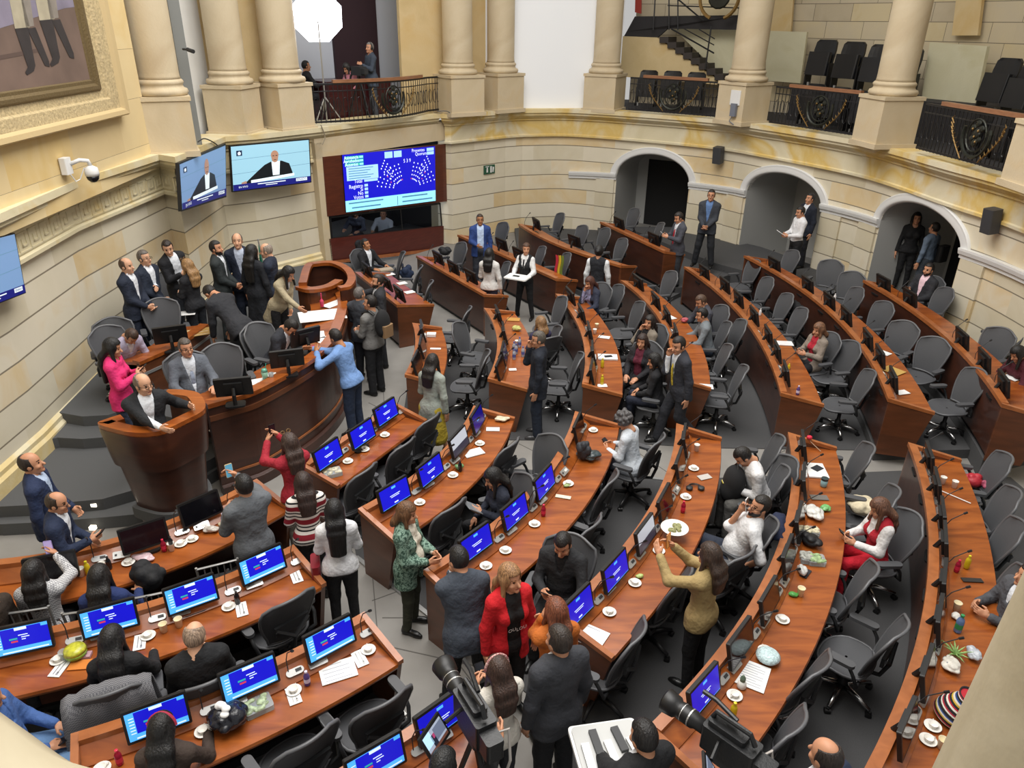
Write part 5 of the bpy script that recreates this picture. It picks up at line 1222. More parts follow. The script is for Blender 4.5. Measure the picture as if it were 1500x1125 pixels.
cast('m16','person in a slate suit and blue shirt standing against the arch pier',(1043,278),205,h=1.86,kind='suit',top='#33373f',shirt='#5a78a6',legc='#1f2126',hairc='#1a1411',glasses=True,armR='front',armL='front',head=(-5,0),z0=.42,legs='wide')
cast('m17','waiter in a white shirt with papers in the second arch',(1172,303),262,h=1.72,kind='shirt',shirt='#d9d9da',top='#d6d6d8',legc='#16171b',hairc='#17120f',armR='belly',armL='belly',head=(0,15),z0=.42)
cast('m18','person in dark navy standing deeper inside the second arch',(1188,283),250,h=1.8,top='#141a28',legc='#10131b',hairc='#0e0c0c',z0=.42)
cast('m19','person in black standing in the shade of the third arch',(1345,312),200,h=1.74,kind='sweater',top='#101013',legc='#0e0e11',hairc='#0c0b0b',hair='long',female=True,z0=.42)
cast('m20','person in a grey-blue shirt with a dark bag in the third arch',(1371,326),330,h=1.70,kind='shirt',shirt='#5d6b7c',top='#5d6b7c',legc='#3a4048',hairc='#17120f',z0=.42)
cast('m21','person in a dark suit and pink shirt seated before the third arch',(1362,386),245,pose='sit',h=1.76,kind='suit',top='#25262b',shirt='#e3c3cc',legc='#1d1e22',hairc='#17120f',beard=True,armR='phone',armL='lap',chairkind='L',lean=-4,head=(0,10),z0=.30,chairlabel='grey swivel chair of the person seated before the third arch')
cast('m22','person in a beige cardigan and red top looking at a phone',(1199,474),250,pose='sit',h=1.62,female=True,kind='open',top='#857a6f',shirt='#a81f30',hair='bob',hairc='#6b4a34',armR='phone',armL='phone',legc='#1b1b20',chairkind='L',head=(0,15),collar=False,chairlabel='grey swivel chair of the person in a beige cardigan and red top')
cast('m23','person in a maroon top with black hair at the right edge',(1487,510),260,pose='sit',z0=.30,h=1.66,female=True,kind='sweater',top='#4a1420',hair='long',hairc='#0f0d0d',armR='desk',armL='desk',legc='#1d1c20',lean=20,head=(0,18),chairkind='L',chairlabel='grey swivel chair of the person in maroon at the right edge')
# --- control room behind the board glass, dim
def inrec(px,py,d): 
    o=-bn*d; q=PL(px,py,BP0+o,BP1+o); return q
for key,lb,px,top,hr in (('g1','person in a white shirt sitting behind the control room glass',(588,316),'#b9bcc2','short'),('g2','person in dark clothes behind the control room glass, left',(545,312),'#3a3f4c','long')):
    q=inrec(px[0],px[1],1.4); cast(key,lb,(0,0),200,pose='sit',h=1.7,kind='sweater',top=top,hair=hr,at=(q[0],q[1]),z0=q[2]-1.28,noleg=True,armR='desk',armL='desk',female=hr=='long')
# --- the television crew on the gallery
q=shit(541,58,.95); w=sp(q[0],.95); cast('t1','camera operator with headphones and dark jacket on the gallery',(0,0),235,h=1.76,kind='coat',hem=-.2,top='#3a4350',legc='#3d4048',hairc='#6d6a66',at=w[:2],z0=CT-.06,armR='belly',armL='chest',head=(-15,0),collar=False)
q=shit(516,84,1.3); w=sp(q[0],1.3); cast('t2','person in a pink sweater and black vest writing on the gallery',(0,0),215,pose='sit',h=1.66,female=True,kind='vest',top='#1a191d',shirt='#d38a98',hair='bob',hairc='#17120f',at=w[:2],z0=CT-.06,armR='desk',armL='desk',lean=16,head=(0,15))
q=shit(446,78,1.6); w=sp(q[0],1.6); cast('t3','person in black at the left end of the gallery desk',(0,0),60,pose='sit',h=1.7,kind='sweater',top='#141418',hairc='#100e0e',at=w[:2],z0=CT-.06,armR='desk',armL='desk')
# ------------------------------------------------------------------ text helper
def textmb(mb,s,size,T,mi=0,align='CENTER'):
    """adds flat lettering (local xy plane, transformed by T) to a mesh collector"""
    cu=bpy.data.curves.new('lettering','FONT'); cu.body=s; cu.size=size; cu.align_x=align; cu.align_y='CENTER'; cu.resolution_u=2
    o=bpy.data.objects.new('lettering',cu); COL.objects.link(o); dg=bpy.context.evaluated_depsgraph_get(); me=bpy.data.meshes.new_from_object(o.evaluated_get(dg))
    vs=[T@v.co for v in me.vertices]; fs=[tuple(p.vertices) for p in me.polygons]
    bpy.data.objects.remove(o); bpy.data.curves.remove(cu); bpy.data.meshes.remove(me)
    if fs: mb.add(vs,fs,mi)
class Quad:
    """maps u (0..1 left-right), v (0..1 top-down) on a flat panel given by its corners"""
    def __init__(s,tl,tr,br,bl):
        s.c=[Vector(tuple(map(float,q))) for q in (tl,tr,br,bl)]; s.n=(s.c[3]-s.c[0]).cross(s.c[1]-s.c[0]).normalized(); s.w=(s.c[1]-s.c[0]).length; s.h=(s.c[3]-s.c[0]).length
        if s.n.dot(Vector((0,0,HC))-s.c[0])<0: s.n=-s.n
    def p(s,u,v,e=0):
        a=s.c[0].lerp(s.c[1],u); b=s.c[3].lerp(s.c[2],u); return a.lerp(b,v)+s.n*e
    def rect(s,mb,u0,v0,u1,v1,mi,e=.002): mb.add([s.p(u0,v0,e),s.p(u1,v0,e),s.p(u1,v1,e),s.p(u0,v1,e)],[(0,1,2,3)],mi)
    def poly(s,mb,pts,mi,e=.002): mb.add([s.p(u,v,e) for u,v in pts],[tuple(range(len(pts)))],mi)
    def disc(s,mb,u,v,r,mi,e=.003,n=8): s.poly(mb,[(u+r*math.cos(2*PI*k/n),v+r*math.sin(2*PI*k/n)*s.w/s.h) for k in range(n)],mi,e)
    def text(s,mb,t,u,v,size,mi,e=.003,align='CENTER'):
        X=(s.c[1]-s.c[0]).normalized(); Y=(s.c[0]-s.c[3]).normalized(); o=s.p(u,v,e)
        T=Matrix(((X.x,Y.x,s.n.x,o.x),(X.y,Y.y,s.n.y,o.y),(X.z,Y.z,s.n.z,o.z),(0,0,0,1))); textmb(mb,t,size,T,mi,align)
    def slab(s,name,th,mats,parent,grow=0):
        g=grow; mb=MB(); a=[s.p(-g,-g*s.w/s.h),s.p(1+g,-g*s.w/s.h),s.p(1+g,1+g*s.w/s.h),s.p(-g,1+g*s.w/s.h)]; b=[q-s.n*th for q in a]
        mb.add(a+b,[(0,1,2,3),(4,7,6,5),(0,4,5,1),(1,5,6,2),(2,6,7,3),(3,7,4,0)]); return mb.build(name,mats,parent)
def E(name,c,k=1.0): return mat(name,c,.4,emit=k)
# ------------------------------------------------------------------ voting board
def bq(pxs,d): 
    o=bn*d; return [PL(x,y,BP0+o,BP1+o) for x,y in pxs]
wood_q=Quad(*bq([(473,230),(661,210),(662,294),(480,317)],.02)); scr_q=Quad(*bq([(501,227),(637,214),(638,294),(507,311)],.05))
t=thing('voting_board',(0,0,0),0,'big blue electronic voting board on a dark wood panel under the balcony','screen')
wood_q.slab('wood_panel',.08,wood('board_wood','#4a2013','#5e2c1a',.45),t); scr_q.slab('casing',.03,BLACK,t)
mb=MB(); q=scr_q
q.rect(mb,0,0,1,1,0)
q.rect(mb,0,.80,1,1,1,.003); q.rect(mb,.545,.82,.55,.99,3,.005)
for k,(a,w) in enumerate(((.03,.36),(.06,.30),(.60,.30),(.60,.36))): q.rect(mb,a,.84+.085*(k%2),a+w,.865+.085*(k%2),5,.005)
for k in range(3):
    q.rect(mb,.02,.035+.06*k,.205,.085+.06*k,4,.003); q.text(mb,['Asistencia','Aprobados','Ausentes'][k],.085,.06+.06*k,.11,2,.006); q.rect(mb,.165,.045+.06*k,.2,.078+.06*k,1,.005)
q.rect(mb,.03,.215,.35,.455,6,.003)
for k in range(5): q.rect(mb,.05,.245+.042*k,.30-.03*(k%3),.258+.042*k,5,.005)
q.rect(mb,.20,.46,.34,.50,6,.004); q.text(mb,'Total',.14,.48,.12,2)
for k,wd in enumerate(('Registro','Si','No','Votos')): q.rect(mb,.20,.54+.065*k,.235,.585+.065*k,6,.004); q.text(mb,wd,.185,.562+.065*k,.13,2,align='RIGHT')
q.rect(mb,.425,.02,.51,.13,6,.003); q.rect(mb,.525,.02,.61,.13,6,.003)
q.text(mb,'Presentes',.80,.045,.12,2); q.text(mb,'Quorum',.83,.11,.12,2); q.rect(mb,.90,.02,.985,.075,6,.003); q.rect(mb,.90,.085,.985,.14,6,.003)
q.text(mb,'5 3 9',.67,.21,.13,2)
for sgn in (-1,1):
    for r in range(5):
        for k in range(8):
            a=rad(12+ (k*9.5) ); R_=.10+.042*r+.02*(k>4)
            u=.66+sgn*(.03+R_*math.sin(a)*1.05); v=.86-(R_*math.cos(a))*1.0*q.w/q.h*.72-.10+.02*k*0
            q.disc(mb,u,v-.06,.0062,2 if (r*7+k*3)%11 else 7,.004,6)
    for r in range(4):
        for k in range(4):
            q.disc(mb,.66+sgn*(.15+.03*k+.012*r),.36-.055*k*.8+.045*r-.02*k,.0062,2,.004,6)
mb.build('display',[E('board_blue','#1212b0',.95),E('board_cyan','#8fd6ee',.9),E('board_white','#dfe9ff',.9),E('board_navy','#0a0a55',.6),E('board_teal','#2fae9d',.8),E('board_text','#4f86a8',.6),E('board_pale','#9cc8ea',.85),E('board_red','#d04a50',.8)],t,fix=False)
# control room window and its timber dado
win=Quad(*bq([(482,318),(645,297),(648,332),(484,350)],-.02))
t=thing('control_room_window',(0,0,0),0,'dark glazed control room window below the voting board','window')
mb=MB(); 
for (a,b,c,d) in ((0,0,1,.06),(0,.95,1,1),(0,0,.015,1),(.985,0,1,1),(.60,0,.61,1)): win.rect(mb,a,b,c,d,0,.01)
mb.build('frame',BLACK,t); mb=MB(); win.rect(mb,0,0,1,1,0,0); GL=mat('tinted_glass','#8d97a3',.03,trans=1); mb.build('glass',GL,t)
dado=Quad(*bq([(482,350),(650,331),(650,364),(486,384)],.0))
t=thing('timber_dado',(0,0,0),0,'red-brown timber panelling under the control room window','panelling'); dado.slab('panel',.06,wood('dado_wood','#4a1a12','#5c241a',.45),t)
mb=MB(); dado.rect(mb,-.01,.92,1.01,1.06,0,.05); o=dado.slab('skirting',.1,WOODRIM,t); o.scale=(1,1,1)
bpy.data.objects.remove(o); mb.build('skirting',WOODRIM,t)
# dim room behind the glass
l=bpy.data.lights.new('control_room_fill','POINT'); l.energy=70; l.color=(.8,.88,1); l.shadow_soft_size=.3; lo=bpy.data.objects.new('control_room_fill',l); COL.objects.link(lo); lo.location=bpt(BL*.5,2.3,-.6)  # added fill light, makes the people behind the glass visible
a0=bpt(-.1,0,-.05); 
mb=MB()
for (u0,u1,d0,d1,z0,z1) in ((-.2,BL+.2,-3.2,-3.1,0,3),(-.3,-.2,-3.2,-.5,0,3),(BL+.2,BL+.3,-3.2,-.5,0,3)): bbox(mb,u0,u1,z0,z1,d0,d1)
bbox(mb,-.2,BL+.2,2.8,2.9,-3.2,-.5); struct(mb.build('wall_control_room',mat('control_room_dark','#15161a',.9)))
mb=MB(); bbox(mb,.3,BL-.3,.30,.34,-1.0,-.5); o=mb.build('control_desk',DARKG); tag(o,'dark equipment desk inside the control room','desk')
# ------------------------------------------------------------------ wall televisions
def tv(label,corners,speaker=True,words=True,br=1.0):
    q=Quad(*corners); t=thing('television',(0,0,0),0,label,'television','wall televisions'); q.slab('casing',.06,BLACK,t,.012)
    mb=MB(); q.rect(mb,0,0,1,1,0); 
    for a,b in ((.30,.25),(.62,.55)): q.poly(mb,[(0,a),(1,b),(1,b+.008),(0,a+.008)],1,.003)
    q.rect(mb,.06,.10,.13,.22,2,.004); q.poly(mb,[(.075,.15),(.095,.12),(.115,.15),(.11,.2),(.08,.2)],4,.005)
    if speaker:
        q.poly(mb,[(.14,.86),(.30,.62),(.40,.48),(.48,.42),(.62,.42),(.72,.5),(.76,.72),(.76,.80),(.3,.80),(.2,.9)],3,.004)
        q.poly(mb,[(.49,.42),(.60,.42),(.585,.74),(.5,.74)],4,.005)
        q.disc(mb,.535,.27,.05,5,.009,16); q.poly(mb,[(.487,.27),(.583,.27),(.572,.40),(.55,.44),(.52,.44),(.498,.40)],5,.0095); q.rect(mb,.505,.28,.528,.295,3,.011); q.rect(mb,.545,.28,.568,.295,3,.011); q.rect(mb,.52,.375,.552,.388,3,.011); q.poly(mb,[(.10,.83),(.16,.80),(.17,.88),(.11,.9)],5,.006)
        q.poly(mb,[(.22,.80),(.78,.74),(.78,.80),(.22,.87)],4,.007)
    q.rect(mb,0,.86,1,1,6,.008); q.rect(mb,.30,.89,.66,.91,4,.010); q.rect(mb,.40,.935,.55,.95,4,.010); q.rect(mb,.80,.875,.95,.945,4,.010)
    q.text(mb,'SENADO',.875,.91,q.w*.035,6,.012); q.text(mb,'EN VIVO',.12,.93,q.w*.03,4,.012)
    mb.build('picture',[E('tv_wall','#8fbccf' if br==1 else '#6f8fb8',.62*br),E('tv_joint','#5f8ba4',.5*br),E('tv_logo','#15284a',.4*br),E('tv_suit','#10161c',.3*br),E('tv_white','#d6e2e8',.75*br),E('tv_skin','#a9806a',.5*br),E('tv_band','#151a6e',.6*br)],t,fix=False)
    mb=MB(); c=q.p(.5,.5,-.13); mb.box(tuple(c),(.16,.16,.3)); mb.build('bracket',DARKG,t); return q
def tvc(pxs,path,d): 
    out=[]
    for x,y in pxs: out.append(hitpath(x,y,offset(path,d))[0])
    return out
lw1=np.array([edge[4],edge[5]]); lw2=np.array([edge[5]+np.array([-.6,-1.0])*0,edge[7]])
def plq(pxs,a,b): return [PL(x,y,a,b) for x,y in pxs]
n4=nrm((edge[4]+edge[5])/2)
tv('left one of the two adjoining televisions above the dais, seen at an angle',plq([(263,241),(330,213),(331,286),(267,307)],edge[4]+n4*.1,edge[5]+n4*.1),br=.75)
a,b=edge[5]+np.array([.0,-.25]),edge[7]+np.array([.1,-.2])
tv('right one of the two adjoining televisions above the dais',plq([(338,215),(452,205),(455,266),(342,280)],a,b))
tv('television cut off by the left edge of the picture',plq([(-62,364),(21,343),(37,428),(-50,462)],(-5.85,5.0),(-6.2,8.8)),speaker=False,br=.75)
# ------------------------------------------------------------------ framed painting
pa,pb=np.array(pw[1]),np.array(pw[2]); pt_=(pb-pa)/np.linalg.norm(pb-pa); pn_=np.array([pt_[1],-pt_[0]])
def ph(px,py,d=0): o=pn_*d; q=PL(px,py,pa+o,pb+o); return (q[:2]-pa-o)@pt_,q[2]
s1,_=ph(135,112,.1); _,zi=ph(60,127,.1); so,_=ph(185,160,.1); _,zo=ph(90,192,.1); fw_=max(.35,so-s1); fh=max(.35,zi-zo); s0=s1-4.2; zT=zi+3.0
t=thing('framed_painting',(0,0,0),0,'large painting of figures in boots in a carved gilt frame, top left','painting')
def pp_(s,z,d): return (pa[0]+pt_[0]*s+pn_[0]*d,pa[1]+pt_[1]*s+pn_[1]*d,z)
prof=[(0,.06),(.03,.075),(.10,.075),(.16,.10),(.24,.10),(.30,.05),(.48,.06),(.52,.10),(.78,.11),(.84,.16),(.95,.17),(1,.12),(1,.0)]
def ring(a,b,name,m):
    mb=MB(); rows=[]
    for f,d in prof[a:b]: rows.append([pp_(s0-f*fw_,zi-f*fh,d),pp_(s1+f*fw_,zi-f*fh,d),pp_(s1+f*fw_,zT+f*fh,d),pp_(s0-f*fw_,zT+f*fh,d)])
    mb.grid(rows,closed=True); return mb.build(name,m,t)
ring(0,6,'inner_frame',mat('bronze_gilt','#6b5a3a',.5,metal=.3,bump=.8,bscale=40)); ring(5,9,'carved_band',mat('carved_gilt','#b9a67e',.55,noise=.25,nscale=28,bump=1.0,bscale=32)); ring(8,13,'outer_frame',mat('pale_gilt','#c4ad80',.5,bump=.3,bscale=20))
mb=MB(); mb.add([pp_(s0,zi,.06),pp_(s1,zi,.06),pp_(s1,zT,.06),pp_(s0,zT,.06)],[(0,1,2,3)]); mb.build('canvas',mat('painted_canvas','#6d5a50',.6,noise=.22,nscale=1.5),t)
mb=MB()
def pq(pts,mi,d=.064): mb.add([pp_(*ph(x,y,d),d) for x,y in pts],[tuple(range(len(pts)))],mi)
pq([(-60,-40),(107,-40),(112,10),(95,12),(-60,60)],0,.062); pq([(-60,92),(60,70),(60,76),(-60,99)],4,.063)
for dx,dy in ((0,0),(36,-12)):
    pq([(8+dx,-30+dy),(26+dx,-30+dy),(44+dx,40+dy),(22+dx,42+dy)],1); pq([(22+dx,42+dy),(41+dx,40+dy),(52+dx,96+dy),(50+dx,104+dy),(40+dx,110+dy),(37+dx,106+dy),(41+dx,98+dy)],2,.066)
    pq([(26+dx,-30+dy),(40+dx,-30+dy),(50+dx,38+dy),(38+dx,40+dy)],3); pq([(40+dx,42+dy),(52+dx,40+dy),(72+dx,90+dy),(73+dx,98+dy),(66+dx,96+dy)],2,.066)
mb.build('painted_figures',[mat('paint_lilac','#7b7484',.7,noise=.2,nscale=2),mat('paint_buff','#a39a84',.7,noise=.15,nscale=5),mat('paint_boot','#2f2a2b',.6,noise=.2,nscale=6),mat('paint_grey','#857d74',.7,noise=.15,nscale=5),mat('paint_step','#57463f',.7)],t,fix=False)
# ------------------------------------------------------------------ small fixtures on the walls
def onwall(px,py,path,d=0):
    q,tn,nn=hitpath(px,py,path); return q,math.atan2(tn[1],tn[0]),nn
q,rz,nn=onwall(90,243,np.array(pw)); t=thing('security_camera',(q[0],q[1],q[2]),rz,'white dome security camera on a wall bracket, left wall','camera')
mb=MB(); mb.rbox((0,-.06,0),(.16,.10,.22),.02); mb.build('bracket',WHITE,t); mb=MB(); mb.tube([(.05,-.1,.02),(.12,-.2,.06),(.2,-.27,.04),(.22,-.28,-.03)],.028,8); mb.build('arm',WHITE,t,smooth=True)
mb=MB(); mb.lathe([(.03,0),(.085,-.03),(.095,-.10),(.09,-.14)],(.22,-.28,-.03),n=18); mb.build('housing',WHITE,t,smooth=True)
mb=MB(); mb.lathe([(.088,-.14),(.075,-.19),(.04,-.225),(.0,-.235)],(.22,-.28,-.03),n=18); mb.build('dome',SCRD,t,smooth=True)
mb=MB(); mb.tube([(-.02,-.1,-.1),(.05,-.12,-.22),(.12,-.15,-.2),(.16,-.22,-.05)],.008,5); mb.build('cable',WHITE,t)
for (px,py),lb in (((1058,226),'dark box loudspeaker on the wall between the first and second arches'),((1467,323),'dark box loudspeaker on the wall right of the third arch')):
    q,rz,nn=onwall(px,py,wr); t=thing('wall_loudspeaker',tuple(q),rz,lb,'loudspeaker','wall loudspeakers')
    mb=MB(); mb.rbox((0,-.2,0),(.24,.22,.42),.03,tilt=.12); mb.build('cabinet',mat('speaker_grey','#3c3d40',.5),t); mb=MB(); mb.box((0,-.05,0),(.06,.14,.06)); mb.build('bracket',DARKG,t)
q,rz,nn=onwall(716,248,face_all[iB1:]); t=thing('exit_sign',tuple(q),rz,'small green emergency exit sign on the stone wall','sign')
mb=MB(); mb.box((0,-.02,0),(.40,.03,.24)); mb.build('plate',mat('sign_green','#24543d',.5),t)
mb=MB(); mb.box((-.09,-.04,-.03),(.05,.01,.09)); mb.box((-.09,-.04,.04),(.04,.01,.04)); mb.add([(.02,-.04,.09),(.08,-.04,.09),(.08,-.04,-.09),(.02,-.04,-.09)],[(0,1,2,3)]); mb.add([(.11,-.04,.07),(.17,-.04,.05),(.14,-.04,-.09),(.10,-.04,-.07)],[(0,1,2,3)]); mb.box((-.09,-.04,.085),(.13,.01,.02)); mb.build('pictogram',WHITE,t)
t=thing('camera_rod',tuple(sp(-1,-1,0)),0,'thin black rod camera jutting from the strip beside the first column','camera')
c=PL(268,72,colpos[0]+np.array([.3,.3]),colpos[0]+np.array([.6,1.3])); t.location=tuple(c)
mb=MB(); mb.tube([(0,0,0),(.12,-.1,.0)],.018,8); mb.build('rod',DARKG,t); mb=MB(); mb.tube([(.12,-.1,.0),(.26,-.2,-.03)],.034,8); mb.build('housing',DARKG,t)
for (px,py),lb in (((1079,143),'white wall box with a grey plug on the column pedestal'),):
    n=nrm(colpos[6]); c=colpos[6]+n*.44; tn=np.array([-n[1],n[0]]); q=PL(px,py,c,c+tn); t=thing('socket_box',tuple(q),math.atan2(n[1],n[0])+PI/2,lb,'socket box')
    mb=MB(); mb.rbox((0,-.03,0),(.3,.07,.34),.02); mb.build('box',WHITE,t); mb=MB(); mb.box((.03,-.09,-.28),(.16,.07,.3)); mb.tube([(.03,-.09,-.4),(-.05,-.1,-.55),(.08,-.08,-.62)],.012,5); mb.build('plug',mat('plug_grey','#6f7480',.5),t)
# cables trailing over the ledge
for pts,lb in (([(290,208),(300,203),(315,210),(322,218)],'thin dark cable looping over the ledge above the left television'),([(470,183),(476,200),(472,212)],'pale cable hanging over the ledge beside the right television'),([(640,163),(655,163),(662,168)],'cable bundle on the ledge at the balcony end')):
    mb=MB(); ps=[]
    for x,y in pts:
        i=hitpath(x,y,offset(edge,-.03)); ps.append(i[0])
    mb.tube([tuple(p) for p in catmull(ps,4)],.012,5); tag(mb.build('cable',mat('cable_beige','#8f8470',.7) if 'pale' in lb else DARKG),lb,'cable','cables on the cornice ledge')
# ------------------------------------------------------------------ balustrades
def balustrade(a,b,label,curve=None,emblem=True,hand=(.15,.85),d=.22,H=.92,handfull=False):
    pa_=P(a[0],a[1],CT)[:2]; pb_=P(b[0],b[1],CT)[:2]; pth=np.linspace(pa_,pb_,25)
    pth=pth-np.array([nrm(p)*d for p in pth]); c=pth.mean(0); p=pth-c
    if curve: 
        tt=(p[-1]-p[0]); L_=np.linalg.norm(tt); tt/=L_; nn=np.array([tt[1],-tt[0]]); p=p+np.outer(np.sin(np.linspace(0,PI,25))*curve,nn)
    t=thing('balustrade',(c[0],c[1],CT),0,label,'balustrade','iron balustrades of the gallery')
    L_=arclen(p); tot=L_[-1]
    sweep(p,[(-.02,.06),(.02,.06),(.02,.10),(-.02,.10)]).build('bottom_rail',IRON,t); sweep(p,[(-.025,H-.06),(.025,H-.06),(.025,H-.02),(-.025,H-.02)]).build('top_rail',IRON,t)
    sweep(p,[(-.02,H-.2),(.02,H-.2),(.02,H-.18),(-.02,H-.18)]).build('mid_rail',IRON,t)
    mb=MB(); n=int(tot/.11)
    for k in range(n+1):
        s=tot*k/n; q=atlen(p,s); mb.box((q[0],q[1],H/2),(.014,.014,H-.1))
    for k in range(int(tot/.17)):
        s=(k+.5)*tot/int(tot/.17); q=atlen(p,s); q2=atlen(p,min(s+.01,tot)); tt=(q2-q); tt/=max(1e-6,np.linalg.norm(tt))
        mb.tube([(q[0]+tt[0]*.06*math.cos(a_),q[1]+tt[1]*.06*math.cos(a_),H/2-.03+.16*math.sin(a_)) for a_ in np.linspace(0,2*PI,13)[:-1]],.008,4,closed=True)
    mb.build('bars',IRON,t)
    hs=np.linspace(hand[0],hand[1],12) if not handfull else np.linspace(0,1,20)
    hp=np.array([atlen(p,tot*x) for x in hs]); sweep(hp,[(-.05,H-.02),(.05,H-.02),(.05,H+.05),(-.05,H+.05)]).build('handrail',wood('rail_wood','#7d5238','#9a6b4a',.4),t)
    if emblem:
        q=atlen(p,tot*.5); q2=atlen(p,tot*.52); tt=(q2-q)/np.linalg.norm(q2-q); nn=np.array([tt[1],-tt[0]])
        def e(x,z,o=.05): return (q[0]+tt[0]*x+nn[0]*o,q[1]+tt[1]*x+nn[1]*o,z)
        mb=MB(); mb.tube([e(.36*math.cos(a_),.52+.36*math.sin(a_)) for a_ in np.linspace(rad(160),rad(380),19)],.03,6)
        mb.tube([e(.25*math.cos(a_),.52+.27*math.sin(a_)) for a_ in np.linspace(0,2*PI,21)[:-1]],.016,5,closed=True)
        for x,z,r in ((0,.55,.09),(-.11,.64,.06),(.11,.64,.06),(0,.40,.07),(-.1,.46,.05),(.1,.46,.05),(0,.72,.06)): mb.lathe([(0,-.03),(r*.8,-.02),(r,0),(r*.8,.02),(0,.03)],e(x,z),n=10,M=Matrix.Rotation(math.atan2(tt[1],tt[0]),4,'Z')@Matrix.Rotation(PI/2,4,'X'))
        mb.build('emblem',mat('dark_bronze','#2c2e27',.4,metal=.4),t)
        mb=MB()
        for sg in (-1,1):
            for k in range(9):
                a_=rad(-70+k*11); x=sg*(.44+.18*k/9)*math.cos(rad(-60+k*9))*1.1; z=.10+.62*k/9
                mb.tube([e(x,z,.07),e(x+sg*.07,z+.085,.08),e(x+sg*.02,z+.13,.07)],[.011,.015,.003],5)
        for x,z in ((-.08,.62),(.07,.60),(0,.5),(.06,.42)): mb.lathe([(0,-.03),(.022,0),(0,.03)],e(x,z,.085),n=6)
        mb.build('gilt_wreath',GOLD,t)
    return t
balustrade((462,187),(646,166),'curved iron balustrade of the television crew balcony',curve=.55,hand=(.15,.8),d=.3)
balustrade((916,165),(1046,176),'iron balustrade with gilt wreath right of the white blind')
balustrade((1120,184),(1262,207),'iron balustrade with gilt wreath between the two right columns')
balustrade((1326,222),(1502,271),'iron balustrade with gilt wreath at the right edge')
# ------------------------------------------------------------------ gallery seats
SB_=mat('black_leatherette','#17181b',.35)
def make_seat():
    t=thing('tip_up_seat',(0,0,0)); mb=MB(); 
    rows=[]
    for k,(z,w) in enumerate(((.42,.22),(.5,.26),(.75,.27),(.9,.25),(.95,.19))): rows.append([(x*w,-.02-.16*(z-.4)+.03*abs(x)**2,z) for x in np.linspace(-1,1,7)])
    mb.grid(rows); mb.grid([[(p[0],p[1]-.05,p[2]) for p in r] for r in rows])
    n=7; k=len(rows)*n
    b=[i for i in range(n)]; 
    mb.grid([rows[-1],[(p[0],p[1]-.05,p[2]) for p in rows[-1]]]); mb.grid([[r[0] for r in rows],[(r[0][0],r[0][1]-.05,r[0][2]) for r in rows]]); mb.grid([[r[-1] for r in rows],[(r[-1][0],r[-1][1]-.05,r[-1][2]) for r in rows]])
    mb.build('backrest',SB_,t,smooth=False); mb=MB(); mb.rbox((0,.10,.48),(.53,.11,.46),.03,tilt=.12); mb.build('tip_up_cushion',SB_,t)
    for s in (-1,1): mb=MB(); mb.box((s*.28,.0,.25),(.03,.2,.5)); mb.box((s*.28,0,.03),(.05,.2,.06)); mb.build('side_frame',BLACK,t)
    mb=MB(); mb.lathe([(.03,0),(.03,.1)],(.25,.0,.0),n=8); mb.build('foot',SILVER,t); return t
SEAT=make_seat(); SEATU=[False]
def seat_at(px,py,d,label,grp,k=1.0):
    q,tn,nn=hitpath(px,py,offset(edge,d)); z=q[2]-.95*k; o=first(SEAT,SEATU,(q[0],q[1],z),math.atan2(nn[1],nn[0])-PI/2,label,'seat',grp); o.scale=(k,k,k); return z,q
zs_=[]
for i,(x,y) in enumerate(((950,103),(985,104),(1020,106))): zs_.append(seat_at(x,y,1.3,'black tip-up seat behind the balustrade by the gallery stairs, %s from left'%ORD[i],'black gallery seats')[0])
for i,(x,y) in enumerate(((1194,123),(1231,128),(1270,134))): zs_.append(seat_at(x,y,1.35,'black tip-up seat in the front row between the right columns, %s from left'%ORD[i],'black gallery seats')[0])
for i,(x,y) in enumerate(((1209,58),(1250,61),(1291,65),(1332,70))): zs_.append(seat_at(x,y,2.5,'black tip-up seat in the back row between the right columns, %s from left'%ORD[i],'black gallery seats',1.2)[0])
for i,(x,y) in enumerate(((1440,156),(1478,164))): zs_.append(seat_at(x,y,1.3,'black tip-up seat in the front row at the right edge, %s from left'%ORD[i],'black gallery seats')[0])
for i,(x,y) in enumerate(((1475,85),(1512,92))): zs_.append(seat_at(x,y,2.4,'black tip-up seat in the back row at the right edge, %s from left'%ORD[i],'black gallery seats',1.2)[0])
print('SEATZ',[round(z,2) for z in zs_])
# raised stone step under the back rows, and pale panels beside them
i7=np.argmin(np.linalg.norm(edge-colpos[6],axis=1)); st_=offset(edge,2.05)[i7:]; zst=float(np.mean(zs_[6:10]))
sweep(st_,[(0,CT-.06),(0,zst),(1.6,zst),(1.6,CT-.06)]).build('floor_gallery_step',GF)['kind']='structure'
def gq(pxs,d): return [hitpath(x,y,offset(edge,d))[0] for x,y in pxs]
def gpanel(name,pxs,d,m,th=.1):
    q=gq(pxs,d); n=nrm(np.mean(q,axis=0)); mb=MB(); k=len(q); vs=[tuple(p) for p in q]+[(p[0]-n[0]*th,p[1]-n[1]*th,p[2]) for p in q]
    mb.add(vs,[tuple(range(k)),tuple(range(k,2*k))[::-1]]+[(i,(i+1)%k,k+(i+1)%k,k+i) for i in range(k)]); return struct(mb.build(name,m))
PALE=stonep('pale_ashlar',[(.3,'#c3bd9c'),(.6,'#cdc8aa'),(.8,'#bfb78f')],.8)
gpanel('wall_parapet',[(1122,45),(1182,47),(1172,122),(1122,118)],3.0,PALE); gpanel('wall_parapet',[(1362,62),(1446,68),(1428,155),(1350,143)],2.9,PALE)
for (x0,x1,x2,x3,m) in ((1128,1164,1158,1122,YELL),(1404,1442,1432,1394,YELL)): gpanel('wall_pilaster',[(x0,-30),(x1,-30),(x2,52),(x3,52)],3.4,m)
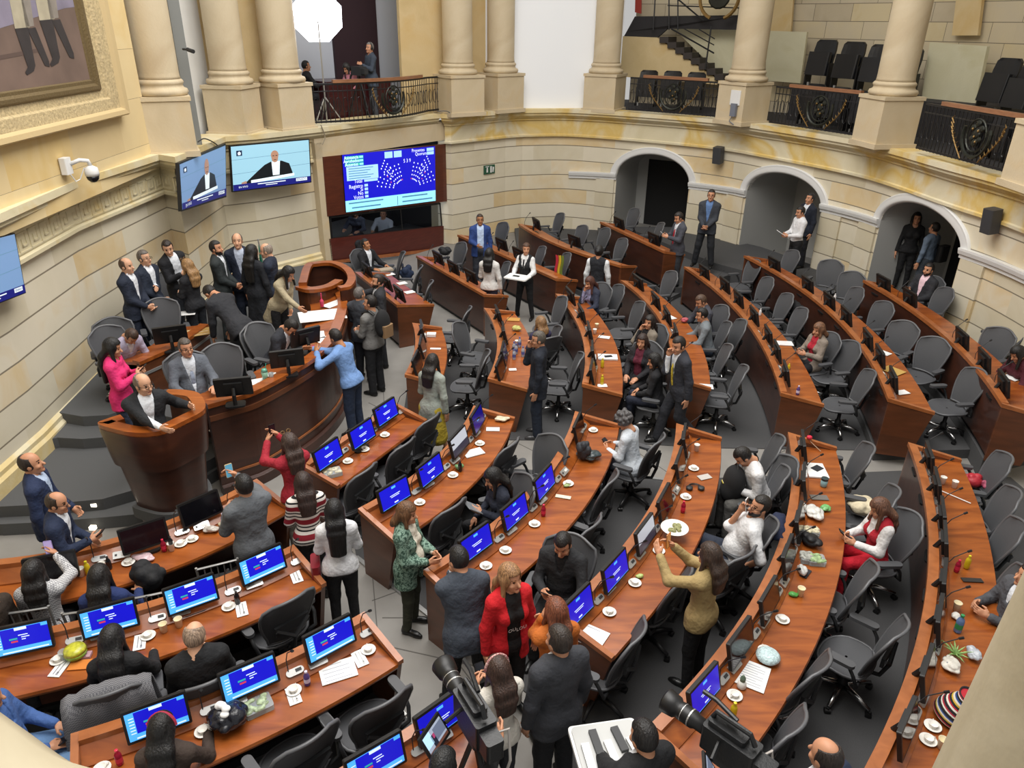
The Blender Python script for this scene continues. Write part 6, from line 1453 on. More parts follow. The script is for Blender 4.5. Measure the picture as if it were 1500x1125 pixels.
# stairs of the gallery
gpanel('wall_stair_side',[(912,53),(962,55),(1054,118),(1050,124),(908,112)],2.6,YELL,.15); gpanel('wall_stair_back',[(975,30),(1092,45),(1088,112),(1062,116)],3.2,STG if False else PALE,.1)
gpanel('floor_landing',[(918,46),(930,24),(1092,22),(1092,44),(978,42),(962,56),(914,53)],2.7,GF,.1)
t=thing('gallery_stair',(0,0,0),0,'dark stair descending to the right behind the gallery balustrade','stair')
mb=MB()
for k in range(8):
    a=(966+11.5*k,54+7.8*k); q=gq([a,(a[0]+13,a[1]),(a[0]+13,a[1]+9),(a[0],a[1]+9)],2.5); n=nrm(q[0]); vs=[tuple(p) for p in q]+[(p[0]-n[0]*.8,p[1]-n[1]*.8,p[2]) for p in q]; mb.add(vs,[(0,1,2,3),(7,6,5,4),(0,4,5,1),(1,5,6,2),(2,6,7,3),(3,7,4,0)])
mb.build('steps',mat('stair_dark','#37302c',.7),t)
def gtube(mb,pts,d,r=.022): mb.tube([tuple(p) for p in gq(pts,d)],r,6)
mb=MB(); gtube(mb,[(983,42),(1046,78)],2.4); gtube(mb,[(1002,42),(1046,66)],2.4,.015); gtube(mb,[(1024,43),(1047,57)],2.4,.015); gtube(mb,[(1042,38),(1033,102)],2.4); mb.build('stair_rail',IRON,t)
mb=MB()
for x in (961,980,993): gtube(mb,[(x,-25),(x-4 if x<980 else x,44)],2.45,.02)
gtube(mb,[(985,-8),(1030,30)],2.45); gtube(mb,[(978,8),(1092,12)],2.45,.016)
mb.build('landing_rail',IRON,t)
q=gq([(1053,2)],2.3)[0]; n=nrm(q); tn=np.array([-n[1],n[0]])
mb=MB()
for sg in (-1,1): mb.tube([(q[0]+tn[0]*sg*(.55*math.cos(a_)),q[1]+tn[1]*sg*(.55*math.cos(a_)),q[2]+.1+.55*math.sin(a_)) for a_ in np.linspace(-1.2,.4,9)],.05,5)
mb.build('gilt_wreath',GOLD,t); mb=MB(); mb.lathe([(0,-.05),(.28,-.03),(.32,0),(.28,.03),(0,.05)],tuple(q+np.array([0,0,.12])),n=14,M=Matrix.Rotation(math.atan2(tn[1],tn[0]),4,'Z')@Matrix.Rotation(PI/2,4,'X')); mb.build('emblem',mat('dark_bronze','#2c2e27',.4,metal=.4),t)
gpanel('trim_15',[(931,-20),(940,-20),(939,20),(930,18)],3.3,mat('red_post','#a03020',.6),.05)
# ------------------------------------------------------------------ studio on the balcony
u,zc=shit(465,24,.5); c=np.array(sp(u,.5,zc)); toc=np.array([0,6,2.5])-c; toc/=np.linalg.norm(toc)
t=thing('softbox_light',tuple(c),0,'glowing white octagonal softbox lamp on a stand above the balcony','lamp')
Mq=Vector(tuple(toc)).to_track_quat('Z','Y').to_matrix().to_4x4(); sc_=np.linalg.norm(c-np.array([0,0,HC]))/F; rr=33*sc_
mb=MB(); k=8; vs=[Mq@Vector((rr*math.cos(2*PI*i/k+PI/8),rr*math.sin(2*PI*i/k+PI/8),0)) for i in range(k)]; mb.add(vs,[tuple(range(k))]); mb.build('diffuser',mat('softbox_glow','#f4f7ff',.5,emit=9),t,fix=False)
mb=MB(); vs=[v-Mq@Vector((0,0,.01)) for v in vs]+[Mq@Vector((.1*math.cos(2*PI*i/k+PI/8),.1*math.sin(2*PI*i/k+PI/8),-.45)) for i in range(k)]; mb.add(vs,[(i,(i+1)%k,k+(i+1)%k,k+i) for i in range(k)]); mb.build('reflector',BLACK,t)
gb_=np.array([c[0],c[1],CT-.06])-c; mb=MB(); mb.tube([(0,0,-.1),tuple(gb_+np.array([0,0,.02]))],.02,6)
for a_ in (0,2.1,4.2): mb.tube([tuple(gb_+np.array([0,0,.6])),tuple(gb_+np.array([.4*math.cos(a_),.4*math.sin(a_),.02]))],.014,5)
mb.build('stand',SILVER,t)
# studio furniture
def sbox(name,label,cat,pxs,d,depth,m,z0=None):
    u0,z1=shit(*pxs[0],d); u1,_=shit(*pxs[1],d); z0=CT-.06 if z0 is None else z0; cc=sp((u0+u1)/2,d+depth/2,(z0+z1)/2); mb=MB(); mb.box(cc,(u1-u0,depth,z1-z0),rz=SRZ); return tag(mb.build(name,m),label,cat)
MAH=wood('mahogany','#2c0d10','#431619',.35)
sbox('studio_desk','dark mahogany desk of the television crew on the balcony','desk',[(478,120),(572,120)],1.0,.7,MAH); sbox('studio_counter','dark mahogany counter at the left end of the balcony','counter',[(446,118),(520,118)],1.85,.4,MAH)
u,zc=shit(525,95,.8); c=np.array(sp(u,.8,0)); t=thing('tripod_camera',(c[0],c[1],CT-.06),SRZ,'broadcast camera on a tripod beside the operator with headphones','camera')
mb=MB()
for a_ in (.5,2.6,4.7): mb.tube([(0,0,1.0),(.35*math.cos(a_),.35*math.sin(a_),0)],.02,6)
mb.build('tripod',BLACK,t); mb=MB(); mb.box((0,0,1.12),(.18,.4,.2)); mb.box((-.02,-.26,1.12),(.12,.16,.12)); mb.box((.13,.1,1.2),(.1,.05,.1)); mb.build('camera_body',DARKG,t)
P0=CAST['t1']; mb=MB(); mb.tube([tuple(P0['hc']+P0['RH']@np.array([.09*math.cos(a_),0,.03+.11*math.sin(a_)])) for a_ in np.linspace(0,PI,9)],.014,5)
for sg in (-1,1): mb.lathe([(.0,-.02),(.035,-.018),(.035,.018),(0,.02)],tuple(P0['hc']+P0['RH']@np.array([.088*sg,0,.01])),n=10,M=Matrix.Rotation(PI/2,4,'Y'))
tag(mb.build('headphones',BLACK),'black headphones worn by the camera operator on the gallery','headphones')
u,z=shit(515,115,1.2); cc=sp(u,1.15,0); zdesk=max(v.co.z for v in bpy.data.objects['studio_desk'].data.vertices); mb=MB(); mb.box((cc[0],cc[1],zdesk+.012),(.4,.28,.02),rz=SRZ); tag(mb.build('paper_sheets',PAPER),'white papers on the mahogany balcony desk','papers')
u0,z1=shit(405+375*0+0,110,1.6)
# ------------------------------------------------------------------ foreground columns beside the viewer
mb=MB(); ax=P(1500,835,4.6); 
d1=ray(1500,835); d2=ray(1365,1125); dist=1.75; 
e1=d1/np.linalg.norm(d1[:2]); e2=d2/np.linalg.norm(d2[:2])
t=thing('column',(0,0,0),0,'huge pale stone column close to the viewer at the lower right','column','stone columns beside the viewer')
def tang(px,py,r,D):
    """axis point of a vertical cylinder of radius r at distance D whose left silhouette passes the pixel; returns xy, z there"""
    d=ray(px,py); h=d[:2]/np.linalg.norm(d[:2]); perp=np.array([h[1],-h[0]]); L_=math.sqrt(D*D-r*r); q=h*L_+perp*r; return q,HC+d[2]*L_/np.linalg.norm(d[:2])
(c1,z1),(c2,z2)=tang(1500,835,.42,2.0),tang(1365,1125,.42,2.0)
h1=ray(1500,835)[:2]; h1/=np.linalg.norm(h1); c=c1
def rad_at(px,py):
    d=ray(px,py); h=d[:2]/np.linalg.norm(d[:2]); r=abs(c[0]*h[1]-c[1]*h[0]); L_=c@h; return r,HC+d[2]*L_/np.linalg.norm(d[:2])
ra,za=rad_at(1500,835); rb,zb_=rad_at(1430,985); rc,zc=rad_at(1365,1125); print('FGCOL',c,ra,za,rb,zb_,rc,zc)
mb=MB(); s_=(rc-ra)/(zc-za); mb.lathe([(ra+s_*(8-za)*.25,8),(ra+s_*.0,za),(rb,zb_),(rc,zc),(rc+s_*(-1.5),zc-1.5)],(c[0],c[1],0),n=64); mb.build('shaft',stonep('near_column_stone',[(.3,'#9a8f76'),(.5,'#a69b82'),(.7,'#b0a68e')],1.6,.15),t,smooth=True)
pts=[P(x,y,4.55)[:2] for x,y in [(-120,960),(-50,1012),(0,1048),(50,1084),(90,1102),(150,1119),(200,1129),(300,1145),(420,1160)]]
pts=catmull(pts,4); mb=MB(); side=-1 if (offset(pts,.1)[10]@offset(pts,.1)[10])>(pts[10]@pts[10]) else 1
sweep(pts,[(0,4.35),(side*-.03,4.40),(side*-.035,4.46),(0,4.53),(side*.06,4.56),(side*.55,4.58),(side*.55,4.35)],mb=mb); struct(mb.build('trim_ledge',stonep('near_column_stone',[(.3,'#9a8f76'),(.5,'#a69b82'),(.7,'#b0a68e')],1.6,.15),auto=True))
# ------------------------------------------------------------------ things on the desks: built at a picture point on a known surface
def at(px,py,z=.745):
    q=P(px,py,z)
    if z<.78:                                  # keep clear of the sloping control shelf
        best=None
        for k,D in DESK.items():
            if D['base']: continue
            i=int(np.argmin(np.linalg.norm(D['path']-q[:2],axis=1))); d=np.linalg.norm(D['path'][i]-q[:2])
            if best is None or d<best[0]: best=(d,k)
        if best[0]<.7:
            p0,t_,n_=nearest(best[1],q); d=(q[:2]-p0)@n_; W=DESK[best[1]]['W']
            if -.15<d<.265: q=q+np.append(n_*(.265-d),0)
            elif W-.06<d<W+.2: q=q-np.append(n_*(d-W+.06),0)
    return q
def it(name,label,cat,px,z=.745,rz=0,group=None): q=at(px[0],px[1],z); return thing(name,(q[0],q[1],z),rz,label,cat,group)
GLASSY=mat('clear_plastic','#dfe6e6',.12,trans=.7); 
def cup(px,label,m=None,z=.745,h=.09,r=.036):
    t=it('paper_cup',label,'cup',px,z,0,'paper cups'); m=m or CUPW; mb=MB(); mb.lathe([(r*.74,0),(r,h),(r*1.05,h+.003),(r*.95,h),(r*.7,.008),(0,.006)],n=16); mb.build('cup_wall',m,t,smooth=True); return t
def make_saucer():
    t=thing('saucer',(0,0,0)); mb=MB(); mb.lathe([(.03,0),(.058,.008),(.066,.016),(.062,.017),(.035,.008),(0,.007)],n=20); mb.build('plate',CUPW,t,smooth=True)
    mb=MB(); mb.lathe([(.028,.008),(.036,.04),(.038,.042),(.033,.04),(.026,.014),(0,.013)],n=16); mb.tube([(.036,0,.034),(.055,0,.032),(.052,0,.018),(.034,0,.018)],.004,5); mb.build('coffee_cup',CUPW,t,smooth=True); return t
SAU=make_saucer(); SAUU=[False]
def saucer(px,label,z=.745): q=at(*px,z); return first(SAU,SAUU,(q[0],q[1],z),RNG.uniform(0,6),label,'cup and saucer','white cups and saucers')
def bottle(px,label,col,cap,h=.17,r=.03,z=.745,clear=False,sq=False):
    t=it('bottle',label,'bottle',px,z,0,'bottles on the desks'); m=mat('bottle_'+col[1:],col,.2,trans=.55 if clear else 0)
    mb=MB(); mb.lathe([(r*.85,0),(r,.01),(r,h*.62),(r*.8,h*.74),(r*.42,h*.84),(r*.42,h*.9)],n=14); mb.build('body',m,t,smooth=True)
    mb=MB(); mb.lathe([(r*.48,h*.88),(r*.48,h*.99),(r*.3,h)],n=12); mb.build('cap',mat('cap_'+cap[1:],cap,.4),t); 
    mb=MB(); mb.lathe([(r*1.01,h*.22),(r*1.01,h*.5)],n=14,cap=False); mb.build('paper_band',mat('band_'+cap[1:],cap,.6) if clear else m,t); return t
def sheet(px,label,w,h,rz,col='#e6e6e4',lines=5,name='paper_sheet',cat='paper',z=.746,n=1,linecol='#a9abb3'):
    t=it(name,label,cat,px,z,rz); mb=MB(); mb.box((0,0,.003*n),(w,h,.006*n)); mb.build('page',mat('page_'+col[1:],col,.8),t)
    if lines:
        mb=MB()
        for k in range(lines):
            y=h*.38-k*h*.76/max(1,lines-1); L=w*(.75 if k%3 else .55); mb.add([(-w*.4,y-.004,.0065*n),(-w*.4+L,y-.004,.0065*n),(-w*.4+L,y+.004,.0065*n),(-w*.4,y+.004,.0065*n)],[(0,1,2,3)])
        mb.build('print',mat('ink_'+linecol[1:],linecol,.8),t)
    return t
def blob(name,label,cat,px,rad_,col,z=.745,seed=0,flat=.6,rough=.35,detail=14,amp=.35,m=None,parts=None):
    """crumpled bag: a lump with folds"""
    t=it(name,label,cat,px,z); r=np.random.RandomState(seed+3); rx,ry,rz_=rad_
    v=Vol((-rx*1.5,-ry*1.5,-.02),(rx*1.5,ry*1.5,rz_*2.4),max(.006,min(rad_)/9)); v.ell((0,0,rz_*.8),(rx*.8,ry*.8,rz_*.8),None,.02)
    for k in range(detail):
        a=r.uniform(0,6.28); b=r.uniform(-.2,1.2); c=(rx*.7*math.cos(a)*math.cos(b),ry*.7*math.sin(a)*math.cos(b),rz_*(.8+.7*math.sin(b))); s=r.uniform(.22,.45); v.ell(c,(rx*s,ry*s,rz_*s),None,.01)
    v.func((-rx*2,-ry*2,-.1),(rx*2,ry*2,.05),lambda X,Y,Z:Z+0*X,.006,True)
    V,Fq=v.mesh(); o=link('bag_body',npmesh('bag_body',[(V,Fq,0)]),[m or mat('bag_'+col[1:],col,rough,noise=.2,nscale=18,bump=.9,bscale=22)],t); return t
def phone(info,hand,label,col='#121316',screen='#1a1c22',side=0,size=(.075,.15),name='phone',cat='phone',off=(.0,.10,.0)):
    S,Ew,W=info['J'][hand]; d=(W-Ew)/np.linalg.norm(W-Ew); c=W+d*off[1]+np.array([0,0,off[2]]); look=info['hc']-c; look/=np.linalg.norm(look)
    T=Matrix.Translation(tuple(c))@Vector(tuple(look)).to_track_quat('Z','Y').to_matrix().to_4x4()
    t=thing(name,(0,0,0),0,label,cat); t.matrix_world=T
    mb=MB(); mb.rbox((0,0,.02),(size[0],size[1],.009),.01); mb.build('case',mat('case_'+col[1:],col,.3),t); mb=MB(); mb.box((0,0,.0252),(size[0]*.9,size[1]*.93,.001)); mb.build('display',mat('phone_'+screen[1:],screen,.2,emit=.35 if screen not in('#1a1c22',) else 0),t); return t
# one coffee cup and saucer by most seats of the near desks
SEQ=[((527,657),'on the three-screen desk, middle seat'),((551,634),'on the three-screen desk, far end'),((505,675),'on the three-screen desk by the plastic food box'),
((606,733),'second from the near end of the five-screen desk'),((653,694),'by the black bottle on the five-screen desk'),((687,648),'by the open folder on the five-screen desk'),
((700,823),'nearest the man in slate on the curly-haired person\'s desk'),((738,806),'right of the dark-haired man on the phone'),((779,767),'by the red bottle on the curly-haired person\'s desk'),((819,706),'by the sugar sachets on the curly-haired person\'s desk'),((843,628),'by the curly-haired person in white'),
((884,893),'right of the lowest screen of the reclining man\'s desk'),((923,852),'by the green sachet on the reclining man\'s desk'),((965,808),'beside the big white plate'),((997,727),'by the second red bottle'),((1010,686),'by the black headphones'),
((1120,898),'lower middle of the red-trousered person desk'),((1112,950),'by the clear wrapped dish'),((1062,1012),'by the bell-shaped vase'),
((88,957),'by the green salad bowl'),((216,924),'by the two cream cups'),((330,880),'by the black bottle at the four-screen desk'),((296,1066),'left of the dark plastic bag'),((423,1000),'by the purple bottle'),((530,943),'at the right end of the dark-plastic-bag desk'),((150,1112),'by the red-topped bottle at the bottom'),
((260,791),'on the desk below the podium, by the pink bottle'),((280,789),'on the desk below the podium, right'),((187,818),'on the desk below the podium, centre'),((1352,1058),'on the striped-bag desk, lower end'),((1349,1080),'lowest on the striped-bag desk')]
for px,w in SEQ: saucer(px,'white cup and saucer '+w)
for px,w,m in (((122,823),'beside the yellow bottle below the podium',CUPW),((150,822),'right of the yellow bottle below the podium',CUPW),((252,806),'below the pink bottle on the podium desk',CUPW),((97,958),'tall clear one by the salad bowl',GLASSY),((238,911),'left of two cream cups at the four-screen desk',CREAM),((262,914),'right of two cream cups at the four-screen desk',CREAM),
 ((1020,660),'at the far end of the reclining man\'s desk',CUPW),((1172,872),'below the green sachet of the red-trousered person',CREAM),((1397,714),'right of two at the far end of the striped-bag desk',CUPW),((1380,708),'left of two at the far end of the striped-bag desk',CUPW),((1389,890),'by the blue water bottle',CREAM),((1378,1095),'cream one half behind the big column',CREAM),
 ((874,481),'upper of two on the yellow-bottle desk',CREAM),((871,489),'lower of two on the yellow-bottle desk',CUPW),((757,506),'among the bottles of the bottle-crowded desk',CUPW)): cup(px,'paper cup '+w,m)
def R_(px,w,h=.15): bottle(px,'pink-red bottle with red cap '+w,'#c8324e','#d02848',h,.026,clear=True)
R_((240,805),'on the desk below the podium'); R_((787,752),'on the curly-haired person\'s desk'); R_((1000,750),'on the reclining man\'s desk'); R_((1396,836),'on the striped-bag desk'); R_((176,1108),'at the bottom left edge')
for px,w in (((131,822),'on the desk below the podium'),((1415,832),'on the striped-bag desk'),((1073,1050),'at the lower end of the red-trousered person desk'),((880,538),'upper one on the yellow-bottle desk'),((880,563),'lower one on the yellow-bottle desk')): bottle(px,'yellow bottle '+w,'#c9b021','#d8c92a',.16,.027)
for px,w in (((161,832),'on the desk below the podium, beside the wavy-haired person'),((674,690),'on the five-screen desk'),((346,880),'on the four-screen desk'),((250,800),'beside the pink bottle below the podium')): bottle(px,'small black bottle '+w,'#17171a','#0e0e10',.15,.025)
for px,w in (((445,994),'on the dark-plastic-bag desk'),((322,764),'at the right end of the podium desk'),((1168,578),'at the end of the beige-cardigan desk')): bottle(px,'purple bottle '+w,'#7a62a8','#cfc8e0',.15,.026,clear=True)
for i,px in enumerate(((746,515),(756,518),(766,522),(748,526),(761,508))): bottle(px,'clear water bottle, %s of five on the bottle-crowded desk'%ORD[i],'#c9d4e2','#4c5a9a',.18,.03,clear=True)
bottle((1402,925),'blue water bottle with green cap on the striped-bag desk','#86a6d6','#2e8a52',.2,.034,clear=True)
bottle((1222,440),'white bottle on the brown-envelope desk','#dcdcdc','#dddddd',.14,.025,z=.895)
bottle((1113,462),'white bottle on the beige-cardigan desk','#dcdcdc','#dddddd',.14,.025); bottle((1155,541),'yellow bottle on the beige-cardigan desk','#c9b021','#d8c92a',.1,.022)
# cutlery napkins and cards
def napkin(px,w,rz): 
    t=it('napkin',"white napkin with cutlery "+w,'napkin',px,.745,rz,'napkins with cutlery'); mb=MB(); mb.box((0,0,.003),(.10,.19,.006)); mb.build('cloth',PAPER,t); mb=MB(); mb.box((-.015,0,.008),(.008,.14,.004)); mb.build('knife',SILVER,t); mb=MB(); mb.box((.015,.01,.008),(.008,.13,.004)); mb.box((.015,-.06,.008),(.018,.03,.004)); mb.build('fork',SILVER,t)
for px,w,rz in (((88,979),'below the leftmost screen',-.05),((205,941),'by the long-haired person in black',.35),((354,893),'at the right part of the four-screen desk',.45),((430,1019),'by the purple bottle',.5),((527,965),'at the right end of the dark-plastic-bag desk',.55),((434,845),'at the very end of the four-screen desk',.5)): napkin(px,w,rz)
sheet((495,983),'printed paper sheet below the right screen of the dark-plastic-bag desk',.30,.22,.42); sheet((868,933),'printed paper at the lower end of the reclining man\'s desk',.24,.24,-.55,lines=2)
sheet((1103,990),'typed paper sheet beside the clear wrapped dish',.24,.30,-.5,lines=9); sheet((1195,690),'white papers with a dark tablet at the red-trousered person desk',.24,.33,-.1,lines=0,n=3)
sheet((1197,686),'dark tablet lying on white papers',.13,.1,.6,col='#22252b',lines=0,name='tablet',cat='tablet',z=.766); sheet((1200,729),'grey tablet with a pale rim by the teal jar',.2,.1,-.05,col='#6b6660',lines=0,name='tablet',cat='tablet')
sheet((1180,840),'dark phone lying by the white bag and green sachets',.07,.15,-.7,col='#24262b',lines=0,name='phone',cat='phone'); sheet((1424,850),'flat dark remote on the striped-bag desk',.2,.06,-.05,col='#2a2724',lines=0,name='remote_control',cat='remote control'); sheet((1032,699),'silver phone on the reclining man\'s desk',.10,.16,-1.2,col='#b9b4ac',lines=0,name='phone',cat='phone')
sheet((825,728),'long white sachet on the curly-haired person\'s desk',.18,.06,-.25,col='#d9d2bb',lines=0,name='sachet',cat='sachet'); sheet((775,727),'white name card between two blue screens',.16,.08,.7,lines=0,name='name_card',cat='card',z=.80); sheet((722,629),'white napkin at the far end of the five-screen desk',.18,.1,.0,lines=0,name='napkin',cat='napkin'); sheet((690,663),'open folder of papers on the five-screen desk',.26,.16,.5,lines=3,n=2)
sheet((117,974),'orange envelope in front of the salad bowl',.17,.11,.12,col='#c9782c',lines=0,name='envelope',cat='envelope'); sheet((116,962),'pink patterned box lid by the salad bowl',.2,.07,.15,col='#b58d94',lines=3,name='box',cat='box',n=4,linecol='#6d4b58')
sheet((752,468),'brown envelope on the bottle-crowded desk',.24,.16,-.1,col='#b98a45',lines=0,name='envelope',cat='envelope'); sheet((1308,543),'big brown envelope on the second desk from the arches',.25,.3,.6,col='#b9964f',lines=0,name='envelope',cat='envelope',z=.90); sheet((1295,517),'white papers by the envelope on the second desk from the arches',.15,.2,.6,lines=2,z=.90); sheet((1321,575),'white card at the near end of the brown-envelope desk',.2,.13,.3,lines=0,z=.90)
sheet((1150,503),'white paper with red print beside the person in beige and red',.26,.2,-.1,lines=3,linecol='#a2324a'); sheet((1030,566),'printed sheets at the near end of the yellow-tie desk',.3,.16,-.15,lines=3); sheet((983,465),'white papers on the yellow-tie desk',.12,.2,.5,lines=2); sheet((885,494),'white notepad on the yellow-bottle desk',.2,.12,-.3,lines=2); sheet((890,524),'white notebook with a phone on the yellow-bottle desk',.32,.2,-.05,lines=0,n=4); sheet((891,522),'dark phone on the white notebook',.13,.07,.2,col='#1b1d22',lines=0,name='phone',cat='phone',z=.772); sheet((882,565),'white note at the near end of the yellow-bottle desk',.15,.1,.1,lines=0); sheet((1483,553),'white papers before the person in maroon',.2,.2,.5,lines=2,z=1.05)
sheet((742,541),'white note on the bottle-crowded desk',.12,.08,.1,lines=0); sheet((632,492),'white box of tissues on the smallest desk',.16,.12,0,lines=0,n=8,name='tissue_box',cat='box'); sheet((638,511),'white card on the smallest desk',.18,.06,0,lines=0)
for i,px in enumerate(((600,428),(589,415),(571,402))): sheet(px,'loose white papers on the secretary desk, %s from the near end'%ORD[i],.2,.16,.6,lines=2)
sheet((565,396),'cardboard box lid beside the young person in black',.3,.2,.5,col='#a79884',lines=0,n=6,name='box',cat='box')
# rostrum papers
for (px,w,h,rz,lb) in (((472,462),.75,.5,.35,'large white papers spread on the rostrum under the beige sleeve'),((455,492),.42,.3,.3,'printed sheets before the person reading at the rostrum'),((480,497),.35,.25,.8,'white sheets right of the reading person'),((376,560),.26,.2,.45,'typed page at the left part of the rostrum'),((398,549),.12,.1,.4,'small white card by the green drink'),((440,515),.2,.12,.5,'white papers behind the rostrum screen'),((492,444),.5,.2,1.0,'curled white sheet at the far end of the rostrum')): sheet(px,lb,w,h,rz,z=1.335,lines=4)
sheet((463,508),'pink folder under the elbow of the person in light blue',.14,.1,.3,col='#c2476c',lines=0,name='folder',cat='folder',z=1.34); sheet((290,487),'brown folder with white papers on the raised desk',.42,.3,.5,col='#a9874a',lines=3,z=1.40,name='folder',cat='folder',linecol='#e0ddd2'); sheet((272,459),'white papers on the raised desk behind the screen',.3,.2,.3,lines=0,z=1.40)
t=it('drinking_cup','clear cup of green drink with a straw on the rostrum','cup',(389,557),1.335); mb=MB(); mb.lathe([(.033,0),(.045,.13)],n=16); mb.build('cup_wall',mat('green_drink','#7fa78f',.2),t,smooth=True); mb=MB(); mb.lathe([(.046,.13),(.03,.17),(0,.175)],n=14); mb.build('dome_lid',mat('green_lid','#5f9f8c',.2),t,smooth=True); mb=MB(); mb.tube([(0,0,.1),(.03,.02,.24)],.006,5); mb.build('straw',mat('teal_straw','#2f9a86',.4),t)
t=it('drinking_glass','small water glass beside the green drink','glass',(398,556),1.335); mb=MB(); mb.lathe([(.028,0),(.034,.1),(.031,.1),(.026,.008)],n=14); mb.build('glass_wall',GLASSY,t,smooth=True)
for i,(px,a,lb) in enumerate((((343,573),25,'left end of the rostrum before the grey suit'),((421,531),30,'middle of the rostrum beside the reading person'),((448,499),50,'right of the reading person on the rostrum'))):
    q=P(px[0],px[1],1.5); f=math.radians(a-10); monitor(q[:2],f,'dark','dark-screen monitor at the '+lb,1.33)
q=P(250,493,1.6); monitor(q[:2],rad(25),'dark','dark-screen monitor on the raised second-row desk of the dais',1.40)
t=it('tabletop_flag','small pink object standing on the far end of the rostrum','ornament',(472,449),1.335); mb=MB(); mb.lathe([(.03,0),(.035,.1),(.01,.14),(.01,.24)],n=10); mb.build('body',mat('pink_ornament','#c23458',.5),t)
# pulpit microphones
for i,(px,z0) in enumerate((((232,600),1.5),((240,606),1.5))):
    q=P(*px,z0); t=thing('pulpit_microphone',tuple(q),0,'thin gooseneck microphone in the pulpit, %s'%('left' if i==0 else 'right'),'microphone'); mb=MB(); mb.tube([(0,0,-.15),(-.02,.05,.1),(-.05,.1,.25)],.007,5); mb.build('gooseneck',SILVER,t); mb=MB(); mb.tube([(-.05,.1,.25),(-.06,.11,.29)],.014,6); mb.build('capsule',BLACK,t)
# bags and food
blob('plastic_bag','black plastic bag with a white crumple on the desk at the lower left','bag',(337,1062),(.15,.15,.11),'#1c1d24',seed=1,rough=.25,detail=22)
t=it('crumpled_tissue','white crumple on top of the black plastic bag','paper',(325,1040),.93); t2=None
mb=MB(); v=Vol((-.08,-.08,-.05),(.08,.08,.08),.007)
for k in range(7): a=RNG.uniform(-.04,.04,3); v.ell(a,(.035,.03,.022),None,.008)
V,Fq=v.mesh(); link('crumple',npmesh('crumple',[(V,Fq,0)]),[PAPER],t)
blob('plastic_bag','dark translucent bag beside the curly-haired person','bag',(862,672),(.15,.11,.07),'#3d474a',seed=2,rough=.2,detail=20)
blob('backpack','dark grey backpack leaning on the desk near the curly-haired person','backpack',(829,668),(.10,.12,.16),'#2c2e33',seed=3,rough=.7,detail=8)
blob('snack_bag','clear bag with pink and white contents on the podium desk','bag',(211,819),(.12,.07,.03),'#c9aeb4',seed=4,rough=.2); blob('snack_bag','clear bag at the right end of the podium desk','bag',(309,778),(.09,.06,.04),'#b9b2aa',seed=5,rough=.2); blob('snack_bag','wrapped sandwich by the person in light grey','food',(327,772),(.06,.05,.035),'#c4b79a',seed=6)
blob('snack_bag','green snack bag on the five-screen desk','bag',(658,684),(.06,.05,.045),'#5f8a5a',seed=7,rough=.3); blob('snack_bag','white food packets at the far end of the five-screen desk','bag',(735,616),(.11,.07,.035),'#c9bda2',seed=8); blob('red_apple','red apple at the far end of the five-screen desk','fruit',(718,611),(.03,.03,.03),'#b0242e',seed=9,detail=2)
blob('plastic_bag','white crumpled bag on the red-trousered person desk','bag',(1189,755),(.09,.13,.06),'#cfcfca',seed=10,rough=.3,detail=22); blob('snack_bag','green and white packet beside the white crumpled bag','bag',(1208,747),(.06,.06,.035),'#6fae6a',seed=11,rough=.3); blob('snack_bag','green sachet by the cream cup','sachet',(1160,872),(.05,.035,.02),'#4f9a4a',seed=12); blob('plastic_bag','small white bag above the green sachet','bag',(1158,835),(.05,.08,.05),'#c6c6c2',seed=13,rough=.25); blob('snack_bag','green sachet at the reclining man\'s desk','sachet',(918,838),(.045,.03,.02),'#a7b86a',seed=14); blob('snack_bag','green sachet by the white saucer of the curly-haired person\'s desk','sachet',(828,712),(.045,.025,.015),'#8fa36a',seed=15)
blob('plastic_bag','white crumpled tissue on the striped-bag desk','paper',(1392,978),(.08,.10,.045),'#d3cfc4',seed=16,rough=.6,detail=18); blob('plastic_bag','clear bag under the tissue on the striped-bag desk','bag',(1371,970),(.05,.08,.04),'#9aa0a2',seed=17,rough=.2); blob('plastic_bag','small clear bag at the edge of the striped-bag desk','bag',(1424,962),(.06,.08,.05),'#aeb3ba',seed=18,rough=.15)
blob('snack_bag','white wrapper on the striped-bag desk by the water bottle','paper',(1391,903),(.04,.05,.03),'#d6d3cb',seed=19); blob('flower_posy','yellow and green posy on the bottle-crowded desk','flowers',(757,484),(.09,.08,.05),'#b7b46a',seed=20,detail=20,rough=.7); blob('red_flowers','pink-red flowers before the brown-haired person in grey','flowers',(1008,472),(.08,.06,.05),'#b95a62',seed=21,detail=20,rough=.7)
t=it('salad_bowl','round green salad bowl with a clear lid on the four-screen desk','bowl',(115,948)); mb=MB(); mb.lathe([(.05,0),(.085,.03),(.095,.07),(.09,.07)],n=22); mb.build('bowl',mat('salad_green','#7ea23c',.4,noise=.35,nscale=40),t,smooth=True); mb=MB(); mb.lathe([(.095,.07),(.08,.10),(.04,.115),(0,.118)],n=22); mb.build('lid',mat('salad_top','#b9b83a',.2,noise=.3,nscale=30),t,smooth=True)
t=it('dinner_plate','big white plate of food held over the reclining man\'s desk','plate',(988,775),.86); mb=MB(); mb.lathe([(.07,0),(.13,.014),(.15,.022),(.145,.024),(.07,.008),(0,.007)],n=28); mb.build('plate',CUPW,t,smooth=True)
v=Vol((-.1,-.1,0),(.1,.1,.08),.007)
for k in range(14): a=RNG.uniform(-.06,.06,2); v.ell((a[0],a[1],.02),(.025,.02,.018),None,.006)
V,Fq=v.mesh(); link('food',npmesh('food',[(V,Fq,0)]),[mat('food_mix','#8a8a5c',.6,noise=.5,nscale=60)],t)
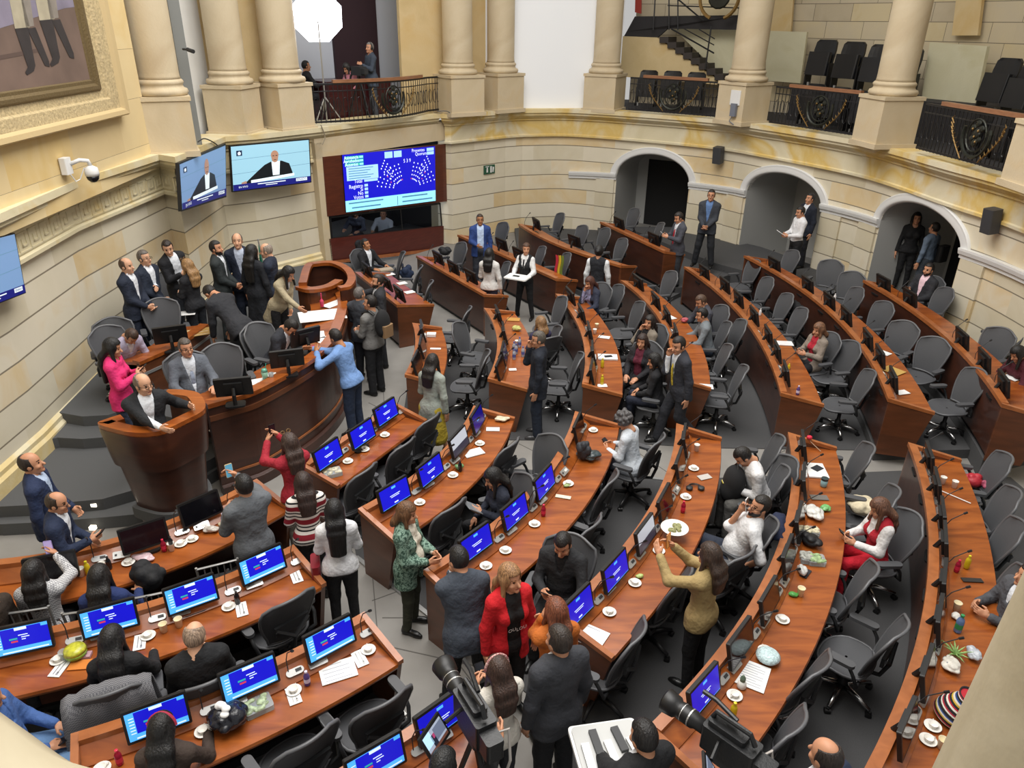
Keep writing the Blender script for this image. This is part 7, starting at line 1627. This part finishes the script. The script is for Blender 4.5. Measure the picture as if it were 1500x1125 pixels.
def foodbox(px,lb,w,d,rz,c,z=.745):
    t=it('food_box',lb,'food box',px,z,rz,'clear food boxes'); mb=MB(); mb.rbox((0,0,.025),(w,d,.05),.02); mb.build('tray',GLASSY,t); v=Vol((-w/2,-d/2,.03),(w/2,d/2,.09),.008)
    r=np.random.RandomState(int(px[0]))
    for k in range(16): v.ell((r.uniform(-.4,.4)*w,r.uniform(-.4,.4)*d,.05),(.03,.022,.016),None,.006)
    V,Fq=v.mesh(); link('food',npmesh('food',[(V,Fq,0)]),[mat('food_'+c[1:],c,.6,noise=.5,nscale=40)],t)
foodbox((487,695),'clear food box of salad on the three-screen desk',.22,.16,.5,'#b9b39a'); foodbox((378,1036),'open food box with a green print beside the black plastic bag',.22,.16,.6,'#9fae8a'); foodbox((1195,823),'clear box of salad on the red-trousered person desk',.17,.15,-.1,'#8fa878'); foodbox((1165,815),'empty clear food tray left of the salad box',.12,.16,-.2,'#9a9a92'); foodbox((1187,781),'white box on a black bag beside the red-trousered person',.17,.13,-.1,'#c9bf9f',.80)
blob('black_bag','black bag standing among the screens under a white box','bag',(1181,795),(.11,.14,.07),'#141417',seed=24,rough=.6,detail=6)
t=it('wrapped_dish','round dish wrapped in shiny clear film beside the typed sheet','dish',(1124,966)); mb=MB(); mb.lathe([(.06,0),(.10,.03),(.105,.05),(.08,.075),(.03,.085),(0,.086)],n=22); mb.build('dish',mat('clear_film','#bcd2d4',.08,noise=.25,nscale=50,bump=1,bscale=60),t,smooth=True)
t=it('bell_vase','small white bell-shaped pot with green neck at the lower desk end','pot',(1075,1000)); mb=MB(); mb.lathe([(.035,0),(.04,.01),(.035,.05),(.02,.07)],n=16); mb.build('pot',CUPW,t,smooth=True); mb=MB(); mb.lathe([(.022,.07),(.024,.10),(.008,.13)],n=12); mb.build('neck',mat('green_neck','#5c6f5c',.5),t)
t=it('storage_jar','teal glass jar with dark lid by the white papers','jar',(1206,712)); mb=MB(); mb.lathe([(.035,0),(.04,.01),(.04,.09)],n=16); mb.build('jar',mat('teal_jar','#7f9ea0',.15),t,smooth=True); mb=MB(); mb.lathe([(.042,.09),(.042,.115),(0,.117)],n=16); mb.build('lid',mat('jar_lid','#2c3a3e',.4),t)
t=it('headphones','black over-ear headphones lying on the reclining man\'s desk','headphones',(1018,716)); mb=MB(); mb.tube([(.075*math.cos(a),.075*math.sin(a),.02) for a in np.linspace(.3,PI-.3,10)],.011,6); mb.build('headband',BLACK,t)
for s in (-1,1): mb=MB(); mb.lathe([(.0,0),(.04,.005),(.04,.03),(.02,.035)],(s*.07,-.01,0),n=14); mb.build('ear_cup',DARKG,t,smooth=True)
t=it('drinking_straw_wand','long thin white rod lying on the striped-bag desk','rod',(1396,728)); mb=MB(); mb.tube([(-.10,.13,.01),(.13,-.14,.01)],.006,5); mb.build('rod',PAPER,t)
t=it('artificial_rose','red flower with a long stem at the far end of the red-trousered person desk','flower',(1186,655)); mb=MB(); mb.tube([(.1,-.12,.01),(0,0,.08),(-.02,.02,.12)],.005,5); mb.build('stem',mat('flower_stem','#b59a80',.6),t)
v=Vol((-.06,-.06,.08),(.06,.06,.2),.006); 
for k in range(6): a=2*PI*k/6; v.ell((-.02+.018*math.cos(a),.02+.018*math.sin(a),.135),(.02,.02,.024),None,.004)
V,Fq=v.mesh(); link('petals',npmesh('petals',[(V,Fq,0)]),[mat('petal_red','#c4203c',.5)],t)
t=it('pineapple_top','small green leafy plant beside the white tissue','plant',(1398,962)); mb=MB()
for k in range(16):
    a=2.4*k; r=.02+.004*k; mb.tube([(0,0,.02),(r*math.cos(a),r*math.sin(a),.07),(1.9*r*math.cos(a),1.9*r*math.sin(a),.09)],[.008,.008,.001],5)
mb.build('leaves',mat('leaf_pale','#8fb06a',.5,noise=.3,nscale=30),t)
# striped woven bag
BAGM=stripes('woven_stripes',[(0,'#1f1d1f'),(.14,'#d9d4c8'),(.24,'#b02236'),(.32,'#1f1d1f'),(.44,'#c9a93a'),(.52,'#d9d4c8'),(.62,'#2c4a86'),(.70,'#1f1d1f'),(.84,'#d9d4c8'),(.92,'#a3263a')],7)
t=it('woven_bag','striped colourful woven bag on the outermost near desk','bag',(1392,1050)); mb=MB(); mb.lathe([(.12,0),(.15,.03),(.145,.10),(.11,.18),(.075,.25),(.085,.30),(.075,.295),(.06,.24),(0,.22)],n=26); mb.build('pouch',BAGM,t,smooth=True); mb=MB(); mb.lathe([(.07,.285),(0,.26)],n=18); mb.build('lining',mat('bag_red_lining','#b0202e',.8),t)
t.rotation_euler=(rad(12),rad(8),.3)
# bags and coats on chairs
blob('handbag','red patterned handbag on the chair at the far right','bag',(1423,712),(.13,.12,.10),'#b02a35',z=.50,seed=30,rough=.5,detail=10); blob('handbag','pink bag with dark straps on the chair at the far right','bag',(1446,716),(.10,.08,.08),'#a34a63',z=.52,seed=31,rough=.6,detail=12)
blob('folded_jacket','cream jacket heaped on the chair beside the person in red','jacket',(1262,752),(.20,.17,.12),'#cbbfa3',z=.48,seed=32,rough=.9,detail=20); blob('backpack','dark blue backpack on the chair at the secretary desk','backpack',(596,411),(.17,.14,.20),'#1c2a44',z=.48,seed=33,rough=.8,detail=8); blob('handbag','shiny black handbag on the rostrum beside the grey suit','bag',(333,548),(.16,.13,.12),'#15161a',z=1.20,seed=34,rough=.2,detail=12)
blob('backpack','black backpack on the silver chair behind the four-screen desk','backpack',(222,862),(.17,.14,.18),'#17181b',z=.62,seed=35,rough=.8,detail=8); blob('handbag','black bag behind the desk of the man in the blue suit','bag',(652,374),(.17,.14,.12),'#17181c',z=.745,seed=36,rough=.7,detail=8); blob('handbag','dark coat heaped behind the secretary desk','coat',(533,372),(.22,.2,.2),'#1b1b1f',z=.55,seed=37,rough=.9,detail=8)
# --- held things
C=CAST
phone(C['l2'],1,'black phone in the hand of the balding person at the left edge'); phone(C['l3'],1,'dark phone raised by the person in the red sweater'); phone(C['l6'],1,'phone with a bright picture raised by the person in light grey','#c9b48a','#5aa0c0'); phone(C['l7'],1,'lilac phone raised by the person in the checked jacket','#a79ad0','#b8a8dc'); phone(C['l10'],1,'lilac-screened phone of the bald person','#8a86a8','#a8a2cc'); phone(C['l12'],1,'black phone of the person in jeans at the left edge'); phone(C['c2'],1,'phone held to the face of the person in dark slate','#c99aa0','#3a3438'); phone(C['c4'],1,'phone of the seated person in a black jacket'); phone(C['c11'],1,'phone raised by the person in the tan jacket','#b0703a','#c98a4a'); phone(C['c12'],1,'white phone of the reclining person','#d9d9d9'); phone(C['c14'],1,'dark phone of the curly-haired person'); phone(C['c16'],1,'dark phone of the person in the red vest'); phone(C['m15'],1,'phone of the person in the grey suit with a red tie','#c9c9cc'); phone(C['m21'],1,'dark phone of the person seated before the third arch'); phone(C['m22'],1,'phone of the person in beige and red'); phone(C['d12'],1,'dark phone of the person in pink'); phone(C['c13'],1,'yellow-cased phone of the person with the backpack','#c9b830','#d8d8d8'); phone(C['c7'],1,'phone filming in the hands of the person in white knit')
def between(info,f=.5,fw=.10): 
    a=info['J'][1][2]; b=info['J'][-1][2]; return (a+b)/2+info['RF']@np.array([0,fw,0])
c=between(C['m12'],fw=.12); t=thing('serving_tray',tuple(c+np.array([0,0,.03])),-C['m12']['face'],'white serving tray carried by the waitress','tray'); mb=MB(); mb.rbox((0,0,0),(.50,.34,.02),.04); mb.build('tray_base',WHITE,t); mb=MB(); mb.rbox((0,0,.014),(.47,.31,.012),.03); mb.build('liner',PAPER,t); 
t=thing('phone',tuple(c+np.array([0,0,.055])),-C['m12']['face'],'dark phone lying on the serving tray','phone'); mb=MB(); mb.box((.03,.0,0),(.14,.07,.012)); mb.build('case',BLACK,t)
c=C['c15']['J'][-1][2]; phone(C['c15'],-1,'grey tablet leaning on the person in navy','#8a8d90','#6f7376',size=(.2,.26),name='tablet',cat='tablet'); phone(C['m17'],1,'white papers held in the second arch','#dddddd','#e4e4e4',size=(.21,.29),name='paper_sheet',cat='paper')
c=P(893,1100,1.12); t=thing('equipment_tray',(c[0],c[1],c[2]),.18,'large white tray full of small devices at the bottom edge','tray'); mb=MB(); mb.rbox((0,0,0),(.50,.46,.03),.03); mb.build('tray_base',WHITE,t); mb=MB(); mb.rbox((0,0,.02),(.46,.42,.015),.03); mb.build('insert',mat('tray_grey','#b9bab8',.5),t)
for k in range(5): mb=MB(); mb.box((-.17+.085*k,.05*((k%2)*2-1),.04),(.055,.2,.03),rz=.04*k); mb.build('device',[SILVER,DARKG,PAPER,DARKG,SILVER][k],t)
# backpack of d17, bag of l5, folders
b=C['d17']; t=thing('backpack',tuple(b['T']((0,-.22,.18))),-b['face'],'black and tan backpack worn by the person in the grey jacket','backpack'); v=Vol((-.2,-.16,-.05),(.2,.16,.5),.012); v.ell((0,0,.2),(.15,.11,.24),None,.03).ell((0,-.05,.1),(.13,.09,.12),None,.03); V,Fq=v.mesh(); link('pack',npmesh('pack',[(V,Fq,0)]),[mat('black_canvas','#1b1b1d',.9)],t); mb=MB(); mb.rbox((0,-.10,.10),(.22,.08,.2),.03); mb.build('tan_pocket',mat('tan_canvas','#85694a',.9),t)
for s in (-1,1): mb=MB(); mb.tube([(s*.09,.08,.36),(s*.11,.17,.42),(s*.12,.30,.36),(s*.11,.34,.2),(s*.12,.2,.02)],.02,6); mb.build('strap',BLACK,t)
b=C['l5']; t=thing('shoulder_bag',tuple(b['T']((-.26,.06,-.06))),-b['face'],'dark red shoulder bag of the person in the white blouse','bag'); mb=MB(); mb.rbox((0,0,0),(.09,.24,.2),.03); mb.build('pouch',mat('red_leather','#7c1c28',.4),t); mb=MB(); mb.tube([(.02,.08,.1),(.12,.06,.32),(.3,-.02,.6)],.01,5); mb.build('strap',BLACK,t)
b=C['c13']; t=thing('backpack',tuple(b['world']((.0,.38,.62))),-b['face'],'black backpack on the lap of the person in the white shirt','backpack'); v=Vol((-.2,-.2,-.1),(.2,.2,.5),.013); v.ell((0,0,.15),(.16,.13,.24),None,.03).ell((0,.07,.05),(.13,.08,.14),None,.03); V,Fq=v.mesh(); link('pack',npmesh('pack',[(V,Fq,0)]),[mat('black_canvas','#1b1b1d',.9)],t); mb=MB(); mb.tube([(-.05,0,.37),(0,0,.43),(.05,0,.37)],.012,5); mb.build('grab_handle',BLACK,t)
b=C['m20']; t=thing('shoulder_bag',tuple(b['T']((.22,-.18,.05))),-b['face'],'dark bag slung behind the person in grey-blue','bag'); mb=MB(); mb.rbox((0,0,.1),(.3,.14,.34),.05); mb.build('pouch',BLACK,t); mb=MB(); mb.tube([(-.1,.05,.25),(-.25,.12,.42)],.015,5); mb.build('strap',BLACK,t)
# headband on c7, hair pins on l4 etc.
b=C['c7']; mb=MB(); mb.tube([tuple(b['hc']+b['RH']@np.array([.095*math.cos(a),.005,.03+.108*math.sin(a)])) for a in np.linspace(.1,PI-.1,12)],.012,6); tag(mb.build('headband',mottled('headband_print','#8a3f46','#c9a7a0',60)),'patterned headband on the person in white knit','headband')
b=C['l11']; mb=MB(); mb.tube([tuple(b['hc']+b['RH']@np.array([.095*math.cos(a),-.005,.03+.112*math.sin(a)])) for a in np.linspace(.1,PI-.1,12)],.012,6); tag(mb.build('headband',mat('headband_red','#a82a44',.6)),'red headband on the person at the bottom edge','headband')
for ky,lb in (('l3','sunglasses pushed up on the head of the person in red'),('d4','sunglasses pushed up on the blond hair')):
    b=C[ky]; mb=MB()
    for s in (-1,1): mb.tube([tuple(b['hc']+b['RH']@np.array([s*.035+.022*math.cos(a),.055+.01*math.sin(a),.135+.015*math.sin(a)])) for a in np.linspace(0,2*PI,11)[:-1]],.006,4,closed=True)
    tag(mb.build('sunglasses',mat('tortoise','#6b5030',.3)),lb,'sunglasses')
# flags by the dais, orange chair back, sash on a chair
q=P(396,470,.65); t=thing('flag',(q[0],q[1],.65),0,'green flag furled on a pole among the dais group','flag'); mb=MB(); mb.tube([(.12,0,0),(-.02,0,1.55)],.014,6); mb.build('pole',SILVER,t); mb=MB(); rows=[[(.10-.12*k/9-.10*(j/4)*(1-k/9)*1.4,.03*math.sin(j*1.7+k*.4),.25+1.2*k/9) for j in range(6)] for k in range(10)]; mb.grid(rows); mb.build('cloth',mat('flag_green','#1f7a5c',.8),t,smooth=True)
q=P(349,438,1.1); t=thing('wooden_chair',(q[0],q[1],.65),rad(20),'orange-brown rounded chair back among the dais group','chair'); mb=MB(); mb.rbox((0,0,.48),(.45,.42,.06),.08); mb.build('seat',WOODTOP,t); mb=MB(); mb.lathe([(0,-.02),(.24,-.02),(.25,0),(.24,.02),(0,.02)],(0,-.2,.75),n=20,M=Matrix.Rotation(PI/2,4,'X')); mb.build('backrest',mat('orange_wood','#9a5a24',.35),t)
for sx in (-1,1):
    for sy in (-1,1): mb=MB(); mb.tube([(sx*.18,sy*.17,0),(sx*.17,sy*.16,.46)],.02,6); mb.build('leg',WOODPAN,t)
q=P(819,385,.95); t=thing('tricolour_scarf',(q[0],q[1],.62),rad(-20),'red, yellow and green scarf hanging by a chair behind the waitress','scarf')
for k,(c_) in enumerate(('#b3283a','#d3b02c','#6b7a2a')): mb=MB(); mb.grid([[( -.09+.06*k+.02*j+ .015*math.sin(i*.8),.02*math.sin(j*2+k),.0+.5-.062*i) for j in range(4)] for i in range(9)]); mb.build('stripe',mat('scarf_'+c_[1:],c_,.8),t,smooth=True)
# silver ballroom chairs at the left
def chiavari(px,face,label):
    q=P(px[0],px[1],.88); t=thing('ballroom_chair',(q[0],q[1],0),-rad(face),label,'chair','silver ballroom chairs'); Fm=SILVER; f=np.array([math.sin(rad(face)),math.cos(rad(face))]); t.location=(q[0]+f[0]*.18,q[1]+f[1]*.18,0)
    mb=MB(); mb.rbox((0,0,.45),(.40,.40,.04),.04); mb.build('seat',mat('seat_pad_dark','#2a2a2c',.8),t)
    for s in (-1,1): mb=MB(); mb.tube([(s*.18,-.18,0),(s*.18,-.18,.45),(s*.19,-.22,.92)],.013,6); mb.build('leg',Fm,t); mb=MB(); mb.tube([(s*.18,.18,0),(s*.18,.18,.45)],.013,6); mb.build('leg',Fm,t)
    mb=MB(); mb.tube([(-.19,-.22,.90),(0,-.235,.91),(.19,-.22,.90)],.012,6); mb.tube([(-.185,-.2,.62),(.185,-.2,.62)],.009,6)
    for k in range(5): mb.tube([(-.12+.06*k,-.2,.62),(-.12+.06*k,-.225,.9)],.007,5)
    mb.build('backrest',Fm,t); mb=MB(); mb.tube([(-.18,.18,.2),(.18,.18,.2)],.008,5); mb.tube([(-.18,-.18,.2),(.18,-.18,.2)],.008,5); mb.build('stretcher',Fm,t); return t
chiavari((318,826),335,'silver ballroom chair right of the black backpack'); chiavari((222,870),340,'silver ballroom chair holding the black backpack'); chiavari((128,893),345,'silver ballroom chair under the person in royal blue'); chiavari((40,893),345,'silver ballroom chair under the person in the checked jacket')
# coat over the chair at the lower left, navy jacket over the reclining chair
def drape(px,z,face,label,m,w=.30,h=.5,name='draped_jacket',xy=None):
    q=P(px[0],px[1],z) if xy is None else xy; t=thing(name,(q[0],q[1],z),-rad(face),label,'jacket'); mb=MB(); rows=[]
    for j in range(13):
        u=-1+2*j/12; row=[]
        for k in range(10):
            v_=k/9
            if v_<.5: y=.09*(1-v_*.4)+.02*math.sin(j*1.9); z_=-h*(1-v_*2)
            else: y=-.10*(1-(1-v_)*.4)-.02*math.sin(j*1.7); z_=-h*(v_*2-1)
            if .4<v_<.6: y*=.5
            row.append((u*w*(1+.12*(abs(z_)/h)),y,z_-.06*u*u+.012*math.sin(j*2.3)))
        rows.append(row)
    mb.grid(rows); o=mb.build('cloth',m,t,smooth=True); md=o.modifiers.new('thick','SOLIDIFY'); md.thickness=.018; md.offset=0; return t
_q=P(165,1040,.80)[:2]; _n=nearest('L2',_q)[2]; drape((0,0),1.10,math.degrees(math.atan2(-_n[0],-_n[1])),'grey checked jacket draped over a chair back at the lower left',checker('grey_tweed','#77777a','#55555a',90),.31,.44,xy=_q-_n*.02); drape((1142,760),.98,290,'navy jacket hung over the chair of the reclining person',clothm('#1a2440'),.25,.4); drape((1164,438),.98,250,'black jacket over a chair back in the block under the arches',clothm('#141416'),.24,.4)
# ------------------------------------------------------------------ television cameras at the bottom edge
def vcam(px,z,face,label,tilt=0):
    q=P(px[0],px[1],z); t=thing('video_camera',tuple(q),-rad(face),label,'camera','large video cameras'); B_=mat('camera_black','#1b1c1e',.4,bump=.2,bscale=60)
    mb=MB(); mb.rbox((0,-.05,0),(.15,.36,.20),.02); mb.rbox((0,-.28,-.02),(.12,.14,.16),.02); mb.rbox((.0,-.02,.12),(.10,.26,.05),.02); mb.build('camera_body',B_,t)
    mb=MB(); Mx=Matrix.Rotation(-PI/2,4,'X'); mb.lathe([(.05,.10),(.05,.2),(.062,.22),(.062,.32),(.058,.34),(.075,.36),(.085,.44),(.08,.45),(.07,.44)],n=22,M=Mx); mb.build('lens',BLACK,t,smooth=True)
    mb=MB(); mb.lathe([(.071,.438),(0,.43)],n=22,M=Mx); mb.build('lens_glass',SCRD,t)
    mb=MB(); mb.lathe([(.0635,.24),(.0635,.25)],n=22,M=Mx,cap=False); mb.lathe([(.0635,.30),(.0635,.305)],n=22,M=Mx,cap=False); mb.build('lens_ring_marks',SILVER,t)
    mb=MB(); mb.tube([(0,.1,.13),(0,.08,.2),(0,-.16,.2),(0,-.2,.13)],.018,8); mb.build('top_handle',B_,t); mb=MB(); mb.tube([(.03,-.05,.2),(.06,.12,.22),(.06,.22,.22)],.016,8); mb.build('microphone',B_,t)
    Ms=Matrix.Translation((-.30,-.08,.02))@Matrix.Rotation(rad(35),4,'Z')@Matrix.Rotation(rad(-32),4,'X'); mb=MB(); mb.rbox((0,0,0),(.24,.02,.17),.01,M=Ms); mb.tube([(-.07,.0,.05),(-.2,-.03,.03)],.014,6); mb.build('monitor_arm',BLACK,t)
    mb=MB(); mb.add([Ms@Vector(p) for p in ((-.1,-.0115,-.065),(.1,-.0115,-.065),(.1,-.0115,.065),(-.1,-.0115,.065))],[(0,1,2,3)])
    for (x0,x1,z0,z1,mi) in ((-.1,-.03,-.02,.065,1),(-.04,.0,-.05,.03,2),(.0,.1,-.03,.05,3),(-.02,.0,.0,.03,4),(-.1,.1,-.065,-.045,5)): mb.add([Ms@Vector(p) for p in ((x0,-.0125,z0),(x1,-.0125,z0),(x1,-.0125,z1),(x0,-.0125,z1))],[(0,1,2,3)],mi)
    mb.build('monitor_display',[E('lcd_grey','#8a93a4',.7),E('lcd_blue','#9fc4dc',.8),E('lcd_dark','#1d2233',.4),E('lcd_slate','#5b6478',.6),E('lcd_pink','#c0487a',.7),E('lcd_brown','#5c3a30',.5)],t,fix=False)
    mb=MB(); mb.tube([(.06,-.2,-.05),(.14,-.26,.02),(.12,-.32,-.2),(.05,-.3,-.5)],.01,6); mb.build('cable',mat('cable_pale','#b0aaa4',.5),t); mb=MB(); mb.rbox((0,-.05,-.13),(.14,.26,.06),.02); mb.build('plate',DARKG,t)
    mb=MB()
    for a in (.6,2.7,4.8): mb.tube([(0,-.05,-.18),(.42*math.cos(a),-.05+.42*math.sin(a),-z+.02)],.022,6)
    mb.build('tripod',BLACK,t); t.rotation_euler=(rad(tilt),0,-rad(face)); return t
vcam((690,1040),1.62,330,'large black video camera with a flip-out screen at the bottom centre'); vcam((1060,1085),1.55,315,'second large black video camera at the bottom right')

# lettering on the black top of the person in the red blazer
b=C['c3']; mb=MB(); R3=b['RT']; 
for tx,x,z in (('LOU',-.045,.215),('OU',.05,.23)):
    o=b['T']((x,.150,z)); X=R3@np.array([-1,0,0]); Y=R3@np.array([0,0,1]); N_=R3@np.array([0,1,0])
    textmb(mb,tx,.05,Matrix(((X[0],Y[0],N_[0],o[0]),(X[1],Y[1],N_[1],o[1]),(X[2],Y[2],N_[2],o[2]),(0,0,0,1))))
if mb.v:
    inv=b['root'].matrix_basis.inverted(); mb.v=[tuple(inv@Vector(v)) for v in mb.v]; mb.build('shirt_lettering',PAPER,b['root'],fix=False)
# ------------------------------------------------------------------ empty chairs: (backrest centre px, row it belongs to, extra turn in degrees, words)
def rot2(v,a): c,s=math.cos(a),math.sin(a); return np.array([v[0]*c-v[1]*s,v[0]*s+v[1]*c])
CH=[
('A',673,495,-150,'facing the camera between the smallest desk and the bottle-crowded desk'),('A',709,537,0,'edge-on just below the chair that faces the camera'),('A',683,470,20,'peeking out behind the chair facing the camera'),
('H',588,386,20,'behind the secretary desk, topmost'),('H',613,407,30,'at the secretary desk with a dark blue bag'),('H',628,430,30,'at the near end of the secretary desk'),
('I',676,372,0,'at the desk of the man in the blue suit'),('I',741,402,20,'partly hidden behind the woman in the white blouse'),
('J',737,341,0,'right of the man in the blue suit'),('J',793,378,20,'seen behind the waitress with the tray'),('J',829,388,20,'with a red, yellow and green scarf hanging beside it'),
('K',820,327,0,'first of the desk behind the waiter'),('K',853,346,0,'small one between two screens behind the waiter'),('K',886,350,10,'above the waiter in the black vest'),('K',911,366,20,'right of the waiter in the black vest'),
('L',929,320,0,'inside the first arch'),('L',966,342,20,'behind the man in grey under the first arch'),
('B',822,455,0,'first from the far end behind the bottle-crowded desk'),('B',814,500,0,'behind the man in the navy padded jacket'),('B',845,541,0,'nearest the camera behind the bottle-crowded desk'),
('C',905,437,0,'right of the woman in the navy blazer'),('C',935,463,0,'edge-on above the two seated women'),
('D',982,416,0,'by the man in grey with the red tie'),('D',1082,490,0,'edge-on behind the man in the grey shirt'),('D',1061,528,0,'right of the man in the dark suit'),('D',1083,560,0,'nearest the cross aisle by the desk behind the yellow-tie man'),
('E',1103,398,0,'first from the far end of the beige-cardigan desk'),('E',1122,425,0,'second from the far end of the beige-cardigan desk'),('E',1150,450,0,'with a black jacket over it'),('E',1171,472,0,'left of the woman in beige and red'),
('E',1243,523,-16,'below the woman in beige and red'),('E',1267,567,0,'nearest the cross aisle of the beige-cardigan desk'),
('F',1159,384,0,'first from the far end behind the desk with the brown envelope'),('F',1216,399,-35,'standing against the pier between two arches'),('F',1247,417,-35,'see-through one beside the pier'),('F',1252,441,0,'fourth from the far end of the desk with the brown envelope'),('F',1292,463,-12,'fifth from the far end of the desk with the brown envelope'),('F',1322,493,-38,'third from the cross aisle at the desk with the brown envelope'),('F',1366,518,-38,'second from the cross aisle at the desk with the brown envelope'),('F',1424,566,-18,'nearest the cross aisle at the desk with the brown envelope'),
('G',1381,442,0,'right of the man seated in the third arch'),('G',1461,504,-30,'against the wall at the right edge'),('G',1492,486,0,'topmost one cut by the right edge'),
('R6',1460,694,0,'holding a red and a pink bag'),('R6',1471,747,0,'second from the cross aisle of the outermost near desk'),('R6',1476,795,0,'third from the cross aisle of the outermost near desk'),('R6',1460,862,0,'fourth from the cross aisle of the outermost near desk'),('R6',1455,925,0,'fifth from the cross aisle, half behind the big stone column'),
('R5',1262,680,0,'nearest the cross aisle at the desk of the woman in red'),('R5',1297,745,0,'with a cream jacket beside the woman in red'),('R5',1262,862,0,'just below the woman in red trousers'),('R5',1302,945,8,'standing loose by itself with a shiny star base'),('R5',1162,986,6,'seen from behind below the loose chair'),('R5',1150,1085,0,'at the lower end of the desk of the woman in red'),
('R4',1133,668,0,'edge-on beside the man in the white shirt'),('R4',1139,715,0,'behind the man in the white shirt'),('R4',1080,835,20,'beside the woman in the tan jacket'),('R4',985,865,0,'hidden behind the woman in the tan jacket'),('R4',912,946,-10,'seen from behind at the lower end below the printed paper'),
('R3',890,722,0,'third from the cross aisle at the curly-haired person desk'),('R3',862,790,0,'fourth from the cross aisle at the curly-haired person desk'),
('R2',744,672,10,'big dark one facing left at the five-screen desk'),('R2',808,668,-60,'turned edge-on against the next desk'),('R2',659,765,0,'next to the woman in the green jacket'),
('R1',628,634,0,'seen from behind beside the yellow skirt'),('R1',590,672,0,'middle one seen from behind at the three-screen desk'),('R1',532,712,0,'nearest the camera at the three-screen desk'),
('L2',425,903,-5,'seen from behind at the right end of the four-screen desk'),('L3',562,1052,0,'facing away with wide grey armrests at the bottom edge'),('L3',452,1108,-8,'cut by the bottom edge left of the video camera'),
('L2',165,1040,0,'draped with a grey checked jacket'),
]
BLK={'R1','R2','R3','R4','L1','L2','L3'}
for key,px,py,turn,words in CH:
    bz=DESK[key]['base']; q=P(px,py,.80+bz)[:2]; p0,t,nn=nearest(key,q); d=(q-p0)@nn; W=DESK[key]['W']; q=q+nn*min(.25,max(0,W+.10-d)); f=rot2(-nn,math.radians(-turn)); c=q+f*.27
    # keep the seat clear of the desk it serves
    d=(c-p0)@nn; W=DESK[key]['W']
    chair(c,compass(f),'grey mesh swivel chair '+words,'B' if key in BLK and 'shiny' not in words else 'L',bz,group='mesh swivel chairs')
for px,py,a,words in [(237,462,150,'behind the raised second-row desk on the dais'),(168,492,150,'against the left wall behind the lilac shirt'),(378,500,130,'left of the man reading at the rostrum'),(325,532,150,'right of the seated man in the grey suit'),(255,415,150,'behind the blond woman on the dais')]:
    q=P(px,py,.65+.8)[:2]; f=np.array([math.sin(math.radians(a)),math.cos(math.radians(a))]); chair(q+f*.27,compass(f),'grey mesh swivel chair '+words,'L',.65,'mesh swivel chairs')
# ------------------------------------------------------------------ light
w=bpy.data.worlds.new('world'); SC.world=w; w.use_nodes=True; bg=w.node_tree.nodes['Background']; bg.inputs['Color'].default_value=(1,.985,.96,1); bg.inputs['Strength'].default_value=.48
def area(name,loc,size,power,aim=(0,0,-1),col=(1,.97,.93)):
    l=bpy.data.lights.new(name,'AREA'); l.shape='RECTANGLE'; l.size,l.size_y=size; l.energy=power; l.color=col
    o=bpy.data.objects.new(name,l); COL.objects.link(o); o.location=loc; o.rotation_euler=Vector(aim).to_track_quat('-Z','Y').to_euler(); return o
area('skylight',(0,10,12.5),(8,12),1950)
area('overhead_area_near',(-1,3,11),(6,4),480)  # unseen soft area light above the near end of the hall
SC.view_settings.view_transform='Standard'; SC.view_settings.look='None'; SC.view_settings.gamma=1; SC.view_settings.exposure=0.06; SC.view_settings.use_curve_mapping=False
